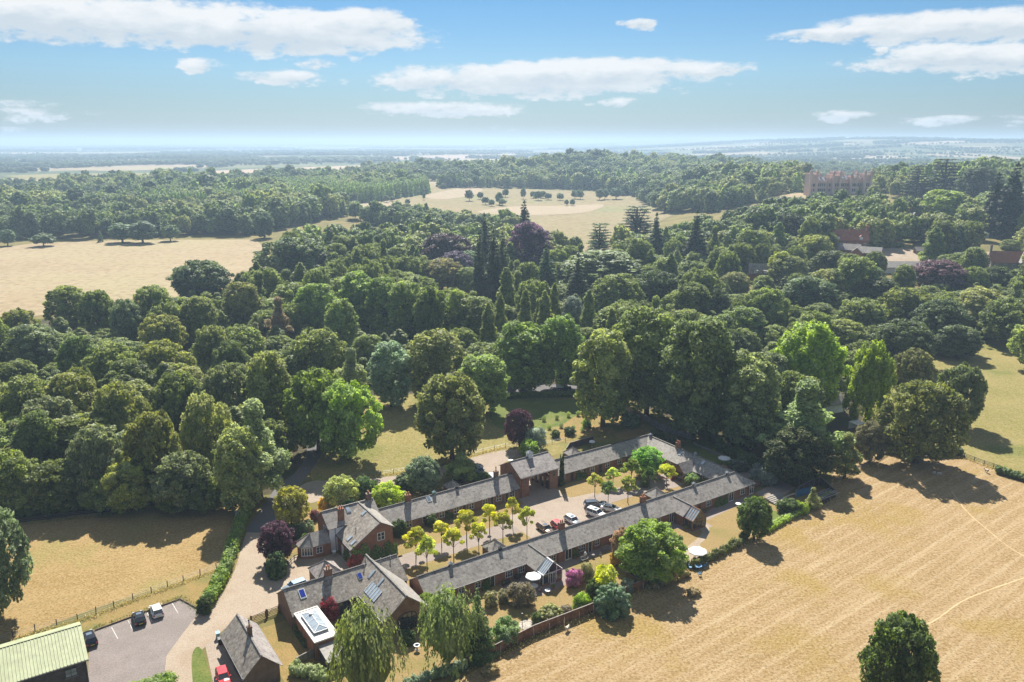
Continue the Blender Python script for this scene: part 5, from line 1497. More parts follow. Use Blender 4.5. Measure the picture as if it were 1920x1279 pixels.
F8 = Far('greenhouse', 'pale blue greenhouse roof glimpsed right of the blue-green spruce', 'greenhouse', 1812, 490, math.radians(-8)); F8.block(-5, 5, 0, 6, 2.6, 4.8, 'white', 'glass_pale')
F9 = Far('marquee', 'white marquee roofs under the twin redwoods at the right', 'tent', 1868, 446, math.radians(4))
for x in (-14, -3, 8): 
    m = MB(); m.box(x, x + 9, 0, 8, 0, 2.6); F9.part('side_wall', m, 'canvas'); m = MB(); m.add([(x - .3, -.3, 2.6), (x + 9.3, -.3, 2.6), (x + 9.3, 8.3, 2.6), (x - .3, 8.3, 2.6), (x + 4.5, 4, 5.6)], [(0, 1, 4), (1, 2, 4), (2, 3, 4), (3, 0, 4)]); F9.part('canvas_roof', m, 'canvas')
FA = Far('hidden_bungalow', 'white-walled house with tiled roof half hidden behind the large airy pale tree', 'house', 1562, 775, math.radians(20)); FA.block(-6, 4, 0, 7, 2.8, 5.4, 'white_render', 'slate_pale')
FB = Far('timber_shed', 'small red-brown shed beside a pale car left of the brown-roofed cottage', 'shed', 1346, 530, 0); FB.block(-2.5, 2.5, 0, 4, 2.4, 3.6, 'wood_orange', 'wood')
FC = Far('white_barn', 'white-roofed barn far off on the plain beyond the wooded hill', 'barn', 1395, 275, 0); FC.block(-22, 24, 0, 16, 6, 10, 'white', 'white')

# castle: towers and gabled ranges of warm stone
K = Far('castle', 'turreted red and gold stone mansion rising from the trees on the ridge', 'castle', 1570, 364, math.radians(6))
def cren(m, x0, x1, y0, y1, z, st=1.6, h=1.2):
    n = max(2, int((x1 - x0) / st))
    for i in range(n):
        a = x0 + (x1 - x0) * i / n; b = a + (x1 - x0) / n * .55
        m.box(a, b, y0, y0 + .5, z, z + h); m.box(a, b, y1 - .5, y1, z, z + h)
    n = max(2, int((y1 - y0) / st))
    for i in range(n):
        a = y0 + (y1 - y0) * i / n; b = a + (y1 - y0) / n * .55
        m.box(x0, x0 + .5, a, b, z, z + h); m.box(x1 - .5, x1, a, b, z, z + h)
def kblock(x0, x1, y0, y1, h, mat='stone_warm', crn=True, name='wall'):
    m = MB(); m.box(x0, x1, y0, y1, -4, h); w = K.part(name, m, mat)
    if crn: m = MB(); cren(m, x0 - .2, x1 + .2, y0 - .2, y1 + .2, h); K.part('battlement', m, mat, w)
    return w
g_ = at(1570, 364); SC = (g_.y * .97) / F_PX     # metres per survey pixel at the castle
def kx(px): return (px - 1570) * SC
HG = 40 * SC
kblock(kx(1511), kx(1525), -3, 9, HG * .93, name='tower'); kblock(kx(1525), kx(1549), 1, 14, HG * .60); kblock(kx(1549), kx(1556), -1, 8, HG * .74, name='bay'); kblock(kx(1556), kx(1571), -2, 12, HG * .86, name='tower')
kblock(kx(1571), kx(1592), 1, 15, HG * .66); kblock(kx(1592), kx(1604), -4, 10, HG * .78, name='tower'); kblock(kx(1604), kx(1618), 1, 14, HG * .72); kblock(kx(1618), kx(1632), -2, 10, HG * .9, name='tower'); kblock(kx(1576), kx(1590), 14, 26, HG * .98, name='keep')
kblock(kx(1636), kx(1640), -2, 4, HG * .5, 'stone_grey', False, 'garden_pavilion')
for px in (1512, 1524, 1557, 1570, 1593, 1603, 1619, 1631, 1577, 1589):
    x = kx(px); hh = HG * (1.02 if px in (1512, 1524) else .96 if px < 1575 else .9 if px < 1610 else 1.0); y = 14 if px in (1577, 1589) else -3
    m = MB(); m.tube([(x, y, 0), (x, y, hh), (x, y, hh + .3), (x, y, hh + 1.2), (x, y, hh + 3.6)], [1.3, 1.3, 1.7, 1.5, .1], 8); K.part('turret', m, 'stone_warm')
for x0, x1, h in ((1527, 1547, .6), (1573, 1591, .66), (1605, 1617, .72)):
    m = MB(); slab(m, [(kx(x0), 2, HG * h + .2), (kx(x1), 2, HG * h + .2), (kx(x1), 8, HG * h + 4), (kx(x0), 8, HG * h + 4)], .3); K.part('roof', m, 'lead')
    m = MB(); slab(m, [(kx(x0), 8, HG * h + 4), (kx(x1), 8, HG * h + 4), (kx(x1), 14, HG * h + .2), (kx(x0), 14, HG * h + .2)], .3); K.part('roof', m, 'lead')
for x0, x1 in ((1566, 1573), (1575, 1582)): m = MB(); m.box(kx(x0), kx(x1), 1.0, 3.0, HG * .68, HG * .76); K.part('skylight', m, 'white')
for px in list(range(1514, 1525, 5)) + list(range(1528, 1548, 4)) + [1552] + list(range(1559, 1570, 4)) + list(range(1574, 1592, 4)) + list(range(1595, 1604, 4)) + list(range(1607, 1618, 4)) + list(range(1621, 1631, 4)):
    y = -3 if px < 1525 else 1 if px < 1549 else -1 if px < 1556 else -2 if px < 1571 else 1 if px < 1592 else -4 if px < 1604 else 1 if px < 1618 else -2
    for z in (.12, .36):
        m = MB(); m.box(kx(px) - .8, kx(px) + .8, y - .12, y - .003, HG * z, HG * z + 3.0); f = K.part('window', m, 'stone_grey')
        m = MB(); m.box(kx(px) - .62, kx(px) - .06, y - .16, y - .121, HG * z + .2, HG * z + 2.8); m.box(kx(px) + .06, kx(px) + .62, y - .16, y - .121, HG * z + .2, HG * z + 2.8); K.part('pane', m, 'glass', f)
for px, h in ((1533, .6), (1540, .6), (1577, .66), (1586, .66), (1611, .72)): K.stack(kx(px), 8, HG * h + 2, HG * h + 7, 'stone_warm', 2, 1.5)

# ------------------------------------------------------------------ vehicles
def car_body(L, Wd, Hh, style):
    """loft of cross sections along x (front at +x): x, half width, sill z, shoulder z"""
    if style == 'suv': sec = [(-.5, .82, .42, .78), (-.485, .93, .34, .98), (-.40, 1.0, .30, 1.05), (-.1, 1.0, .28, 1.03), (.20, 1.0, .28, 1.0), (.36, .98, .30, .96), (.46, .90, .34, .86), (.50, .74, .42, .66)]
    else: sec = [(-.5, .80, .36, .66), (-.485, .92, .28, .86), (-.40, .99, .24, .92), (-.1, 1.0, .22, .90), (.18, 1.0, .22, .88), (.34, .97, .24, .80), (.45, .88, .28, .68), (.50, .70, .36, .52)]
    vs = []; fs = []
    for x, w, z0, z1 in sec:
        hw = Wd / 2 * w; X = x * L
        vs += [(X, -hw * .93, z0), (X, -hw, z0 + (z1 - z0) * .35), (X, -hw * .97, z0 + (z1 - z0) * .8), (X, -hw * .82, z1), (X, 0, z1 + .04), (X, hw * .82, z1), (X, hw * .97, z0 + (z1 - z0) * .8), (X, hw, z0 + (z1 - z0) * .35), (X, hw * .93, z0)]
    n = 9
    for i in range(len(sec) - 1):
        for j in range(n): a = i * n + j; b = i * n + (j + 1) % n; fs.append((a, b, b + n, a + n))
    fs.append(tuple(range(n - 1, -1, -1))); fs.append(tuple(range((len(sec) - 1) * n, len(sec) * n)))
    return vs, fs
def car_proto(style='hatch', L=4.1, Wd=1.76, Hh=1.48):
    hb = .92 if style != 'suv' else 1.04
    xr0, xr1, xf0, xf1 = {'hatch': (-.475, -.37, .08, .245), 'suv': (-.48, -.41, .06, .21), 'saloon': (-.36, -.24, .06, .22), 'coupe': (-.40, -.22, .04, .22)}[style]
    parts = {}
    m = MB(); m.add(*car_body(L, Wd, Hh, style)); 
    tw, bw = Wd * .36, Wd * .43
    # pillars
    for sg in (-1, 1):
        m.bar((xr0 * L, sg * bw, hb - .03), (xr1 * L, sg * tw, Hh - .03), .07, .07); m.bar((xf1 * L, sg * bw, hb - .05), (xf0 * L, sg * tw, Hh - .03), .06, .06); m.bar((-.1 * L, sg * bw, hb - .03), (-.1 * L, sg * tw, Hh - .03), .05, .06)
    parts['body'] = m
    r = MB(); slab(r, [(xr1 * L - .06, -tw, Hh - .01), (xf0 * L + .05, -tw, Hh - .02), (xf0 * L + .12, 0, Hh), (xf0 * L + .05, tw, Hh - .02), (xr1 * L - .06, tw, Hh - .01), (xr1 * L - .1, 0, Hh)], .05); parts['roof'] = r
    g = MB(); b0 = [(xr0 * L + .03, -bw + .03, hb - .06), (xf1 * L - .03, -bw + .03, hb - .08), (xf1 * L - .03, bw - .03, hb - .08), (xr0 * L + .03, bw - .03, hb - .06)]
    t0 = [(xr1 * L, -tw + .02, Hh - .05), (xf0 * L, -tw + .02, Hh - .06), (xf0 * L, tw - .02, Hh - .06), (xr1 * L, tw - .02, Hh - .05)]
    g.add(b0 + t0, [(0, 1, 5, 4), (1, 2, 6, 5), (2, 3, 7, 6), (3, 0, 4, 7), (4, 5, 6, 7)]); parts['window'] = g
    s = MB(); slab(s, [(-.12 * L, -tw * .6, Hh + .012), (xf0 * L - .2, -tw * .6, Hh + .008), (xf0 * L - .2, tw * .6, Hh + .008), (-.12 * L, tw * .6, Hh + .012)], .015); parts['sunroof'] = s
    parts['_dim'] = (L, Wd, Hh, style); return parts
CARS = {k: car_proto(*v) for k, v in {'hatch': ('hatch', 3.95, 1.74, 1.47), 'suv': ('suv', 4.6, 1.9, 1.68), 'estate': ('hatch', 4.5, 1.8, 1.46), 'coupe': ('coupe', 4.3, 1.8, 1.34)}.items()}
def car(label, kind, p_rear, p_front, paintm, cat='car', sun=False, name='parked_car', group=None):
    a, b = at(*p_rear), at(*p_front); c = (a + b) / 2; d = b - a; P_ = CARS[kind]; L, Wd, Hh, st = P_['_dim']
    e = thing(name, label, cat, (c.x, c.y, land(c.x, c.y) + .024), math.atan2(d.y, d.x), group)
    def put(nm, mb, mat, parent=e, smooth=False):
        q = MB(); q.v = list(mb.v); q.f = list(mb.f); return q.build(nm, M[mat], parent, smooth=smooth)
    bd = put('body', P_['body'], paintm); put('window', P_['window'], 'glass')
    rf = put('roof', P_['roof'], paintm)
    if sun: put('sunroof', P_['sunroof'], 'glass_sky', rf)
    fz = .62 if st != 'suv' else .76
    for sg in (-1, 1):
        q = MB(); q.box(L * .455, L * .488, sg * Wd * .36 - .17, sg * Wd * .36 + .17, fz - .08, fz + .06); q.build('headlight', M['lamp_clear'], e)
        q = MB(); q.box(-L * .503, -L * .47, sg * Wd * .38 - .13, sg * Wd * .38 + .13, fz + .02, fz + .24); q.build('tail_light', M['lamp_red'], e)
        q = MB(); q.box(L * .15, L * .20, sg * (Wd * .5 + .09) - .09, sg * (Wd * .5 + .09) + .06, .92, 1.04); q.build('wing_mirror', M[paintm], e)
        for x in (-.31, .30):
            R_ = .33 if st != 'suv' else .38
            q = MB(); q.tube([(x * L, sg * (Wd / 2 - .19), R_), (x * L, sg * (Wd / 2 + .005), R_)], [R_, R_], 14); w = q.build('wheel', M['rubber'], e)
            q = MB(); q.tube([(x * L, sg * (Wd / 2 - .02), R_), (x * L, sg * (Wd / 2 + .02), R_)], [R_ * .62, R_ * .55], 10); q.build('rim', M['metal'], w)
    q = MB(); q.box(-L * .508, -L * .49, -.26, .26, .5, .61); q.build('number_plate', M['plate_y'], e)
    q = MB(); q.box(L * .488, L * .505, -.26, .26, .36, .46); q.build('number_plate', M['white'], e)
    return e
car('black estate car parked beside the green-roofed office', 'estate', (177, 1222), (160, 1184), 'p_black', sun=True)
car('black hatchback parked in the middle of the car park kerb', 'hatch', (266, 1178), (257, 1151), 'p_black', sun=True)
car('white hatchback parked at the right of the black one in the car park', 'hatch', (299, 1163), (289, 1138), 'p_white')
car('red hatchback parked beside the small brick outbuilding', 'hatch', (412, 1252), (426, 1302), 'p_red')
car('pale blue car parked on the drive behind the barn roof', 'estate', (578, 1096), (528, 1114), 'p_blue')
car('silver estate car on the gravel behind the clipped hedge', 'estate', (886, 876), (912, 899), 'p_silver', sun=True)
car('bronze car parked leftmost by the ridge in the court', 'estate', (1009, 987), (1036, 1006), 'p_bronze', sun=True)
car('red car parked behind the ridge chimney in the court', 'hatch', (1035, 983), (1061, 1001), 'p_red')
car('silver grey car right of the red car in the court', 'hatch', (1059, 972), (1088, 990), 'p_silver', sun=True)
car('dark navy estate car, backmost of the three on the right of the court', 'suv', (1096, 953), (1134, 951), 'p_navy')
car('white off-roader with black sunroof between navy and white car', 'suv', (1103, 963), (1134, 974), 'p_white', sun=True)
car('low white car, rightmost of the court cars', 'coupe', (1128, 955), (1163, 961), 'p_white')
car('dark car standing in the sandy farm yard of the village', 'hatch', (1641, 477), (1653, 479), 'p_navy')
# pickup with white back on the lane
g0 = at(1057, 732)
e = thing('pickup_truck', 'dark blue pickup with white box back on the shaded lane', 'pickup', (g0.x, g0.y, .02), .03)
m = MB(); m.box(-2.4, 2.3, -.88, .88, .5, 1.05); m.box(.0, 1.3, -.85, .85, 1.05, 1.2); m.box(-.1, 1.05, -.78, .78, 1.72, 1.8); m.bar((1.3, -.8, 1.15), (1.0, -.76, 1.76), .08); m.bar((1.3, .8, 1.15), (1.0, .76, 1.76), .08); m.box(-.15, -.05, -.8, .8, 1.05, 1.76); m.build('body', M['p_navy'], e)
m = MB(); m.add([(-.06, -.76, 1.2), (1.27, -.78, 1.2), (1.27, .78, 1.2), (-.06, .76, 1.2), (-.06, -.72, 1.72), (1.0, -.72, 1.72), (1.0, .72, 1.72), (-.06, .72, 1.72)], [(0, 1, 5, 4), (1, 2, 6, 5), (2, 3, 7, 6), (3, 0, 4, 7)]); m.build('window', M['glass_sky'], e)
m = MB(); m.box(-2.42, -.17, -.9, .9, 1.06, 1.9); m.box(-2.35, -.25, -.84, .84, 1.9, 1.94); m.build('canopy', M['p_white'], e)
for x in (-1.5, 1.45):
    for sg in (-1, 1):
        q = MB(); q.tube([(x, sg * .70, .4), (x, sg * .92, .4)], [.4, .4], 14); w = q.build('wheel', M['rubber'], e); q = MB(); q.tube([(x, sg * .90, .4), (x, sg * .935, .4)], [.24, .2], 10); q.build('rim', M['metal'], w)
for sg in (-1, 1): q = MB(); q.box(2.29, 2.34, sg * .66 - .14, sg * .66 + .14, .74, .92); q.build('headlight', M['lamp_clear'], e)
g0 = at(924, 902)
e = thing('parked_van', 'white van mostly hidden behind the rear left range chimney', 'van', (g0.x, g0.y, .03), ANG + 1.4)
m = MB(); m.add(*car_body(4.6, 1.8, 1.8, 'suv')); m.box(-2.25, .7, -.82, .82, .95, 1.82); m.build('body', M['p_white'], e)
m = MB(); m.add([(.7, -.78, 1.0), (1.35, -.8, 1.0), (1.35, .8, 1.0), (.7, .78, 1.0), (.7, -.74, 1.78), (.8, -.74, 1.78), (.8, .74, 1.78), (.7, .74, 1.78)], [(0, 1, 5, 4), (1, 2, 6, 5), (2, 3, 7, 6), (4, 5, 6, 7)]); m.box(-2.28, -2.2, -.6, .6, 1.2, 1.65); m.build('window', M['glass'], e)
for x in (-1.5, 1.4):
    for sg in (-1, 1): q = MB(); q.tube([(x, sg * .7, .34), (x, sg * .91, .34)], [.34, .34], 12); q.build('wheel', M['rubber'], e)

# ------------------------------------------------------------------ fences, walls, gates
def fence_frame(name, label, pts, cat='fence', group=None):
    e = thing(name, label, cat, (pts[0].x, pts[0].y, 0), 0, group); return e, [p - pts[0] for p in pts]
def panel_fence(name, label, pix, h, step, mat, postmat, cap='wood_grey', post_out=0.0, ph=.05):
    e, P_ = fence_frame(name, label, [at(*p) for p in pix])
    rr = random.Random(len(label))
    for a, b in zip(P_[:-1], P_[1:]):
        ln = (b - a).length; n = max(1, round(ln / step)); d = (b - a) / n; u = d.normalized(); nr = Vector((u.y, -u.x, 0))
        if nr.y > 0: nr = -nr
        for k in range(n):
            p = a + d * k; q = p + d; z = p.lerp(q, .5)
            hh = h + rr.uniform(-.03, .03); tl = rr.uniform(-.03, .03)
            m = MB(); m.bar(p + u * .06 + Vector((0, 0, hh / 2)) + nr * tl, q - u * .06 + Vector((0, 0, hh / 2)) - nr * tl, .05, hh)
            for j in (.2, .8): m.bar(p + u * .06 + nr * .05 + Vector((0, 0, hh * j)), q - u * .06 + nr * .05 + Vector((0, 0, hh * j)), .05, .09)
            nb = 9
            for j in range(nb): 
                c = p.lerp(q, (j + .5) / nb) + nr * .035; w_ = ln / n / nb * .42
                m.bar(c + Vector((0, 0, .04)), c + Vector((0, 0, hh - .02)), .03, w_)
            o = m.build('panel', M[mat], e)
            m = MB(); m.bar(p + Vector((0, 0, hh + .03)), q + Vector((0, 0, hh + .03)), .16, .05); m.build('capping', M[cap], e)
            m = MB(); m.bar(p + nr * post_out, p + nr * post_out + Vector((0, 0, h + ph)), .12); m.build('post', M[postmat], e)
        m = MB(); m.bar(b, b + Vector((0, 0, h + ph)), .12); m.build('post', M[postmat], e)
    return e
panel_fence('panel_fence', 'brown timber panel fence with pale posts between the gardens and the stubble field', [(874, 1250), (905, 1240), (1000, 1192), (1112, 1148), (1150, 1128), (1205, 1104), (1240, 1088)], 1.75, 2.9, 'wood_fence', 'concrete', 'wood_grey', .16, -.5)
panel_fence('board_fence', 'long silvery close-boarded fence at the wood edge behind the rear right range', [(1148, 758), (1190, 778), (1236, 806), (1298, 826)], 1.8, 2.5, 'wood_grey', 'wood_grey')
panel_fence('board_fence', 'short dark fence screening the patio behind the rear right range', [(1062, 852), (1068, 842), (1112, 830)], 1.7, 2.0, 'wood_dark', 'wood_dark')
panel_fence('kennel_fence', 'dark timber fence of the enclosure in the field corner', [(1497, 925), (1535, 905), (1566, 932), (1545, 945), (1500, 962)], 1.6, 2.2, 'wood_dark', 'wood_grey')
panel_fence('low_fence', 'low grey board fence right of the broad garden tree', [(1240, 1088), (1262, 1076), (1292, 1060)], 1.0, 2.0, 'wood_grey', 'wood_dark')
panel_fence('board_fence', 'short board fence between lawn and lean-to shed beside the barn', [(556, 1248), (600, 1225)], 1.3, 2.0, 'wood_grey', 'wood_grey')
def rail_fence(name, label, pix, h, step, rails, mat='wood_dark', railmat=None, wire=False, postw=.11):
    e, P_ = fence_frame(name, label, [at(*p) for p in pix]); rr = random.Random(len(pix) * 7)
    P_ = [p for p in P_]
    for a, b in zip(P_[:-1], P_[1:]):
        ln = (b - a).length; n = max(1, round(ln / step)); d = (b - a) / n
        for k in range(n):
            p = a + d * k; hh = h * rr.uniform(.94, 1.12)
            m = MB(); m.bar(p, p + Vector((rr.uniform(-.04, .04), rr.uniform(-.04, .04), hh)), postw); m.build('post', M[mat], e)
        for z in rails:
            m = MB(); m.bar(a + Vector((0, 0, z)), b + Vector((0, 0, z)), .03 if wire else .05, .02 if wire else .10); m.build('wire' if wire else 'rail', M['metal' if wire else railmat or mat], e)
    m = MB(); m.bar(P_[-1], P_[-1] + Vector((0, 0, h)), postw); m.build('post', M[mat], e)
    return e
rail_fence('wire_fence', 'post and wire fence along the lower edge of the dry pasture', [(-60, 1222), (25, 1196), (66, 1184), (146, 1164), (214, 1140), (284, 1112), (344, 1091), (406, 1068), (428, 1058)], 1.25, 3.0, (.35, .7, 1.05), wire=True)
rail_fence('wire_fence', 'post and wire fence at the upper edge of the dry pasture under the wood', [(-60, 992), (90, 975), (260, 958), (400, 948), (440, 944)], 1.2, 3.5, (.4, .8, 1.1), wire=True)
rail_fence('rail_fence', 'dark post and rail fence between the stubble field and the right meadow', [(1660, 850), (1740, 850), (1808, 858), (1845, 872), (1880, 884)], 1.2, 2.3, (.4, .75, 1.08), 'wood_dark')
rail_fence('rail_fence', 'post and rail fence at the stubble corner near the small airy tree', [(1566, 905), (1600, 888), (1640, 866), (1662, 852)], 1.15, 2.2, (.4, .75, 1.05), 'wood_grey')
rail_fence('garden_fence', 'thin fence along the garden edge right of the long garden path', [(1292, 1062), (1360, 1030), (1410, 1005), (1470, 972), (1545, 945)], 1.0, 2.4, (.35, .7, .95), wire=True)
rail_fence('paddock_fence', 'thin fence along the access lane at the bottom of the paddock', [(640, 900), (762, 884), (862, 858), (948, 838), (1010, 835), (1060, 828)], 1.1, 3.0, (.4, .8, 1.0), 'wood_grey', wire=True)
rail_fence('handrail', 'black iron hoop railing in front of the bow-ended room', [(540, 1062), (552, 1050), (566, 1046)], .9, 1.0, (.45, .88), 'black')
# white rails of the kennel top and the pergola
e = thing('pergola', 'slatted grey pergola roof beside the enclosure in the field corner', 'pergola', at(1512, 905))
for i in range(9): m = MB(); m.bar((-2.4, -1.6 + i * .4, 2.2), (2.4, -1.6 + i * .4 + .3, 2.2), .1, .12); m.build('slat', M['wood_grey'], e)
for x in (-2.2, 2.2):
    for y in (-1.5, 1.6): m = MB(); m.bar((x, y, 0), (x, y, 2.15), .12); m.build('post', M['wood_grey'], e)
e = thing('pen_roof', 'slatted pale blue-grey roof frame inside the enclosure', 'pen', at(1545, 938), ANG)
for i in range(5): m = MB(); m.bar((-3.2, -1.3 + i * .62, 1.45), (3.2, -1.3 + i * .62, 1.45), .2, .05); m.build('slat', M['metal'], e)
for x in (-3, 0, 3): m = MB(); m.bar((x, -1.4, 1.38), (x, 1.4, 1.38), .08, .08); m.build('rail', M['wood_grey'], e); m = MB(); m.bar((x, -1.4, 0), (x, -1.4, 1.34), .1); m.build('post', M['wood_grey'], e); m = MB(); m.bar((x, 1.4, 0), (x, 1.4, 1.34), .1); m.build('post', M['wood_grey'], e)
e = thing('screen', 'blue sheet screen standing on the back of the fenced enclosure', 'screen', at(1506, 930), ANG - .15)
m = MB()
for i in range(8): m.box(-2.2 + i * .56, -1.68 + i * .56, 0, .05 + (i % 2) * .03, .1, 1.75)
m.build('sheet', M['blue'], e)
for x in (-2.2, 2.28): m = MB(); m.box(x - .05, x + .05, -.06, .08, 0, 2.0); m.build('post', M['wood_grey'], e)
# farm gates
def gate(label, p0, p1, name='field_gate', mat='wood', h=1.25, bars=5):
    a, b = at(*p0), at(*p1); d = b - a; L = d.length
    e = thing(name, label, 'gate', a, math.atan2(d.y, d.x))
    for x in (0, L): m = MB(); m.box(x - .09, x + .09, -.09, .09, 0, h + .25); m.build('gatepost', M[mat], e)
    for i in range(bars): z = .15 + i * (h - .2) / (bars - 1); m = MB(); m.box(.12, L - .12, -.025, .025, z, z + .09); m.build('rail', M[mat], e)
    for x0, x1 in ((.15, L / 2), (L - .15, L / 2)): m = MB(); m.bar((x0, .04, .15), (x1, .04, h), .08, .03); m.build('brace', M[mat], e)
    m = MB(); m.box(.12, .22, -.03, .03, .12, h + .12); m.box(L - .22, L - .12, -.03, .03, .12, h); m.build('stile', M[mat], e)
    return e
gate('timber five-bar gate between outbuilding and centre post', (471, 1170), (500, 1158)); gate('timber five-bar gate between the centre post and the barn', (501, 1157.5), (524, 1148))
# kerb boards of the car park
e = thing('kerb_edging', 'dark timber edging round the top of the car park', 'kerb', at(168, 1185))
o0 = at(168, 1185)
pp = [at(178, 1183), at(338, 1124), at(376, 1145)]
for a, b in zip(pp[:-1], pp[1:]):
    n = max(1, round((b - a).length / 2.4))
    for k in range(n): p, q = a.lerp(b, k / n) - o0, a.lerp(b, (k + .985) / n) - o0; m = MB(); m.bar(p + Vector((0, 0, .12)), q + Vector((0, 0, .12)), .16, .26); m.build('sleeper', M['kerb'], e)
M['faded'] = plain('faded_white_line', (.55, .52, .48), .9, .25, 4)
for p0, p1 in (((209, 1176), (221, 1198)), ((322, 1130), (334, 1150)), ((240, 1163), (249, 1182)), ((276, 1149), (285, 1166))):
    a, b = at(*p0), at(*p1); d = (b - a).normalized(); n_ = Vector((-d.y, d.x, 0)) * .05
    m = MB(); m.add([a - n_ + Vector((0, 0, .019)), b - n_ + Vector((0, 0, .019)), b + n_ + Vector((0, 0, .019)), a + n_ + Vector((0, 0, .019))], [(0, 1, 2, 3)]); tag(m.build('parking_line', M['faded']), kind='structure')
# lane edges and garden retaining wall
e = thing('retaining_wall', 'curved low retaining wall with pale coping beside the terrace steps', 'wall', at(1462, 962)); o0 = at(1462, 962)
pts = smooth_poly([at(1500, 930) - o0, at(1478, 936) - o0, at(1462, 948) - o0, at(1466, 958) - o0, at(1490, 968) - o0], False, 4)
for a, b in zip(pts[:-1], pts[1:]): m = MB(); m.bar(a + Vector((0, 0, .4)), b + Vector((0, 0, .4)), .3, .8); m.build('wall', M['brick_old'], e); m = MB(); m.bar(a + Vector((0, 0, .84)), b + Vector((0, 0, .84)), .38, .07); m.build('coping', M['concrete'], e)
e = thing('deck_steps', 'broad timber deck steps right of the cross range', 'steps', at(1462, 940), ANG)
for i in range(7): m = MB(); m.box(-2.4, 2.0, -1.6 + i * .55, -1.08 + i * .55, 0, .1 + i * .10); m.build('step', M['wood_grey'], e)
e = thing('garden_path_steps', 'grey stone path climbing beside the trees right of the cross range', 'path', at(1452, 905), ANG + .9)
for i in range(8): m = MB(); m.box(-3.2 + i * .9, -2.35 + i * .9, -.7 + .05 * (i % 3), .7 + .04 * (i % 2), 0, .07 + .01 * i); m.build('flagstone', M['stone_grey'], e)
e = thing('brick_wall', 'long low red brick wall of the terrace right of the front range', 'wall', W(82.0, -1.2), ANG)
m = MB(); m.box(0, 10, -.15, .15, 0, 1.1); m.build('wall', M['brick'], e); m = MB(); m.box(-.05, 10.05, -.2, .2, 1.1, 1.18); m.build('coping', M['wood_fence'], e)

# ------------------------------------------------------------------ hedges and climbers
def PP(*l): return [at(*p) for p in l]
hedge('lane_hedge', PP((468, 952), (452, 985), (440, 1020), (425, 1070), (408, 1105), (385, 1142)), 2.3, 2.0, 'fresh', 'long clipped-off bushy hedge curving between dry pasture and drive', leaf=.34, dens=34)
hedge('hedge', PP((905, 750), (1000, 745), (1092, 743)), 2.2, 1.9, 'mid', 'straight dark hedge in front of the shaded lane', leaf=.3)
hedge('clipped_hedge', PP((868, 882), (882, 893), (898, 906)), 1.2, 1.7, 'lime', 'bright lime clipped hedge beside the silver estate car', leaf=.16, dens=60, wob=.04)
hedge('field_hedge', PP((1868, 886), (1905, 897), (1990, 925)), 2.2, 1.8, 'mid', 'rough green hedge at the right edge below the meadow', leaf=.32)
hedge('boundary_scrub', PP((1296, 1066), (1340, 1045), (1385, 1022), (1398, 1008)), 1.6, 1.5, 'olive', 'straggling scrub hedge between garden path and stubble', leaf=.26, wob=.5)
hedge('boundary_hedge', PP((1432, 1000), (1470, 978), (1510, 958), (1560, 930)), 1.5, 1.2, 'lime', 'yellow-green low hedge at the field edge below the retaining wall', leaf=.24, wob=.3)
hedge('tangled_hedge', PP((1212, 1105), (1245, 1096), (1290, 1078)), 1.8, 1.3, 'dry', 'brown tangled bushes at the foot of the broad garden tree', leaf=.28, wob=.5)
hedge('front_hedge', PP((760, 1290), (830, 1268), (875, 1252)), 1.6, 1.6, 'grey', 'grey-green hedge at the bottom between birch and panel fence', leaf=.26, wob=.35)
hedge('front_shrubs', PP((545, 1262), (580, 1268), (615, 1275)), 2.2, 1.8, 'pale', 'pale flowering shrubs at the bottom beside the outbuilding', leaf=.26, wob=.4)
hedge('low_hedge', PP((250, 1300), (290, 1284), (330, 1278)), 2.6, 1.2, 'fresh', 'bright green low hedge at the bottom of the car park', leaf=.24, wob=.25)
hedge('village_hedge', PP((1622, 466), (1660, 464), (1692, 463)), 4.0, 3.0, 'mid', 'dark clipped hedge behind the village farm yard', leaf=.6, dens=8, wob=.05)
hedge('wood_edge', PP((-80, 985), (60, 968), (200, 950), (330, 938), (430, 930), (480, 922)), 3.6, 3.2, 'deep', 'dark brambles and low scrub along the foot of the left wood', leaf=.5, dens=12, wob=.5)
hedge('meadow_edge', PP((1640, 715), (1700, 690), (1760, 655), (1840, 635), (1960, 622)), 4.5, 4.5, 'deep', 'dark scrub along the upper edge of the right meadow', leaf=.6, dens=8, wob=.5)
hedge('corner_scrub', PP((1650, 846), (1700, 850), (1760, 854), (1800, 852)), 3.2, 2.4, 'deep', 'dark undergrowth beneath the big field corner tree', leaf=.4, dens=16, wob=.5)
hedge('garden_border', PP((1310, 815), (1350, 838), (1400, 868), (1430, 880)), 3.4, 2.6, 'deep', 'dark shrubs along the wood behind the shaded lawn', leaf=.4, dens=16, wob=.5)
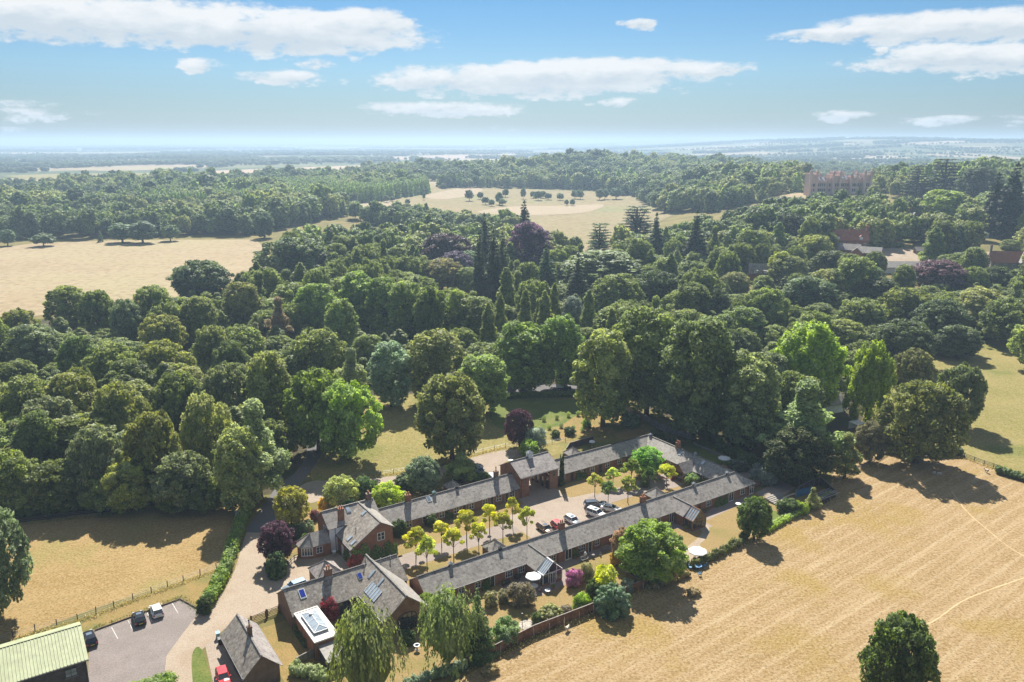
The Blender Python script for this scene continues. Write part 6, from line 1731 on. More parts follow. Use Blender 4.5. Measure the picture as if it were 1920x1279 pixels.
def climber(label, side, plane, u0, u1, z0, z1, colour, n=1600, leaf=.2):
    pts = []; nr = []
    rr = np.random.default_rng(int(abs(u0) * 97) + 5)
    uu = rr.random(n) * (u1 - u0) + u0; zz = rr.random(n) ** 1.15 * (z1 - z0) + z0
    top = z0 + (z1 - z0) * (.78 + .2 * np.sin(uu * 2.7 + 1) + .08 * np.sin(uu * 7))
    ok = zz < top; uu, zz = uu[ok], zz[ok]
    dd = .05 + .4 * rr.random(len(uu)) * (1.2 - (zz - z0) / (z1 - z0))
    a = np.array([wallpoint(side, plane, u, d) for u, d in zip(uu, dd)])
    P_ = np.stack([a[:, 0] - u0 if side[0] == 't' else a[:, 0] - plane, a[:, 1] - plane if side[0] == 't' else a[:, 1] - u0, zz], 1)
    o = {'t-': (0, -1, .5), 't+': (0, 1, .5), 's-': (-1, 0, .5), 's+': (1, 0, .5)}[side]
    me = leaf_mesh('foliage', P_, rr.normal(size=P_.shape) * .5 + np.array(o), leaf * (.6 + .8 * rr.random(len(P_))), rr.random(len(P_)), .8)
    w0 = W(u0, plane) if side[0] == 't' else W(plane, u0)
    e = thing('climbing_plant', label, 'climber', w0, ANG)
    c = bpy.data.objects.new('foliage', me); COL.objects.link(c); c.parent = e; c.color = GREEN[colour] + (1,)
climber('dark ivy covering the foot of the brick house gable', 't-', 17.0, -4.6, 4.4, 0, 2.9, 'mid', 5200, .24); climber('bright creeper climbing the catslide side of the brick house gable', 't-', 16.98, -4.4, -1.2, 1.2, 3.9, 'fresh', 1600, .22)
climber('ivy on the low side wall of the brick house', 's-', -4.5, 17.2, 20.6, 0, 2.6, 'mid', 1200)
climber('dark clipped creeper square on the front range left of the conservatory', 't-', -3.1, 10.7, 12.3, 0, 2.3, 'deep', 2000); climber('green creeper on the front range right of the glazed door', 't-', -3.1, 30.5, 31.8, 0, 2.2, 'mid', 1000)
climber('dense green climber between window and french door at the right end', 't-', -3.1, 68.6, 72.2, 0, 2.4, 'mid', 2600); climber('dark shrub trained on the front range beside the timber conservatory', 't-', -3.1, 61.5, 64.5, 0, 1.5, 'grey', 1400)
climber('ivy on the rear left range wall in the court', 't-', 23.5, 18.4, 20.2, 0, 2.0, 'deep', 1200); climber('green climber on the rear right range wall by the cypress', 't-', 24.4, 53.0, 56.0, 0, 2.1, 'mid', 1500); climber('climber in the court corner by the cross range porch', 's-', 74.9, 5.0, 8.8, 0, 2.2, 'deep', 2000)
climber('creeper at the foot of the arched barn window', 't-', -6.3, -2.9, -1.6, 0, 2.4, 'deep', 900); climber('creeper on the end wall of the flat-roofed extension', 's-', -19.95, -2, 3, 0, 1.8, 'deep', 1200)

# ------------------------------------------------------------------ shrubs and flowers: name, kind, pixel base, top row, width px, colour, label
for a in [
    ('flowering_shrub', 'bush', 976, 1133, 1092, 46, (.20, .16, .10), 'dusty pink flowering shrub left of the garden parasol'), ('hydrangea', 'bush', 1076, 1098, 1066, 30, (.26, .12, .19), 'bright pink hydrangea on the patio edge'),
    ('rose_bush', 'bush', 1100, 1090, 1054, 26, (.20, .19, .10), 'leggy green and pink bush right of the pink hydrangea'), ('gold_shrub', 'bush', 1135, 1110, 1062, 52, 'yellow', 'brilliant yellow spreading shrub behind the silvery rounded bush'),
    ('yew_bush', 'bush', 1112, 1120, 1086, 28, 'deep', 'dark green bush left of the yellow shrub'), ('euonymus', 'clipped', 1148, 1150, 1094, 66, (.085, .135, .075), 'big silvery-green rounded bush at the panel fence'),
    ('grass_clump', 'bush', 1090, 1142, 1112, 32, (.22, .33, .04), 'lime ornamental grass clump below the yellow shrub'), ('golden_ball', 'clipped', 1032, 1162, 1134, 44, (.26, .27, .09), 'yellow-green clipped ball by the panel fence'),
    ('spreading_juniper', 'bush', 950, 1200, 1160, 56, (.10, .15, .06), 'low spreading green shrub near the birch and the panel fence'), ('small_shrub', 'bush', 1006, 1168, 1148, 20, 'mid', 'small round shrub left of the yellow-green clipped ball'),
    ('pale_shrub', 'bush', 1060, 1150, 1134, 22, 'flower', 'pale flowering plants right of the yellow-green clipped ball'), ('grey_shrub', 'bush', 1176, 1110, 1084, 26, 'silver', 'silvery leaved shrub right of the big rounded bush'),
    ('orange_flowers', 'bush', 1153, 1058, 1036, 22, (.36, .26, .06), 'orange and yellow flowers at the brownish small tree'), ('pink_flowers', 'bush', 1159, 1040, 1028, 14, 'pink', 'magenta flowers against the front range by the brownish small tree'),
    ('border_shrub', 'bush', 920, 1135, 1108, 26, (.16, .15, .08), 'mixed border shrub left of the dusty pink one'), ('border_shrub', 'bush', 944, 1128, 1105, 24, (.13, .12, .07), 'brown-tinged border plants below the front windows'),
    ('drive_bush', 'bush', 598, 1092, 1070, 16, 'lime', 'small lime green bush beside the hip-roofed store on the drive'), ('court_shrub', 'bush', 846, 960, 940, 26, 'mid', 'low green shrub against the rear left range'),
    ('court_shrub', 'bush', 808, 985, 962, 26, 'deep', 'dark shrub by the rear left range near the house'), ('court_shrub', 'bush', 748, 1005, 975, 30, 'deep', 'dark shrub at the corner of house and court'),
    ('court_shrub', 'bush', 1297, 910, 888, 26, (.16, .22, .07), 'pale green shrub tucked beside the cross range porch'), ('red_acer', 'bush', 1262, 898, 886, 12, 'red', 'small red acer beside the cross range porch'),
    ('red_shrub', 'bush', 668, 1063, 1040, 28, (.36, .10, .07), 'red and pink shrub on the low wall behind the barn'), ('court_bush', 'bush', 1210, 912, 898, 18, 'mid', 'low green bush in the grassed circle of the court'),
    ('wall_shrub', 'bush', 575, 1020, 1000, 20, 'mid', 'green shrub against the bow-ended room'), ('laurel', 'bush', 655, 948, 925, 34, (.04, .07, .03), 'dark laurel behind the house ridge'), ('lawn_shrub', 'bush', 575, 1000, 975, 30, (.11, .13, .07), 'grey-green shrub below the yellow-green round tree'),
    ('dark_shrub', 'bush', 548, 1008, 984, 38, (.04, .055, .03), 'dark low shrub under the yellow-green round tree'), ('garden_shrub', 'bush', 760, 915, 888, 40, (.05, .07, .03), 'dark green bush left of the blue-green round tree'),
    ('garden_shrub', 'bush', 905, 905, 884, 24, 'mid', 'green bush below the feathery green tree'), ('rose_shrub', 'bush', 1180, 800, 772, 36, (.10, .14, .09), 'blue-green round bush at the wooden fence'), ('rose_shrub', 'bush', 1100, 800, 786, 18, 'fresh', 'small green bush in the rose patch'),
    ('dark_bush', 'bush', 1068, 815, 800, 22, 'deep', 'dark bush near the paddock fence, right one'), ('dark_bush', 'bush', 1042, 820, 806, 18, 'deep', 'dark bush near the paddock fence, left one'), ('terrace_shrub', 'bush', 1432, 905, 870, 46, (.13, .15, .12), 'greyish spiky shrub at the end of the front range'),
    ('terrace_shrub', 'bush', 1478, 960, 935, 40, 'deep', 'dark planting inside the curved retaining wall'), ('terrace_shrub', 'bush', 1500, 962, 940, 26, 'lime', 'yellow-green plants inside the curved retaining wall'), ('shade_shrub', 'bush', 1385, 882, 862, 34, (.08, .10, .07), 'grey shrub on the shaded lawn edge'),
    ('shade_shrub', 'bush', 1230, 825, 805, 26, 'deep', 'dark shrub behind the far roof corner'), ('shade_shrub', 'bush', 1262, 838, 820, 22, 'deep', 'dark shrub behind the tall triple chimney'), ('yew_hedge_end', 'bush', 385, 1150, 1118, 26, 'deep', 'round bushy lower end of the drive hedge'),
    ('gate_shrub', 'bush', 590, 975, 955, 16, (.20, .10, .10), 'reddish shrub near the golden clipped shrub'), ('barn_shrub', 'bush', 765, 1205, 1180, 30, 'deep', 'dark shrub right of the arched barn window'), ('pasture_scrub', 'bush', 920, 1262, 1245, 30, 'dry', 'dry scrub at the lower end of the panel fence'),
    ('field_scrub', 'bush', 1300, 1115, 1102, 24, 'dry', 'dead brushwood in the shade below the broad garden tree'), ('bramble', 'bush', 1652, 832, 795, 42, (.12, .12, .07), 'tangled pale bramble left of the big field corner tree'),
]: T(*a[:8], cat='shrub')
rr = random.Random(8)
for i, nm in enumerate(['leftmost in the back row', 'second in the back row', 'third in the back row', 'fourth in the back row', 'last in the back row', 'first in the front row', 'second in the front row', 'third in the front row', 'fourth in the front row', 'last in the front row']):
    px = [1020, 1044, 1066, 1084, 1100, 1004, 1030, 1052, 1075, 1092][i]; py = [790, 786, 782, 780, 790, 808, 805, 802, 806, 810][i]
    T('rose_standard', 'herb', px, py, py - 12, 9, (.13, .16, .06), 'spindly rose bush of the paddock rose patch, ' + nm, cat='shrub', group='rose bushes of the patch')
for i, (u, t) in enumerate([(14.5, -3.9), (21.2, -9.6), (26.2, -7), (30.8, -3.8), (37.6, -3.8), (62.4, -4.2), (65, -4), (56, -6.9)]):
    g = W(u, t); nm = ['below the leftmost three-light window', 'at the conservatory corner', 'right of the conservatory door', 'left of the french door', 'under the two-light window', 'beside the timber conservatory', 'under the window right of the timber conservatory', 'left of the timber conservatory'][i]
    e = thing('plant_pot', 'terracotta pot with green plant ' + nm, 'plant pot', g, 0, 'potted plants along the front range')
    m = MB(); m.tube([(0, 0, 0), (0, 0, .42), (0, 0, .46)], [.17, .25, .27], 10); m.build('pot', M['terracotta'], e)
    c = bpy.data.objects.new('foliage', PROTO['herb'][0][0]); COL.objects.link(c); c.parent = e; c.location = (0, 0, .4); c.scale = (.7, .7, .7); c.color = GREEN['mid'] + (1,)

# ------------------------------------------------------------------ garden things
def parasol(label, px, py, r, h, n=8, tilt=0.0, name='parasol'):
    g = at(px, py); e = thing(name, label, 'parasol', g, .3)
    m = MB(); m.tube([(0, 0, 0), (0, 0, h + .1)], [.035, .03], 6); m.build('pole', M['metal'], e)
    m = MB(); m.tube([(0, 0, 0), (0, 0, .09)], [.3, .28], 10); m.build('base', M['concrete'], e)
    c = [(math.cos(2 * math.pi * i / n) * r, math.sin(2 * math.pi * i / n) * r, h - .42) for i in range(n)]; m = MB()
    mid = [(math.cos(2 * math.pi * (i + .5) / n) * r * .90, math.sin(2 * math.pi * (i + .5) / n) * r * .90, h - .46) for i in range(n)]
    for i in range(n): m.add([c[i], mid[i], (0, 0, h)], [(0, 1, 2)]); m.add([mid[i], c[(i + 1) % n], (0, 0, h)], [(0, 1, 2)])
    for i in range(n): a = c[i]; b = mid[i]; d = c[(i + 1) % n]; m.add([a, b, (b[0], b[1], b[2] - .16), (a[0], a[1], a[2] - .16)], [(0, 1, 2, 3)]); m.add([b, d, (d[0], d[1], d[2] - .16), (b[0], b[1], b[2] - .16)], [(0, 1, 2, 3)])
    cn = m.build('canopy', M['canvas'], e)
    for i in range(n): m = MB(); m.bar((0, 0, h - .03), (c[i][0] * .99, c[i][1] * .99, c[i][2] - .03), .03, .03); m.build('rib', M['metal'], e)
    return e
parasol('white octagonal parasol beside the white conservatory', 1000, 1100, 1.45, 2.5, 6); parasol('big white parasol over the blue furniture at the garden path end', 1307, 1052, 1.75, 2.5)
parasol('pale pink-white parasol on the shaded lawn behind the cross range', 1357, 873, 1.5, 2.4)
parasol('folded-back small parasol on the patio behind the rear right range', 1110, 838, .8, 1.9, 6)
def table(label, px, py, r, h, mat, name='garden_table', legs=4, z=0):
    g = at(px, py); e = thing(name, label, 'table', g, .5)
    m = MB(); m.tube([(0, 0, h - .05), (0, 0, h)], [r, r], 14); m.build('tabletop', M[mat], e)
    for i in range(legs): a = 6.283 * i / legs; m = MB(); m.bar((math.cos(a) * r * .7, math.sin(a) * r * .7, 0), (math.cos(a) * r * .55, math.sin(a) * r * .55, h - .05), .05); m.build('leg', M[mat], e)
table('round white table below the white octagonal parasol', 1001, 1105, .75, .73, 'white'); table('small square-looking white table on the patio grass edge', 1027, 1112, .5, .6, 'white'); table('blue round table under the big white parasol', 1307, 1066, .9, .72, 'blue_bright')
table('round wooden table on the shaded lawn under the pink-white parasol', 1357, 880, .9, .7, 'wood_orange'); table('small round table at the right end patio of the front range', 1384, 950, .6, .7, 'white')
table('small round wooden table on the court paving by the porch', 1240, 900, .6, .7, 'wood_orange'); table('pale table in the garden by the white van', 958, 868, .6, .7, 'white')
def chair(label, px, py, rot, mat, cush=None, group=None):
    g = at(px, py); e = thing('garden_chair', label, 'chair', g, rot, group)
    m = MB(); m.box(-.26, .26, -.26, .26, .40, .45); m.build('seat', M[mat], e); m = MB()
    for i in range(5): m.box(-.25 + i * .11, -.19 + i * .11, .24, .28, .45, .95)
    m.box(-.26, .26, .235, .285, .92, .98); m.build('backrest', M[mat], e)
    for x in (-.23, .23):
        for y in (-.23, .23): m = MB(); m.box(x - .025, x + .025, y - .025, y + .025, 0, .40); m.build('leg', M[mat], e)
    if cush: m = MB(); m.box(-.23, .23, -.23, .21, .455, .53); m.build('cushion', M[cush], e)
    return e
for lab, px, py, ro, mt, cu in [('dark chair left of the white round table', 990, 1112, 1.2, 'black', None), ('dark chair below the white round table', 1003, 1120, 3.2, 'black', None), ('chair with pink cushion right of the white round table', 1012, 1111, 4.4, 'wood_dark', 'cushion'),
                                ('dark blue chair left of the blue round table', 1294, 1068, 1.4, 'blue', 'blue_bright'), ('dark blue chair right of the blue round table', 1321, 1064, 4.8, 'blue', 'blue_bright'), ('dark blue chair below the blue round table', 1312, 1080, 3.2, 'blue', 'blue_bright'), ('dark blue chair behind the blue round table', 1303, 1054, .1, 'blue', 'blue_bright'),
                                ('wooden chair left of the lawn table under the pink-white parasol', 1348, 884, 1.4, 'wood_orange', None), ('wooden chair right of the lawn table under the pink-white parasol', 1368, 884, 4.9, 'wood_orange', None),
                                ('dark chair beside the small table at the right end patio', 1390, 955, 2.6, 'black', None), ('white chair against the right end patio wall', 1398, 948, 3.6, 'white', None), ('orange wooden chair on the court paving by the porch', 1232, 904, 1.3, 'wood_orange', None), ('orange wooden chair right of the court paving table', 1250, 900, 4.7, 'wood_orange', 'cushion')]: chair(lab, px, py, ro, mt, cu)
def bench(label, px, py, rot, mat, L=1.6):
    g = at(px, py); e = thing('garden_bench', label, 'bench', g, rot)
    for i in range(4): m = MB(); m.box(-L / 2, L / 2, -.24 + i * .13, -.13 + i * .13, .42, .46); m.build('seat_slat', M[mat], e)
    for i in range(3): m = MB(); m.box(-L / 2, L / 2, .27, .30, .55 + i * .15, .65 + i * .15); m.build('back_slat', M[mat], e)
    for x in (-L / 2 + .05, L / 2 - .05): m = MB(); m.box(x - .03, x + .03, .26, .32, 0, .98); m.box(x - .03, x + .03, -.25, -.19, 0, .62); m.box(x - .03, x + .03, -.25, .3, .6, .65); m.build('end_frame', M[mat], e)
bench('weathered bench on the front patio under the creeper', 1096, 1052, ANG, 'wood_grey'); bench('dark bench on the garden front below the two windows', 950, 1098, ANG, 'wood_dark'); bench('grey bench in the shade near the garden shed wall', 1135, 1033, ANG, 'wood_grey')
# birdbath, urn, barbecue, tanks, bins, bollards, sundial
g = at(782, 1219); e = thing('birdbath', 'white stone birdbath on the scorched lawn before the barn gable', 'birdbath', g)
m = MB(); m.tube([(0, 0, 0), (0, 0, .08), (0, 0, .1), (0, 0, .75)], [.28, .28, .12, .10], 10); m.build('pedestal', M['stone_grey'], e); m = MB(); m.tube([(0, 0, .75), (0, 0, .86), (0, 0, .9)], [.15, .45, .48], 16); m.build('basin', M['white'], e); m = MB(); m.tube([(0, 0, .901), (0, 0, .908)], [.34, .34], 14); m.build('water', M['glass'], e)
g = at(1097, 1047); e = thing('urn', 'white draped garden ornament before the front range window', 'ornament', g)
m = MB(); m.tube([(0, 0, 0), (0, 0, .1), (0, 0, .5), (0, 0, 1.0), (0, 0, 1.25), (0, 0, 1.35)], [.28, .3, .24, .3, .16, .06], 12); m.build('body', M['white'], e); m = MB(); m.box(-.32, .32, -.32, .32, -.01, .06); m.build('plinth', M['stone_grey'], e)
g = at(1112, 1046); e = thing('urn', 'small pale garden urn beside the front door, right of the draped ornament', 'ornament', g)
m = MB(); m.tube([(0, 0, 0), (0, 0, .05), (0, 0, .3), (0, 0, .6), (0, 0, .68)], [.2, .1, .12, .26, .3], 10); m.build('bowl', M['stone_grey'], e)
g = at(1126, 1043); e = thing('urn', 'little pale stone figure on the shaded patio near the blue wall', 'ornament', g); m = MB(); m.tube([(0, 0, 0), (0, 0, .3), (0, 0, .32), (0, 0, .7), (0, 0, .85)], [.2, .18, .1, .13, .04], 8); m.build('figure', M['stone_grey'], e)
g = at(447, 968); e = thing('water_tank', 'white plastic water tank at the top of the drive hedge', 'tank', g, .4)
m = MB(); m.box(-.6, .6, -.5, .5, .12, 1.12); m.build('tank', M['white'], e); m = MB()
for x in (-.62, -.2, .2, .62): m.box(x - .02, x + .02, -.54, -.5, .1, 1.14); m.box(x - .02, x + .02, .5, .54, .1, 1.14)
for z in (.12, .6, 1.1): m.box(-.64, .64, -.55, -.51, z, z + .03); m.box(-.64, .64, .51, .55, z, z + .03)
m.build('cage', M['metal'], e); m = MB(); m.tube([(0, 0, 1.12), (0, 0, 1.18)], [.16, .16], 10); m.build('cap', M['black'], e)
def bin_(label, px, py, mat, lid, rot=0):
    e = thing('wheelie_bin', label, 'bin', at(px, py), rot)
    m = MB(); m.add([(-.24, -.26, .08), (.24, -.26, .08), (.24, .26, .08), (-.24, .26, .08), (-.29, -.34, .98), (.29, -.34, .98), (.29, .34, .98), (-.29, .34, .98)], [(3, 2, 1, 0), (4, 5, 6, 7), (0, 1, 5, 4), (1, 2, 6, 5), (2, 3, 7, 6), (3, 0, 4, 7)]); m.build('body', M[mat], e)
    m = MB(); slab(m, [(-.31, -.37, 1.04), (.31, -.37, 1.04), (.31, .37, 1.09), (-.31, .37, 1.09)], .05); m.build('lid', M[lid], e)
    for x in (-.25, .25): m = MB(); m.tube([(x - .03, .27, .1), (x + .03, .27, .1)], [.1, .1], 8); m.build('wheel', M['rubber'], e)
bin_('turquoise wheeled bin against the outbuilding corner', 409, 1197, 'copper', 'blue_bright', .5); bin_('dark bin next to the turquoise one at the outbuilding', 413, 1208, 'black', 'black', .4); bin_('blue-lidded bin beside the clipped drum-shaped yew', 500, 1068, 'blue', 'blue_bright', .3)
bin_('grey bin at the foot of the white wall of the brick house', 627, 1043, 'metal', 'white', .2)
e = thing('sign_post', 'pale post in front of the dark purple round tree', 'post', at(508, 1050)); m = MB(); m.tube([(0, 0, 0), (0, 0, 2.6)], [.06, .05], 8); m.build('pole', M['concrete'], e); m = MB(); m.tube([(0, 0, 2.6), (0, 0, 2.75)], [.1, .06], 8); m.build('finial', M['white'], e)
e = thing('lamp_post', 'black post at the lawn edge near the panel fence', 'post', at(979, 1172)); m = MB(); m.tube([(0, 0, 0), (0, 0, 1.9)], [.05, .04], 8); m.build('pole', M['black'], e); m = MB(); m.box(-.1, .1, -.1, .1, 1.9, 2.1); m.build('box', M['black'], e)
e = thing('paved_circle', 'pale round stone circle on the lawn at the panel fence', 'paving', at(990, 1172))
for ring, (r0, r1, k) in enumerate(((.0, .45, 1), (.5, .95, 8), (1.0, 1.5, 12))):
    for j in range(k):
        if k == 1: m = MB(); m.tube([(0, 0, 0), (0, 0, .05)], [r1, r1], 12)
        else:
            a0, a1 = 6.283 * j / k + .03, 6.283 * (j + 1) / k - .03; m = MB(); m.prism([(math.cos(a0) * r0, math.sin(a0) * r0), (math.cos(a0) * r1, math.sin(a0) * r1), (math.cos(a1) * r1, math.sin(a1) * r1), (math.cos(a1) * r0, math.sin(a1) * r0)], 0, .05)
        m.build('paving_stone', M['concrete'], e)
e = thing('barbecue', 'covered dark barbecue against the front wall left of the parasol', 'barbecue', W(17.6, -3.9), ANG); m = MB(); m.box(-.55, .55, -.3, .3, .5, .95); m.build('box', M['black'], e); m = MB(); m.tube([(-.5, 0, .95), (.5, 0, .95)], [.3, .3], 10); m.build('hood', M['black'], e)
for x in (-.5, .5):
    for y in (-.25, .25): m = MB(); m.box(x - .03, x + .03, y - .03, y + .03, 0, .5); m.build('leg', M['metal'], e)
e = thing('garden_shed', 'dark blue-grey garden shed under the broad garden tree', 'shed', at(1200, 1088), ANG + .1)
m = MB(); m.box(-2.2, 2.2, -1.3, 1.3, 0, 1.9); m.build('wall', M['wood_dark'], e)
for sg in (-1, 1): m = MB(); slab(m, [(-2.4, 0, 2.6), (2.4, 0, 2.6), (2.4, sg * 1.55, 1.85), (-2.4, sg * 1.55, 1.85)], .06); m.build('roof', M['lead'], e)
m = MB(); m.box(-1.9, -1.0, -1.34, -1.303, 0.05, 1.8); m.build('door', M['blue'], e); m = MB(); m.box(.2, 1.3, -1.34, -1.303, .9, 1.5); m.build('window', M['glass'], e)
e = thing('wall_screen', 'blue-grey panel screen on the shaded patio by the brownish small tree', 'screen', W(39.6, -4.0), ANG)
for i in range(4): m = MB(); m.box(i * .9, i * .9 + .86, 0, .06, 0, 1.8); m.build('panel', M['lead'], e)
e = thing('gazebo', 'small white-roofed gazebo behind the elder bush in the field corner', 'gazebo', at(1606, 806), .4)
for x in (-1.4, 1.4):
    for y in (-1.4, 1.4): m = MB(); m.tube([(x, y, 0), (x, y, 2.1)], [.05, .05], 6); m.build('post', M['white'], e)
m = MB(); m.add([(-1.6, -1.6, 2.1), (1.6, -1.6, 2.1), (1.6, 1.6, 2.1), (-1.6, 1.6, 2.1), (0, 0, 2.9)], [(0, 1, 4), (1, 2, 4), (2, 3, 4), (3, 0, 4)]); m.build('canvas_roof', M['canvas'], e)
m = MB(); m.box(-1.45, 1.45, 1.38, 1.42, 0.1, 2.1); m.build('side_wall', M['canvas'], e)
e = thing('low_wall', 'low pale stone wall edging the shaded lawn behind the cross range', 'wall', at(1300, 832))
o0 = at(1300, 832); pl = [at(1300, 832) - o0, at(1345, 852) - o0, at(1392, 876) - o0, at(1410, 890) - o0]
for a, b in zip(pl[:-1], pl[1:]):
    n = round((b - a).length / .7)
    for k in range(n): m = MB(); m.bar(a.lerp(b, k / n) + Vector((0, 0, .2)), a.lerp(b, (k + .95) / n) + Vector((0, 0, .2)), .4, .4 + .04 * (k % 2)); m.build('stone', M['stone_grey'], e)

# ------------------------------------------------------------------ sheep
def sheep_mesh(lying):
    bm_v = [(-.42, 0, .62, .20), (-.15, 0, .64, .27), (.15, 0, .64, .26), (.36, 0, .70, .18), (.50, 0, .84, .11), (.64, 0, .84, .075), (.74, 0, .76, .05)]
    e_ = [(i, i + 1) for i in range(6)]
    legs = [(-.32, .12), (-.32, -.12), (.26, .12), (.26, -.12)]
    for x, y in legs:
        n = len(bm_v); root = 0 if x < 0 else 2
        if lying: bm_v += [(x * .95, y * 1.3, .40, .10), (x * 1.2, y * 1.6, .36, .06)]
        else: bm_v += [(x, y, .40, .085), (x + (.05 if x < 0 else 0), y, .22, .045), (x, y, .02, .04)]
        e_ += [(root, n)] + [(k, k + 1) for k in range(n, len(bm_v) - 1)]
    me = bpy.data.meshes.new('body'); me.from_pydata([(a, b, c - (.34 if lying else 0)) for a, b, c, r in bm_v], e_, [])
    o = bpy.data.objects.new('body', me); COL.objects.link(o)
    o.modifiers.new('s', 'SKIN'); sv = me.skin_vertices[0].data
    for i, v in enumerate(bm_v): sv[i].radius = (v[3], v[3])
    sv[1].use_root = True
    o.modifiers.new('d', 'SUBSURF').levels = 1
    dg = bpy.context.evaluated_depsgraph_get(); me2 = bpy.data.meshes.new_from_object(o.evaluated_get(dg)); me2.name = 'body'
    bpy.data.objects.remove(o); me2.materials.clear(); me2.materials.append(M['wool'])
    return me2
SH = [sheep_mesh(False), sheep_mesh(True)]
for px, py, ro, ly, lab in [(1064, 1183, 1.0, 0, 'sheep standing alone just outside the panel fence'), (1761, 892, 2.8, 0, 'dark-faced sheep at the rim of the field corner shade, right one'), (1752, 888, .3, 1, 'sheep lying at the rim of the field corner shade, left one'), (1706, 846, .2, 1, 'sheep lying deep in the shade under the field corner tree, leftmost'),
                            (1737, 858, 2.9, 1, 'sheep lying in the shade, middle of the three under the corner tree'), (1763, 857, .4, 1, 'sheep lying in the shade, rightmost under the corner tree'), (1849, 886, 1.9, 0, 'white sheep standing in the sun near the rail fence')]:
    e = thing('sheep', lab, 'sheep', at(px, py), ro, 'sheep of the stubble field')
    o = bpy.data.objects.new('body', SH[ly]); COL.objects.link(o); o.parent = e
    m = MB(); z = .84 - (.34 if ly else 0); m.tube([(.50, 0, z), (.64, 0, z + .01), (.78, 0, z - .1)], [.10, .09, .05], 8); hd = m.build('face', M['face_wool'], e, smooth=True)
    for sg in (-1, 1): m = MB(); m.bar((.55, sg * .07, z + .06), (.52, sg * .20, z + .04), .07, .03); m.build('ear', M['face_wool'], hd)

# ------------------------------------------------------------------ trodden tracks, rough grass
def track(pix, w, mat, lift, name='track'):
    c = smooth_poly([at(*p) for p in pix], False, 6); L_ = []; R_ = []; rr = random.Random(len(pix))
    for i, p in enumerate(c):
        d = (c[min(i + 1, len(c) - 1)] - c[max(i - 1, 0)]).normalized(); n = Vector((-d.y, d.x, 0)) * w * rr.uniform(.35, .65)
        L_.append(p + n); R_.append(p - n)
    m = MB(); k = len(c); m.add([(v.x, v.y, lift) for v in L_ + R_], [(i, i + 1, k + i + 1, k + i) for i in range(k - 1)]); return tag(m.build(name, M[mat]), kind='structure')
M['trodden'] = ground_mat('trodden_straw', ((.50, .36, .18), (.56, .42, .23), (.60, .46, .27)), .5, 3, None, None, None, .3)
track([(1785, 922), (1812, 958), (1850, 992), (1898, 1030), (1960, 1062)], .2, 'trodden', .010); track([(1640, 1215), (1700, 1185), (1750, 1165), (1800, 1130), (1850, 1108), (1960, 1070)], .24, 'trodden', .011)
def rough_grass(label, lines, width, per_m, size, colour, name='long_grass'):
    P_ = []; rr = np.random.default_rng(len(label) + len(lines))
    for ln in lines:
        q = [at(*p) for p in ln]
        for a, b in zip(q[:-1], q[1:]):
            n = int((b - a).length * per_m)
            t = rr.random(n); o = rr.normal(size=(n, 2)) * width * .5
            x = a.x + (b.x - a.x) * t + o[:, 0]; y = a.y + (b.y - a.y) * t + o[:, 1]
            P_.append(np.stack([x, y, rr.random(n) ** 1.5 * size], 1))
    P_ = np.concatenate(P_)
    me = leaf_mesh(name, P_, rr.normal(size=P_.shape) + np.array([0, 0, .5]), size * .7 * (.5 + rr.random(len(P_))), rr.random(len(P_)), .35, None, .4)
    o = bpy.data.objects.new(name, me); COL.objects.link(o); o.color = colour + (1,)
    return tag(o, label, 'grass', kind='stuff')
rough_grass('dry uncut grass along fences and field margins', [[(25, 1200), (146, 1166), (284, 1114), (344, 1093), (406, 1070)], [(1660, 852), (1740, 852), (1808, 860), (1880, 886), (1990, 930)], [(1566, 907), (1640, 868)], [(1240, 1094), (1300, 1062), (1410, 1012), (1500, 962), (1560, 935)],
             [(874, 1256), (1000, 1200), (1150, 1135), (1240, 1096)], [(640, 902), (762, 886), (862, 860), (948, 840)]], 1.0, 42, .38, (.20, .16, .055))
rough_grass('green weeds along the foot of hedges and shaded edges', [[(470, 955), (455, 985), (443, 1020), (430, 1070), (412, 1108), (390, 1145)], [(168, 1183), (338, 1121), (376, 1143)], [(905, 752), (1092, 746)], [(-60, 994), (90, 978), (260, 960), (440, 946)], [(1650, 850), (1800, 856)], [(1148, 762), (1236, 810), (1298, 830)]], .9, 45, .35, (.085, .10, .03))
rough_grass('scattered weeds over the paddock and meadow', [[(600, 900), (700, 860), (800, 830)], [(640, 850), (760, 800), (920, 770)], [(950, 800), (1060, 810), (1180, 800)], [(1800, 760), (1900, 720)], [(1850, 840), (1930, 800)]], 14, 60, .3, (.13, .135, .04))

# ------------------------------------------------------------------ trees one can tell apart
USED = set()
def where(x, y, z=8.0):
    """words for where in the view a crown stands"""
    d = y * math.cos(PITCH) + (CAM_H - z) * math.sin(PITCH)
    px = 960 + F_PX * x / d
    py = 639.5 + F_PX * ((CAM_H - z) * math.cos(PITCH) - y * math.sin(PITCH)) / d
    c = ['cut by the left edge', 'at the far left', 'left of the lane bend', 'above the lane bend', 'behind the lane trees', 'behind the paddock', 'behind the lone paddock oak', 'behind the parked pickup', 'behind the ivy-clad tree',
         'behind the wooden fence', 'behind the cross range', 'above the fenced enclosure', 'above the bright willows', 'above the field corner', 'above the right meadow', 'at the right edge'][int(max(0, min(15.99, px / 120)))]
    row = int(max(0, (py - 340) / 26))
    r = ['in the farthest rank', 'in the second farthest rank', 'in the third rank from the back', 'in the fourth rank from the back', 'in the fifth rank from the back', 'in the sixth rank from the back', 'in the seventh rank from the back', 'in the middle ranks',
         'just below the middle ranks', 'in the ninth rank from the front', 'in the eighth rank from the front', 'in the seventh rank from the front', 'in the sixth rank from the front', 'in the fifth rank from the front',
         'in the fourth rank from the front', 'in the third rank from the front', 'in the second rank from the front', 'in the front rank', 'at the very front', 'at the very front'][min(19, row)]
    return c, r
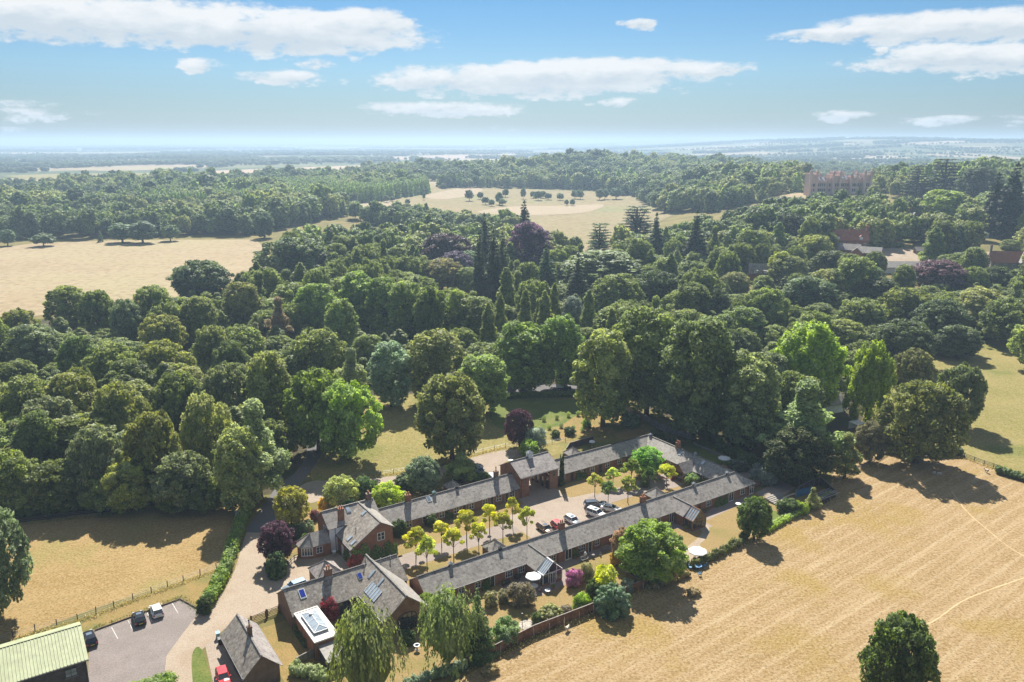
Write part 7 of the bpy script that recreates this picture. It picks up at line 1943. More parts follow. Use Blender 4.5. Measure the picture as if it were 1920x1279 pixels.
def unique(base, x, y):
    c, r = where(x, y)
    side = ''
    for side in ('', 'taller ', 'smaller ', 'rounder ', 'looser ', 'fuller ', 'narrower ', 'broader '):
        s = '%s%s %s, %s' % (side, base, c, r)
        if s not in USED: break
    USED.add(s)
    return s
# lone trees and garden trees near the yard
T('oak_tree', 'round', 1674, 1345, 1150, 128, 'mid', 'dark green tree standing alone low in the stubble field at the right', which=0)
T('field_tree', 'round', 1413, 1012, 932, 60, 'mid', 'small round-headed tree on the garden edge with its shadow on the stubble', which=1)
T('garden_tree', 'round', 1220, 1086, 978, 120, (.10, .14, .03), 'broad light green tree hanging over a dark shed by the front garden', which=2)
T('bronze_shrub', 'round', 1166, 1052, 988, 44, (.16, .12, .07), 'brownish small tree pressed against the left side of the broad garden tree', which=3)
T('weeping_birch', 'birch', 842, 1262, 1088, 108, 'birch', 'weeping birch in front of the long range left gable, nearest the panel fence', which=0)
T('weeping_birch', 'birch', 690, 1345, 1112, 122, 'birch', 'tall weeping birch in front of the barn with the white flat roof', which=1)
T('cypress_tree', 'conifer', 896, 1232, 1100, 66, (.075, .11, .035), 'feathery green conifer just right of the weeping birch at the panel fence', which=0)
T('lime_bush', 'round', 800, 1150, 1112, 36, (.16, .24, .03), 'bright green young tree between barn gable and long range', which=1)
T('red_maple', 'bush', 616, 1160, 1118, 36, 'red', 'dark red maple behind the white flat roof of the barn')
T('edge_tree', 'round', -10, 1165, 940, 125, (.10, .125, .07), 'grey-green tree cut by the left edge of the picture in the dry pasture', which=4)
T('golden_tree', 'round', 547, 992, 912, 64, (.21, .22, .04), 'yellow-green round tree beside the lane bend above the purple tree', which=2)
T('variegated_tree', 'round', 640, 958, 890, 58, (.27, .29, .12), 'pale cream-green tree behind the two-storey house', which=3)
T('copper_tree', 'round', 522, 1052, 977, 64, 'copper', 'dark purple round tree at the drive island', which=0)
T('purple_tree', 'round', 974, 838, 766, 46, 'copper', 'small purple-leaved tree behind the gatehouse', which=4)
T('silver_tree', 'bush', 1003, 842, 800, 38, 'silver', 'silvery rounded bush beside the small purple-leaved tree', which=0)
T('green_bush', 'bush', 992, 856, 824, 34, 'fresh', 'light green bush behind the gatehouse roof', which=1)
T('lime_shrub', 'round', 728, 962, 905, 64, (.23, .30, .03), 'brilliant lime green spreading tree behind the rear left range', which=0)
T('garden_tree', 'round', 795, 925, 856, 62, 'grey', 'blue-green round tree between the access lane and the rear left range', which=1)
T('sumac_tree', 'airy', 866, 905, 842, 74, (.13, .17, .05), 'feathery green tree reaching over the gravel parking behind the range', which=0)
T('holly_tree', 'round', 686, 945, 893, 46, (.05, .075, .025), 'dark green tree behind the house chimney', which=4)
T('gold_bush', 'bush', 612, 962, 932, 26, (.36, .27, .03), 'golden clipped shrub behind the house beside the pale cream-green tree', which=2)
T('evergreen_bush', 'bush', 655, 966, 938, 30, (.05, .12, .05), 'bluish green shrub against the back of the house', which=1)
T('cypress', 'pillar', 1053, 912, 850, 16, (.045, .06, .016), 'narrow dark cypress standing against the gatehouse in the court')
T('court_tree', 'round', 1212, 892, 838, 60, (.13, .24, .045), 'bushy bright green tree in the far corner of the court', which=1)
T('clipped_yew', 'clipped', 519, 1081, 1034, 40, (.035, .06, .016), 'dark clipped drum-shaped yew on the drive island')
T('slender_tree', 'airy', 1583, 896, 808, 76, (.13, .155, .05), 'small airy tree at the post and rail fence of the stubble field', which=1)
T('palm_shrub', 'airy', 1522, 955, 912, 38, (.25, .27, .10), 'pale yellow-green tree at the corner of the fenced enclosure', which=2)

AV = [(780, 1047, 984, 44), (801, 1073, 1000, 38), (828, 1026, 972, 34), (851, 1052, 982, 40), (875, 1018, 950, 42), (898, 1042, 973, 32),
      (918, 1000, 939, 38), (943, 1018, 953, 36), (961, 988, 928, 28), (988, 1008, 942, 30)]
NM = ['nearest the house gable', 'beside the long range end, nearest the barn', 'second from the house', 'second from the barn', 'third from the house',
      'third from the barn', 'fourth from the house', 'fourth from the barn', 'closest to the gatehouse', 'beside the parked bronze car']
for i, (bx, by, tp, w) in enumerate(AV):
    T('court_tree', 'court', bx, by, tp, w * 1.12, (.36, .345, .035) if i % 2 == 0 else (.29, .315, .04), 'golden mop-headed avenue tree, %s, %s row' % (NM[i], 'back' if i % 2 == 0 else 'front'), 'tree', 'golden trees of the court avenue')
AV2 = [(1115, 932, 884, 32, (.30, .32, .05), 'left of the dark car'), (1149, 911, 873, 30, (.28, .32, .06), 'behind the light green one'), (1140, 947, 898, 28, (.13, .20, .05), 'light green, right by the white car'),
       (1177, 943, 885, 34, (.26, .30, .05), 'above the white car'), (1183, 908, 857, 36, (.22, .28, .05), 'in the grassed circle'), (1216, 922, 872, 26, (.12, .18, .05), 'leaning over the path'), (1249, 912, 866, 36, (.34, .35, .04), 'nearest the cross range porch')]
for bx, by, tp, w, c, nm in AV2:
    T('court_tree', 'court', bx, by, tp, w * 1.12, c, 'mop-headed tree in the right half of the court, ' + nm, 'tree', 'small trees of the right court')

# trees round the paddock
for a in [
    ('oak_tree', 'round', 848, 862, 698, 128, (.085, .095, .03), 'large full oak standing alone in the paddock', 1),
    ('tall_tree', 'round', 598, 848, 690, 118, (.085, .12, .028), 'big round tree shading the lane, left of a brighter one', 2),
    ('tall_tree', 'round', 655, 862, 712, 108, (.10, .15, .03), 'bright green round tree on the paddock right beside the lane tree', 3),
    ('ash_tree', 'airy', 662, 752, 645, 78, (.13, .15, .07), 'pale grey-green tree at the back left of the paddock', 0),
    ('poplar_tree', 'tall', 735, 762, 638, 80, (.10, .13, .08), 'blue-green upright tree at the back of the paddock', 0),
    ('chestnut_tree', 'tall', 818, 755, 617, 96, (.12, .128, .042), 'yellowish-brown tipped tree behind the lone oak', 1),
    ('lime_tree', 'tall', 905, 775, 660, 92, (.12, .155, .04), 'light green tree just right of the lone oak', 2),
    ('ash_tree', 'tall', 980, 735, 604, 96, (.085, .115, .035), 'broad tree behind the lane near the parked pickup', 3),
    ('tall_tree', 'tall', 1050, 728, 590, 80, (.075, .105, .03), 'dark green tree right behind the parked pickup', 4),
    ('ivy_tree', 'tall', 1130, 800, 614, 108, (.13, .155, .05), 'tall ivy-clad tree with a bare foot beside the rose patch', 0),
    ('tall_tree', 'tall', 1212, 780, 572, 120, (.10, .125, .038), 'very tall tree behind the wooden fence, first from the ivy-clad one', 1),
    ('tall_tree', 'tall', 1300, 825, 585, 130, (.085, .105, .036), 'tall dark tree behind the wooden fence, middle of three', 2),
    ('willow_tree', 'tall', 1396, 842, 660, 112, (.105, .13, .055), 'silvery tall tree behind the cross range', 3),
    ('willow_tree', 'airy', 1500, 880, 706, 175, (.115, .145, .062), 'large airy pale tree above the fenced enclosure', 2),
    ('dark_tree', 'round', 1492, 902, 800, 112, (.035, .045, .018), 'dark shady tree below the large airy pale tree', 0),
    ('bright_willow', 'flame', 1508, 765, 592, 158, 'lime', 'large bright yellow-green willow behind the field corner', 0),
    ('bright_willow', 'flame', 1622, 800, 628, 98, (.17, .235, .022), 'smaller bright yellow-green willow right of the larger one', 1),
    ('hawthorn', 'round', 1716, 868, 714, 134, (.085, .10, .03), 'big spreading tree at the corner of the stubble field', 4),
    ('lime_tree', 'round', 1795, 800, 682, 84, (.07, .09, .035), 'conical dark tree standing in the right meadow', 2),
    ('hawthorn', 'round', 1705, 748, 652, 74, (.085, .095, .035), 'brownish round tree at the top edge of the right meadow', 3),
    ('elder_bush', 'round', 1630, 868, 790, 60, (.11, .11, .06), 'straggly pale bush left of the big field corner tree', 1),
    ('poplar_tree', 'airy', 488, 935, 745, 150, (.10, .12, .06), 'large grey-green tree over the lane bend at the wood edge', 1),
]:
    T(*a[:8], which=a[8])

T('wellingtonia', 'spire', 1888, 447, 303, 56, (.020, .030, .015), 'tall dark redwood near the right edge, right of its twin', which=0)
T('wellingtonia', 'spire', 1857, 443, 322, 50, (.023, .033, .017), 'tall dark redwood near the right edge, left of its twin', which=1)
T('cedar_tree', 'cedar', 1766, 378, 298, 74, (.024, .033, .018), 'dark cedar on the skyline right of the castle', which=0)
T('pine_tree', 'cedar', 1716, 372, 312, 52, (.028, .038, .020), 'dark pine left of the skyline cedar', which=1)
T('pine_tree', 'tall', 1826, 392, 312, 60, (.035, .048, .024), 'dark full tree between skyline cedar and twin redwoods', which=1)
# distinctive crowns further back
for a in [
    ('redwood_tree', 'spire', 908, 398, 34, 36, (.030, .042, .020), 'dark redwood, leftmost of the group in the middle of the park trees', 0),
    ('redwood_tree', 'spire', 925, 428, 44, 36, (.040, .055, .024), 'broad redwood in front of the dark leftmost one', 1),
    ('redwood_tree', 'spire', 898, 432, 30, 34, (.036, .05, .022), 'narrow redwood squeezed left of the broad one', 0),
    ('redwood_tree', 'spire', 942, 432, 28, 33, (.042, .055, .025), 'narrow redwood right of the broad one', 1),
    ('redwood_tree', 'spire', 983, 375, 40, 38, (.026, .036, .02), 'tallest black-green redwood above the copper beech', 1),
    ('copper_beech', 'tall', 995, 418, 72, 30, (.075, .045, .062), 'tall purple copper beech below the tallest redwood', 3),
    ('fir_tree', 'conifer', 1025, 455, 60, 27, (.055, .078, .035), 'green conical fir right of the purple copper beech', 2),
    ('fir_tree', 'conifer', 1084, 474, 58, 26, (.035, .045, .02), 'dark conical tree right of the green fir', 1),
    ('copper_beech', 'round', 835, 438, 90, 22, (.05, .036, .04), 'broad purple beech left of the redwoods', 2),
    ('copper_beech', 'round', 855, 470, 60, 16, (.07, .052, .066), 'smaller purple beech under the broad purple one', 3),
    ('cedar_tree', 'cedar', 1195, 387, 84, 28, (.035, .048, .024), 'flat-tiered cedar at the right edge of the park', 0),
    ('pine_tree', 'cedar', 1125, 420, 60, 24, (.06, .08, .035), 'loose pine at the left edge of the open park', 1),
    ('fir_tree', 'conifer', 1308, 393, 58, 34, (.034, .045, .02), 'tall dark fir left of the village trees', 0),
    ('fir_tree', 'conifer', 1232, 398, 50, 32, (.036, .048, .022), 'dark fir right beside the flat-tiered cedar', 2),
    ('pine_tree', 'cedar', 1384, 330, 60, 24, (.032, .045, .024), 'dark flat-topped pine left of the castle', 1),
    ('fir_tree', 'conifer', 1612, 348, 40, 22, (.035, .05, .025), 'dark fir in front of the castle right wing', 1),
    ('lime_tree', 'tall', 1775, 355, 76, 27, (.10, .13, .035), 'big sunlit egg-shaped tree on the right hillside', 1),
    ('poplar_tree', 'poplar', 1757, 424, 60, 20, (.14, .19, .04), 'yellow-green pointed tree below the sunlit egg-shaped one', 0),
    ('spruce_tree', 'conifer', 1795, 425, 36, 17, (.04, .06, .035), 'blue-green spruce right of the yellow-green pointed tree', 1),
    ('copper_beech', 'round', 1764, 488, 96, 16, (.065, .038, .048), 'wide dark purple beech below the village', 1),
    ('poplar_tree', 'poplar', 1462, 414, 44, 20, (.13, .18, .05), 'light green pointed tree left of the red-roofed house', 1),
    ('acacia_tree', 'tall', 1465, 470, 36, 16, (.25, .27, .06), 'yellow-green upright tree beside the brown-roofed cottage', 2),
    ('yew_tree', 'round', 1480, 400, 66, 18, (.03, .042, .018), 'dark yew mass left of the red-roofed house', 0),
    ('white_beam', 'tall', 1130, 470, 150, 21, (.095, .115, .045), 'very broad grey-green tree in the middle of the wood', 4),
    ('dark_oak', 'round', 1232, 508, 90, 19, (.04, .06, .02), 'dark green round tree in front of the very broad grey-green one', 1),
    ('dark_oak', 'round', 548, 445, 120, 24, (.055, .075, .028), 'massive dark tree at the near corner of the big pale field', 2),
    ('dark_oak', 'round', 372, 488, 110, 20, (.075, .095, .035), 'broad tree rising before the big pale field', 3),
    ('bluish_tree', 'tall', 492, 397, 36, 21, (.045, .065, .035), 'dark tree standing at the far right corner of the big pale field', 0),
    ('yellow_tree', 'tall', 452, 528, 66, 20, (.20, .20, .06), 'yellow-tipped tree in the left wood near the big pale field', 1),
    ('bronze_tree', 'round', 828, 484, 78, 17, (.10, .095, .035), 'bronze-green round tree in the middle of the wood', 4),
    ('silver_tree', 'round', 878, 470, 36, 15, (.19, .22, .16), 'silvery pale tree left of the redwoods', 0),
    ('dying_tree', 'airy', 520, 556, 60, 19, (.20, .165, .10), 'half-bare brownish grey tree in the wood left of the close row', 1),
    ('dying_tree', 'airy', 478, 600, 40, 15, (.17, .15, .10), 'thin greyish dying tree beside the half-bare brownish one', 0),
    ('silver_tree', 'tall', 1075, 555, 36, 16, (.19, .21, .17), 'silver-leaved tree among the pale limes', 2),
]:
    C(a[0], a[1], a[2], a[3], a[4], a[5], a[6], a[7], which=a[8])
# the row of pale limes and the tall dark row left of them
for i, (px, tp, w, h) in enumerate([(668, 508, 78, 24), (716, 518, 74, 24), (762, 526, 70, 24), (806, 538, 62, 23), (636, 560, 60, 20), (855, 542, 40, 21), (590, 530, 70, 21)]):
    C('lime_tree', 'tall', px, tp, w, h, (.098, .13, .034), 'tall green tree of the close row left of the clearing, ' + ['third from the left', 'fourth from the left', 'third from the right', 'second from the right', 'second from the left', 'rightmost', 'leftmost'][i], 'tree', 'tall close-grown trees left of the clearing', i)
for i, (px, tp, w, h) in enumerate([(915, 565, 52, 21), (950, 498, 60, 24), (985, 540, 46, 22), (1022, 542, 50, 21), (1105, 540, 48, 21), (1148, 575, 50, 20), (1060, 590, 50, 19), (938, 548, 40, 21), (1040, 528, 40, 22)]):
    C('lime_tree', 'poplar', px, tp, w, h, (.16, .185, .05), 'pale pointed tree before the firs, ' + ['leftmost', 'tallest', 'left of the middle', 'in the middle', 'second from the right', 'rightmost', 'lowest', 'half hidden on the left', 'half hidden on the right'][i], 'tree', 'pale pointed trees in front of the firs', i)
for i, (px, tp, w, h) in enumerate([(120, 535, 70, 20), (178, 545, 62, 19), (30, 580, 64, 16), (232, 560, 60, 18), (368, 555, 64, 19), (395, 611, 66, 17), (430, 640, 66, 16), (300, 590, 80, 17), (60, 610, 90, 17), (210, 645, 110, 18), (300, 640, 100, 17), (330, 700, 100, 19), (130, 700, 100, 19),
                                    (420, 680, 90, 20), (40, 705, 110, 19), (215, 720, 90, 19), (65, 770, 70, 17), (280, 770, 100, 20), (170, 800, 90, 17), (380, 740, 90, 20), (20, 830, 110, 18), (110, 850, 100, 18), (250, 850, 100, 18), (350, 830, 100, 19), (440, 800, 90, 19), (200, 880, 80, 12), (330, 885, 80, 12), (60, 890, 90, 13), (-60, 860, 110, 17), (-60, 740, 110, 18), (400, 880, 70, 11)]):
    c = [(.098, .115, .032), (.075, .095, .028), (.11, .125, .034), (.085, .10, .045), (.105, .12, .038)][i % 5]
    lab = ['olive green tree', 'darker green tree', 'bright-topped tree', 'grey-green tree', 'brown-tipped tree'][i % 5]
    g = at(px, tp, h)
    if tp >= 830:
        T('wood_tree', 'round', px, 958, tp + 14, w, c, unique(lab, *at(px, 962).xy), 'tree', 'crowns of the wood left of the lane', i); continue
    C('wood_tree', 'round' if i % 4 else 'tall', px, tp, w, h, c, unique(lab, g.x, g.y), 'tree', 'crowns of the wood left of the lane', i)
for i, (px, tp, w, h) in enumerate([(1395, 575, 80, 16), (1340, 540, 60, 15), (1440, 540, 80, 18), (1520, 520, 90, 18), (1560, 505, 70, 17), (1620, 560, 90, 16), (1650, 520, 80, 16), (1700, 540, 100, 18), (1770, 560, 100, 19), (1840, 540, 90, 18), (1900, 560, 100, 18), (1870, 500, 70, 14),
                                    (1590, 600, 70, 13), (1700, 600, 110, 16), (1480, 480, 60, 14), (1290, 580, 70, 14), (1370, 620, 70, 13), (1960, 600, 100, 17), (1800, 610, 70, 12), (1380, 510, 60, 13), (1300, 490, 70, 13), (1560, 470, 60, 14), (1530, 440, 60, 15), (1640, 500, 40, 10)]):
    c = [(.075, .095, .028), (.05, .065, .022), (.10, .12, .032), (.06, .08, .035), (.105, .115, .042)][i % 5]
    lab = ['mid green tree', 'very dark tree', 'sunlit green tree', 'bluish green tree', 'bronze-tipped tree'][i % 5]
    g = at(px, tp, h)
    C('wood_tree', 'round' if i % 3 else 'tall', px, tp, w, h, c, unique(lab, g.x, g.y), 'tree', 'crowns of the wood below the village', i)
# lone trees of the open park
for i, (bx, by, tp, w) in enumerate([(880, 377, 356, 16), (901, 374, 360, 12), (910, 384, 369, 14), (922, 387, 374, 12), (936, 384, 360, 14), (948, 370, 354, 12), (942, 386, 372, 14), (981, 374, 352, 10), (1000, 372, 359, 12), (1009, 376, 358, 16), (1018, 372, 358, 12),
                                     (1028, 375, 362, 14), (1050, 376, 362, 14), (1078, 373, 357, 14), (1088, 374, 356, 14), (1124, 375, 354, 16), (1134, 374, 354, 14), (1155, 374, 352, 22), (1062, 386, 374, 8), (1073, 386, 374, 10), (795, 375, 362, 6),
                                     (725, 380, 366, 12), (736, 378, 368, 10), (764, 385, 373, 10), (832, 354, 343, 10), (855, 352, 342, 8)]):
    T('park_tree', 'round_small', bx, by, tp, w, (.06, .085, .04) if i % 3 else (.08, .10, .05), ['dark round tree', 'greener round tree', 'small round tree', 'broad round tree', 'clump-like tree'][i % 5] + ' free-standing in the park, %s from the left' % ['three', 'four', 'five', 'six', 'seven', 'eight', 'nine', 'ten', 'eleven', 'twelve', 'thirteen', 'fourteen', 'fifteen', 'sixteen', 'seventeen', 'twenty', 'twenty-one', 'last', 'eighteen, tiny', 'nineteen, tiny', 'two, alone', 'one, beside the sand', 'one, right of the sand', 'one, by the copse', 'two, far back', 'two, farthest back'][i], 'tree', 'free-standing trees of the open park')
for i, (bx, by, tp, w) in enumerate([(15, 461, 430, 26), (82, 462, 438, 40), (189, 454, 432, 12), (230, 455, 418, 46), (268, 456, 415, 50), (320, 452, 422, 32)]):
    T('field_tree', ['tall_small', 'round_small', 'poplar_small', 'tall_small', 'tall_small', 'round_small'][i], bx, by, tp, w, (.06, .085, .035) if i % 2 else (.08, .11, .055), 'tree at the far edge of the pale field, %s' % ['cut off near the left picture edge', 'broad and dark, second from the left', 'slender and dark', 'pale round, before the wood', 'tall round, before the wood', 'rightmost of the near ones'][i])

# ------------------------------------------------------------------ woods: fill between the told-apart trees
def fill(poly, spacing, seed, avoid=None, near=0.0):
    rr = random.Random(seed)
    x0 = min(p[0] for p in poly); x1 = max(p[0] for p in poly); y0 = min(p[1] for p in poly); y1 = max(p[1] for p in poly)
    out = []
    ny = int((y1 - y0) / (spacing * .87)) + 1
    for j in range(ny):
        for i in range(int((x1 - x0) / spacing) + 1):
            x = x0 + (i + .5 * (j % 2)) * spacing + rr.uniform(-.34, .34) * spacing
            y = y0 + j * spacing * .87 + rr.uniform(-.34, .34) * spacing
            if not inside(poly, x, y): continue
            if abs(x) > y * .72 + 60: continue
            if avoid and any((x - a[0]) ** 2 + (y - a[1]) ** 2 < ((a[2] * .72 + spacing * .30) ** 2) for a in avoid): continue
            out.append((x, y))
    return out
pv = lambda l: [(v.x, v.y) for v in (at(*p) for p in l)]
placed = list(TREES)
SHOWN = [t for t in TREES if t[1] > 250]
HOUSES = [(f.g.x, f.g.y, r) for f, r in ((F1, 13), (F2, 9), (F3, 7), (F4, 11), (F5, 7), (F6, 6), (F9, 16), (FA, 4), (K, 44))]
def hides(x, y, h):
    for tx, ty, r in HOUSES:
        if -10 < ty - y < (70 if r > 40 else 46) and abs(x - tx * y / ty) < r: return 0
        if r > 40 and 0 < ty - y < 130 and abs(x - tx * y / ty) < r: return .4
    f = 1
    for i, (tx, ty, r) in enumerate(SHOWN):
        d = ty - y
        if 4 < d < 60 and abs(x - tx * y / ty) < r * .75 + 3: f = min(f, .5 if d < 40 else .65)
    return f
clear = []
def clearing(px, py, r):
    g = at(px, py); clear.append((g.x, g.y, r / .72))
for a in [(876, 566, 13), (878, 578, 9), (1590, 470, 14), (1600, 485, 14), (1640, 480, 16), (1690, 475, 14), (1720, 470, 12), (1425, 528, 8), (1660, 500, 14), (1700, 503, 14), (1890, 492, 20), (1860, 500, 14), (1715, 432, 10), (1870, 440, 12), (1345, 528, 5),
          (45, 378, 55), (197, 374, 36), (470, 352, 60), (300, 350, 45), (640, 388, 30), (560, 366, 36), (400, 366, 30), (120, 410, 26), (1570, 362, 30), (1540, 366, 24), (1600, 366, 26), (1630, 366, 20), (1520, 366, 20), (1590, 510, 8), (1730, 410, 8), (1555, 755, 9), (1605, 805, 7), (1560, 800, 6)]: clearing(*a)
woodL = pv([(-220, 975), (0, 962), (200, 940), (400, 915), (480, 900), (540, 850), (570, 800), (590, 760)]) + pv([(640, 728), (720, 722), (1080, 712), (1150, 716)]) + \
    pv([(1170, 720), (1250, 760), (1330, 795), (1400, 830), (1480, 850), (1560, 830), (1580, 745), (1640, 690), (1760, 640), (1830, 620), (2150, 575)]) + \
    pv([(2100, 385, 16), (1960, 360, 16), (1800, 372, 18), (1680, 380, 18), (1640, 372, 16), (1560, 368, 14), (1500, 372, 16), (1440, 380, 16), (1330, 400, 20), (1180, 415, 20), (1140, 440, 20), (1000, 420, 20), (820, 405, 18), (720, 420, 18), (620, 420, 18), (540, 440, 20), (490, 470, 20), (330, 505, 19), (240, 545, 19), (120, 540, 19), (60, 575, 18), (-220, 600, 18)])
near_pts = fill(woodL, 10.6, 5, placed + clear)
# second band: between the big pale field and the open park, poplar plantation, wooded hill, woods behind the castle
band = [
    (pv([(-220, 452), (60, 450), (210, 446), (480, 442), (560, 420), (640, 410), (640, 395), (700, 366), (790, 358), (800, 345), (700, 340), (560, 340), (300, 345), (120, 345), (60, 372), (-220, 395)]), 13, 17),
    (pv([(-220, 388), (0, 376), (60, 370), (150, 358), (330, 352), (330, 345), (-220, 350)]), 17, 11),
    (pv([(1640, 345), (1632, 386), (1800, 392), (2300, 400), (2300, 345)]), 12, 17),
    (pv([(640, 405), (690, 412), (800, 408), (880, 420), (960, 428), (1010, 440), (900, 440), (700, 425)]), 13, 14),
    (pv([(818, 353), (900, 352), (1100, 355), (1330, 362), (1380, 372), (1450, 372), (1500, 360), (1510, 345), (1440, 328), (1340, 312), (1200, 306), (1080, 306), (980, 320), (860, 330)]), 15, 19),
    (pv([(480, 338), (640, 337), (800, 341), (830, 340), (860, 328), (980, 318), (1060, 312), (960, 312), (800, 318), (640, 327), (480, 333)]), 17, 15),
    (pv([(1640, 345), (1900, 348), (2200, 350), (2200, 318), (1900, 312), (1700, 310), (1660, 322)]), 14, 16),
    (pv([(1450, 340), (1520, 338), (1660, 338), (1660, 318), (1560, 312), (1420, 312)]), 18, 14),
    (pv([(1180, 362), (1260, 356), (1380, 372), (1440, 380), (1330, 398), (1240, 400)]), 13, 17),
]
items = []
def sizes(x, y, hmean, rr):
    h = hmean * rr.uniform(.75, 1.2)
    return h, h * rr.uniform(.55, .85)
rw = random.Random(31)
for x, y in near_pts:
    h, w = sizes(x, y, 17, rw); h *= rw.choice((.72, .9, 1, 1, 1.12, 1.22)); w *= rw.uniform(.95, 1.2)
    f = hides(x, y, h)
    if f == 0: continue
    if f < 1: h, w = h * f, w * .8
    if x < -15 and y < 190: h *= .56 if y < 176 else .8
    items.append((x, y, h, max(9.5, w), rw.choice(['round', 'round', 'tall', 'tall', 'airy', 'poplar'] if rw.random() > .06 else ['conifer'])))
for poly, sp, hm in band:
    for x, y in fill(poly, sp * .82, 77, placed + clear):
        if rw.random() < .10 or math.sin(x * .013 + y * .004) + math.sin(y * .021 - x * .003) > 1.72: continue
        h, w = sizes(x, y, hm * (1 + .28 * math.sin(x * .019 + 2) * math.sin(y * .014)), rw)
        if rw.random() < .12: h, w = h * 1.35, w * 1.3
        items.append((x, y, h, max(10, w), rw.choice(['round', 'round', 'tall', 'tall', 'poplar', 'airy'])))
# poplar plantation: even tops
for poly in (pv([(270, 400), (480, 392), (700, 380), (805, 362), (800, 350), (640, 352), (450, 358), (330, 364), (262, 380)]),):
    for x, y in fill(poly, 7.5, 8, None):
        items.append((x, y, 20 * rw.uniform(.94, 1.06), 9.5, 'poplar'))
items.sort(key=lambda t: t[0] ** 2 * .6 + t[1] ** 2)
n_ind = 96
far = items[n_ind:]
for i, (x, y, h, w, k) in enumerate(items[:n_ind]):
    c, nm = rw.choice([((.075, .095, .028), 'mid green tree'), ((.09, .11, .032), 'olive green tree'), ((.06, .08, .026), 'darker green tree'), ((.11, .125, .036), 'bright-topped tree'), ((.085, .10, .048), 'grey-green tree'), ((.105, .118, .038), 'brown-tipped tree')])
    plant('wood_tree', k, x, y, h, w, c, unique(nm, x, y), 'tree', 'ordinary crowns of the near woods')

def scatter(name, label, pts, colour, lod=False):
    """uncountable trees: instances of the crowns that stand in the scene"""
    kinds = [('round', 0), ('round', 3), ('tall', 1), ('tall', 4), ('poplar', 0), ('airy', 1), ('conifer', 1)]
    if lod: kinds = [('round_small', 0), ('round_small', 1), ('tall_small', 0), ('tall_small', 1), ('poplar_small', 0)]
    kidx = {'round': [0, 1], 'tall': [2, 3], 'poplar': [4], 'airy': [2 if lod else 5], 'conifer': [4 if lod else 6]}
    crowns = {}
    for ob in COL.objects:
        if ob.type == 'MESH' and ob.parent and ob.name.startswith('crown'): crowns.setdefault(ob.data.name, ob)
    have = [i for i, (kd, j) in enumerate(kinds) if PROTO[kd][j][0].name in crowns]
    kidx = {k: [have.index(q) for q in v if q in have] or [0] for k, v in kidx.items()}
    kinds = [kinds[i] for i in have]
    rr = random.Random(len(pts))
    me = bpy.data.meshes.new(name)
    me.from_pydata([(x, y, land(x, y) - .5) for x, y, h, w, k in pts], [], [])
    o = bpy.data.objects.new(name, me); COL.objects.link(o)
    pick = []; size = []
    for x, y, h, w, k in pts:
        q = rr.choice(kidx[k]); pick.append(q)
        pr = PROTO[kinds[q][0]][kinds[q][1]]
        size += [w / pr[3], w / pr[3], h / pr[2]]
    me.attributes.new('pick', 'INT', 'POINT').data.foreach_set('value', pick)
    me.attributes.new('size', 'FLOAT_VECTOR', 'POINT').data.foreach_set('vector', size)
    me.attributes.new('turn', 'FLOAT', 'POINT').data.foreach_set('value', [rr.uniform(0, 6.28) for _ in pts])
    ng = bpy.data.node_groups.new(name, 'GeometryNodeTree')
    ng.interface.new_socket('Geometry', in_out='INPUT', socket_type='NodeSocketGeometry')
    ng.interface.new_socket('Geometry', in_out='OUTPUT', socket_type='NodeSocketGeometry')
    gi = ng.nodes.new('NodeGroupInput'); go = ng.nodes.new('NodeGroupOutput')
    g2i = ng.nodes.new('GeometryNodeGeometryToInstance')
    for kd, j in reversed(kinds):
        inf = ng.nodes.new('GeometryNodeObjectInfo'); inf.transform_space = 'ORIGINAL'
        inf.inputs['Object'].default_value = crowns[PROTO[kd][j][0].name]
        ng.links.new(inf.outputs['Geometry'], g2i.inputs[0])
    def named(nm, ty):
        n = ng.nodes.new('GeometryNodeInputNamedAttribute'); n.data_type = ty; n.inputs['Name'].default_value = nm
        return n.outputs[0]
    ip = ng.nodes.new('GeometryNodeInstanceOnPoints')
    ng.links.new(gi.outputs[0], ip.inputs['Points']); ng.links.new(g2i.outputs[0], ip.inputs['Instance'])
    ip.inputs['Pick Instance'].default_value = True
    ng.links.new(named('pick', 'INT'), ip.inputs['Instance Index'])
    cx = ng.nodes.new('ShaderNodeCombineXYZ'); ng.links.new(named('turn', 'FLOAT'), cx.inputs[2])
    ng.links.new(cx.outputs[0], ip.inputs['Rotation']); ng.links.new(named('size', 'FLOAT_VECTOR'), ip.inputs['Scale'])
    ng.links.new(ip.outputs[0], go.inputs[0])
    md = o.modifiers.new('trees', 'NODES'); md.node_group = ng
    o.color = tuple(colour) + (1,)
    return tag(o, label, 'trees', kind='stuff')

groups = [[], [], [], []]
nearw = [it for it in far if it[1] < 470]
far = [it for it in far if it[1] >= 470]
for it in far:
    q = math.sin(it[0] * .021 + 1.3) + math.sin(it[1] * .017) + rw.uniform(-1.4, 1.4)
    groups[0 if it[4] == 'poplar' and it[2] > 18.5 and it[1] > 700 else (1 if q < -.5 else 2 if q < .9 else 3)].append(it)

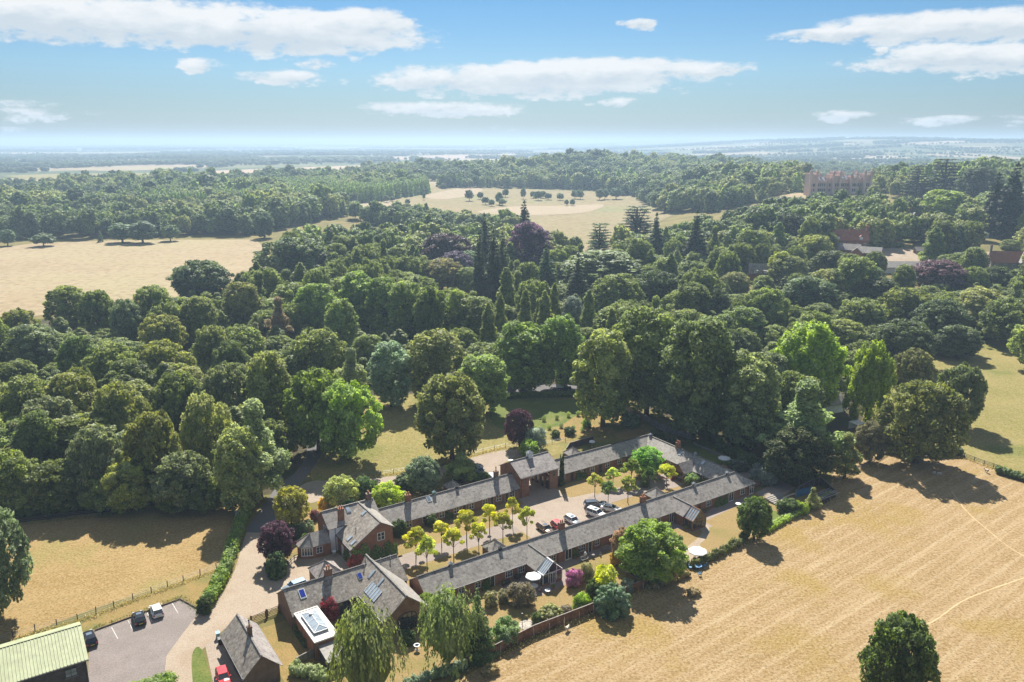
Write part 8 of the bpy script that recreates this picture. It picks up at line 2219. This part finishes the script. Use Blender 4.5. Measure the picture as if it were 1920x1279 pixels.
# the far plain: hedgerows and copses from two to twelve kilometres
plain = []
OPEN = [[(v.x, v.y) for v in (at(*p) for p in pl)] for pl in (
    [(370, 326), (380, 316), (520, 310), (770, 303), (820, 311), (720, 320), (520, 326)], [(815, 316), (830, 302), (1000, 297), (1130, 295), (1090, 308), (1000, 313), (870, 316)],
    [(1750, 305), (1740, 297), (1930, 292), (2060, 298), (2000, 310), (1850, 308)], [(-30, 340), (0, 327), (110, 322), (300, 320), (385, 330), (250, 340), (60, 341)], [(60, 318), (240, 312), (400, 311), (380, 316), (200, 322)],
    [(640, 298), (800, 292), (980, 289), (960, 294), (760, 300)], [(1240, 290), (1420, 285), (1500, 288), (1400, 293)], [(1180, 306), (1330, 298), (1420, 302), (1300, 312)])]
OB = [(min(p[0] for p in o), max(p[0] for p in o), min(p[1] for p in o), max(p[1] for p in o)) for o in OPEN]
def isopen(x, y):
    return any(b[0] < x < b[1] and b[2] < y < b[3] and inside(o, x, y) for o, b in zip(OPEN, OB))
rh = random.Random(5)
def addline(x, y, ang, ln, sp, hm):
    n = int(ln / sp)
    for k in range(n):
        if rh.random() < .12: continue
        h = hm * rh.uniform(.6, 1.25)
        xx = x + math.cos(ang) * (k * sp) + rh.uniform(-4, 4); yy = y + math.sin(ang) * (k * sp) + rh.uniform(-4, 4)
        if yy > 1850 and abs(xx) < yy * .74: plain.append((xx, yy, h, h * rh.uniform(.9, 1.3), rh.choice(['round', 'round', 'tall'])))
for k in range(210):
    y = 1950 * (4.2 ** (rh.random() ** 1.1)); x = rh.uniform(-.72, .72) * y
    a = rh.choice([.12, .2, .05, .3, 1.72, 1.8]) + rh.uniform(-.08, .08)
    addline(x, y, a, rh.uniform(150, 600) * (1 + y / 4000), 10 + y / 420, 8 + y / 1800)
def belt(x, y, ln, th, h0, n, ang=0.0):
    ca, sa = math.cos(ang), math.sin(ang)
    for j in range(n):
        u = rh.uniform(-.5, .5) * ln; v = rh.uniform(-.5, .5) * th * (1 - (2 * u / ln) ** 2 * .7)
        h = h0 * rh.uniform(.7, 1.25); xx, yy = x + u * ca - v * sa, y + u * sa + v * ca
        if yy > 1880: plain.append((xx, yy, h, h * rh.uniform(1.0, 1.7), rh.choice(['round', 'round', 'tall'])))
for k in range(85):                     # copses and shelter belts of the nearer plain
    y = 2000 * (2.6 ** rh.random()); x = rh.uniform(-.72, .72) * y; ln = rh.uniform(150, 900)
    belt(x, y, ln, rh.uniform(30, 110), 12 + y / 1500, int(ln / 6.5), rh.uniform(-.12, .2))
for k in range(80):                     # long woods that close up towards the horizon
    y = 4600 * (4.2 ** rh.random()); x = rh.uniform(-.74, .74) * y; ln = rh.uniform(.05, .22) * y
    belt(x, y, ln, y * .03, 14 + y / 1300, int(60 + ln / 16), rh.uniform(-.05, .08))
plain = [t for t in plain if not isopen(t[0], t[1])]
scatter('plantation', 'even-topped poplar plantation in rows beyond the big pale field', groups[0], (.145, .19, .06), True)
scatter('woodland', 'trees filling the near woods between the crowns that stand out', nearw, (.088, .108, .034))
scatter('woodland', 'dark green trees of the park woods merging into one canopy', groups[1], (.066, .088, .030), True)
scatter('woodland', 'mid green trees of the park woods merging into one canopy', groups[2], (.10, .128, .040), True)
scatter('woodland', 'olive green trees of the park woods merging into one canopy', groups[3], (.135, .148, .052), True)
scatter('hedgerows', 'hedgerows and copses of the far plain fading to blue', plain, (.05, .075, .03), True)
print('woods', [len(g) for g in groups], len(plain), 'things', len(TREES))

# haze over the whole country
hz = MB(); hz.box(-33000, 33000, -300, 40500, -3, 138)
hm_ = bpy.data.materials.new('haze_air'); hm_.use_nodes = True
ht = hm_.node_tree; ht.nodes.clear()
ho = ht.nodes.new('ShaderNodeOutputMaterial'); hv = ht.nodes.new('ShaderNodeVolumePrincipled')
hv.inputs['Color'].default_value = (.46, .62, .82, 1); hv.inputs['Density'].default_value = .00020; hv.inputs['Anisotropy'].default_value = .2
ht.links.new(hv.outputs[0], ho.inputs['Volume'])
tag(hz.build('haze', hm_), kind='stuff')
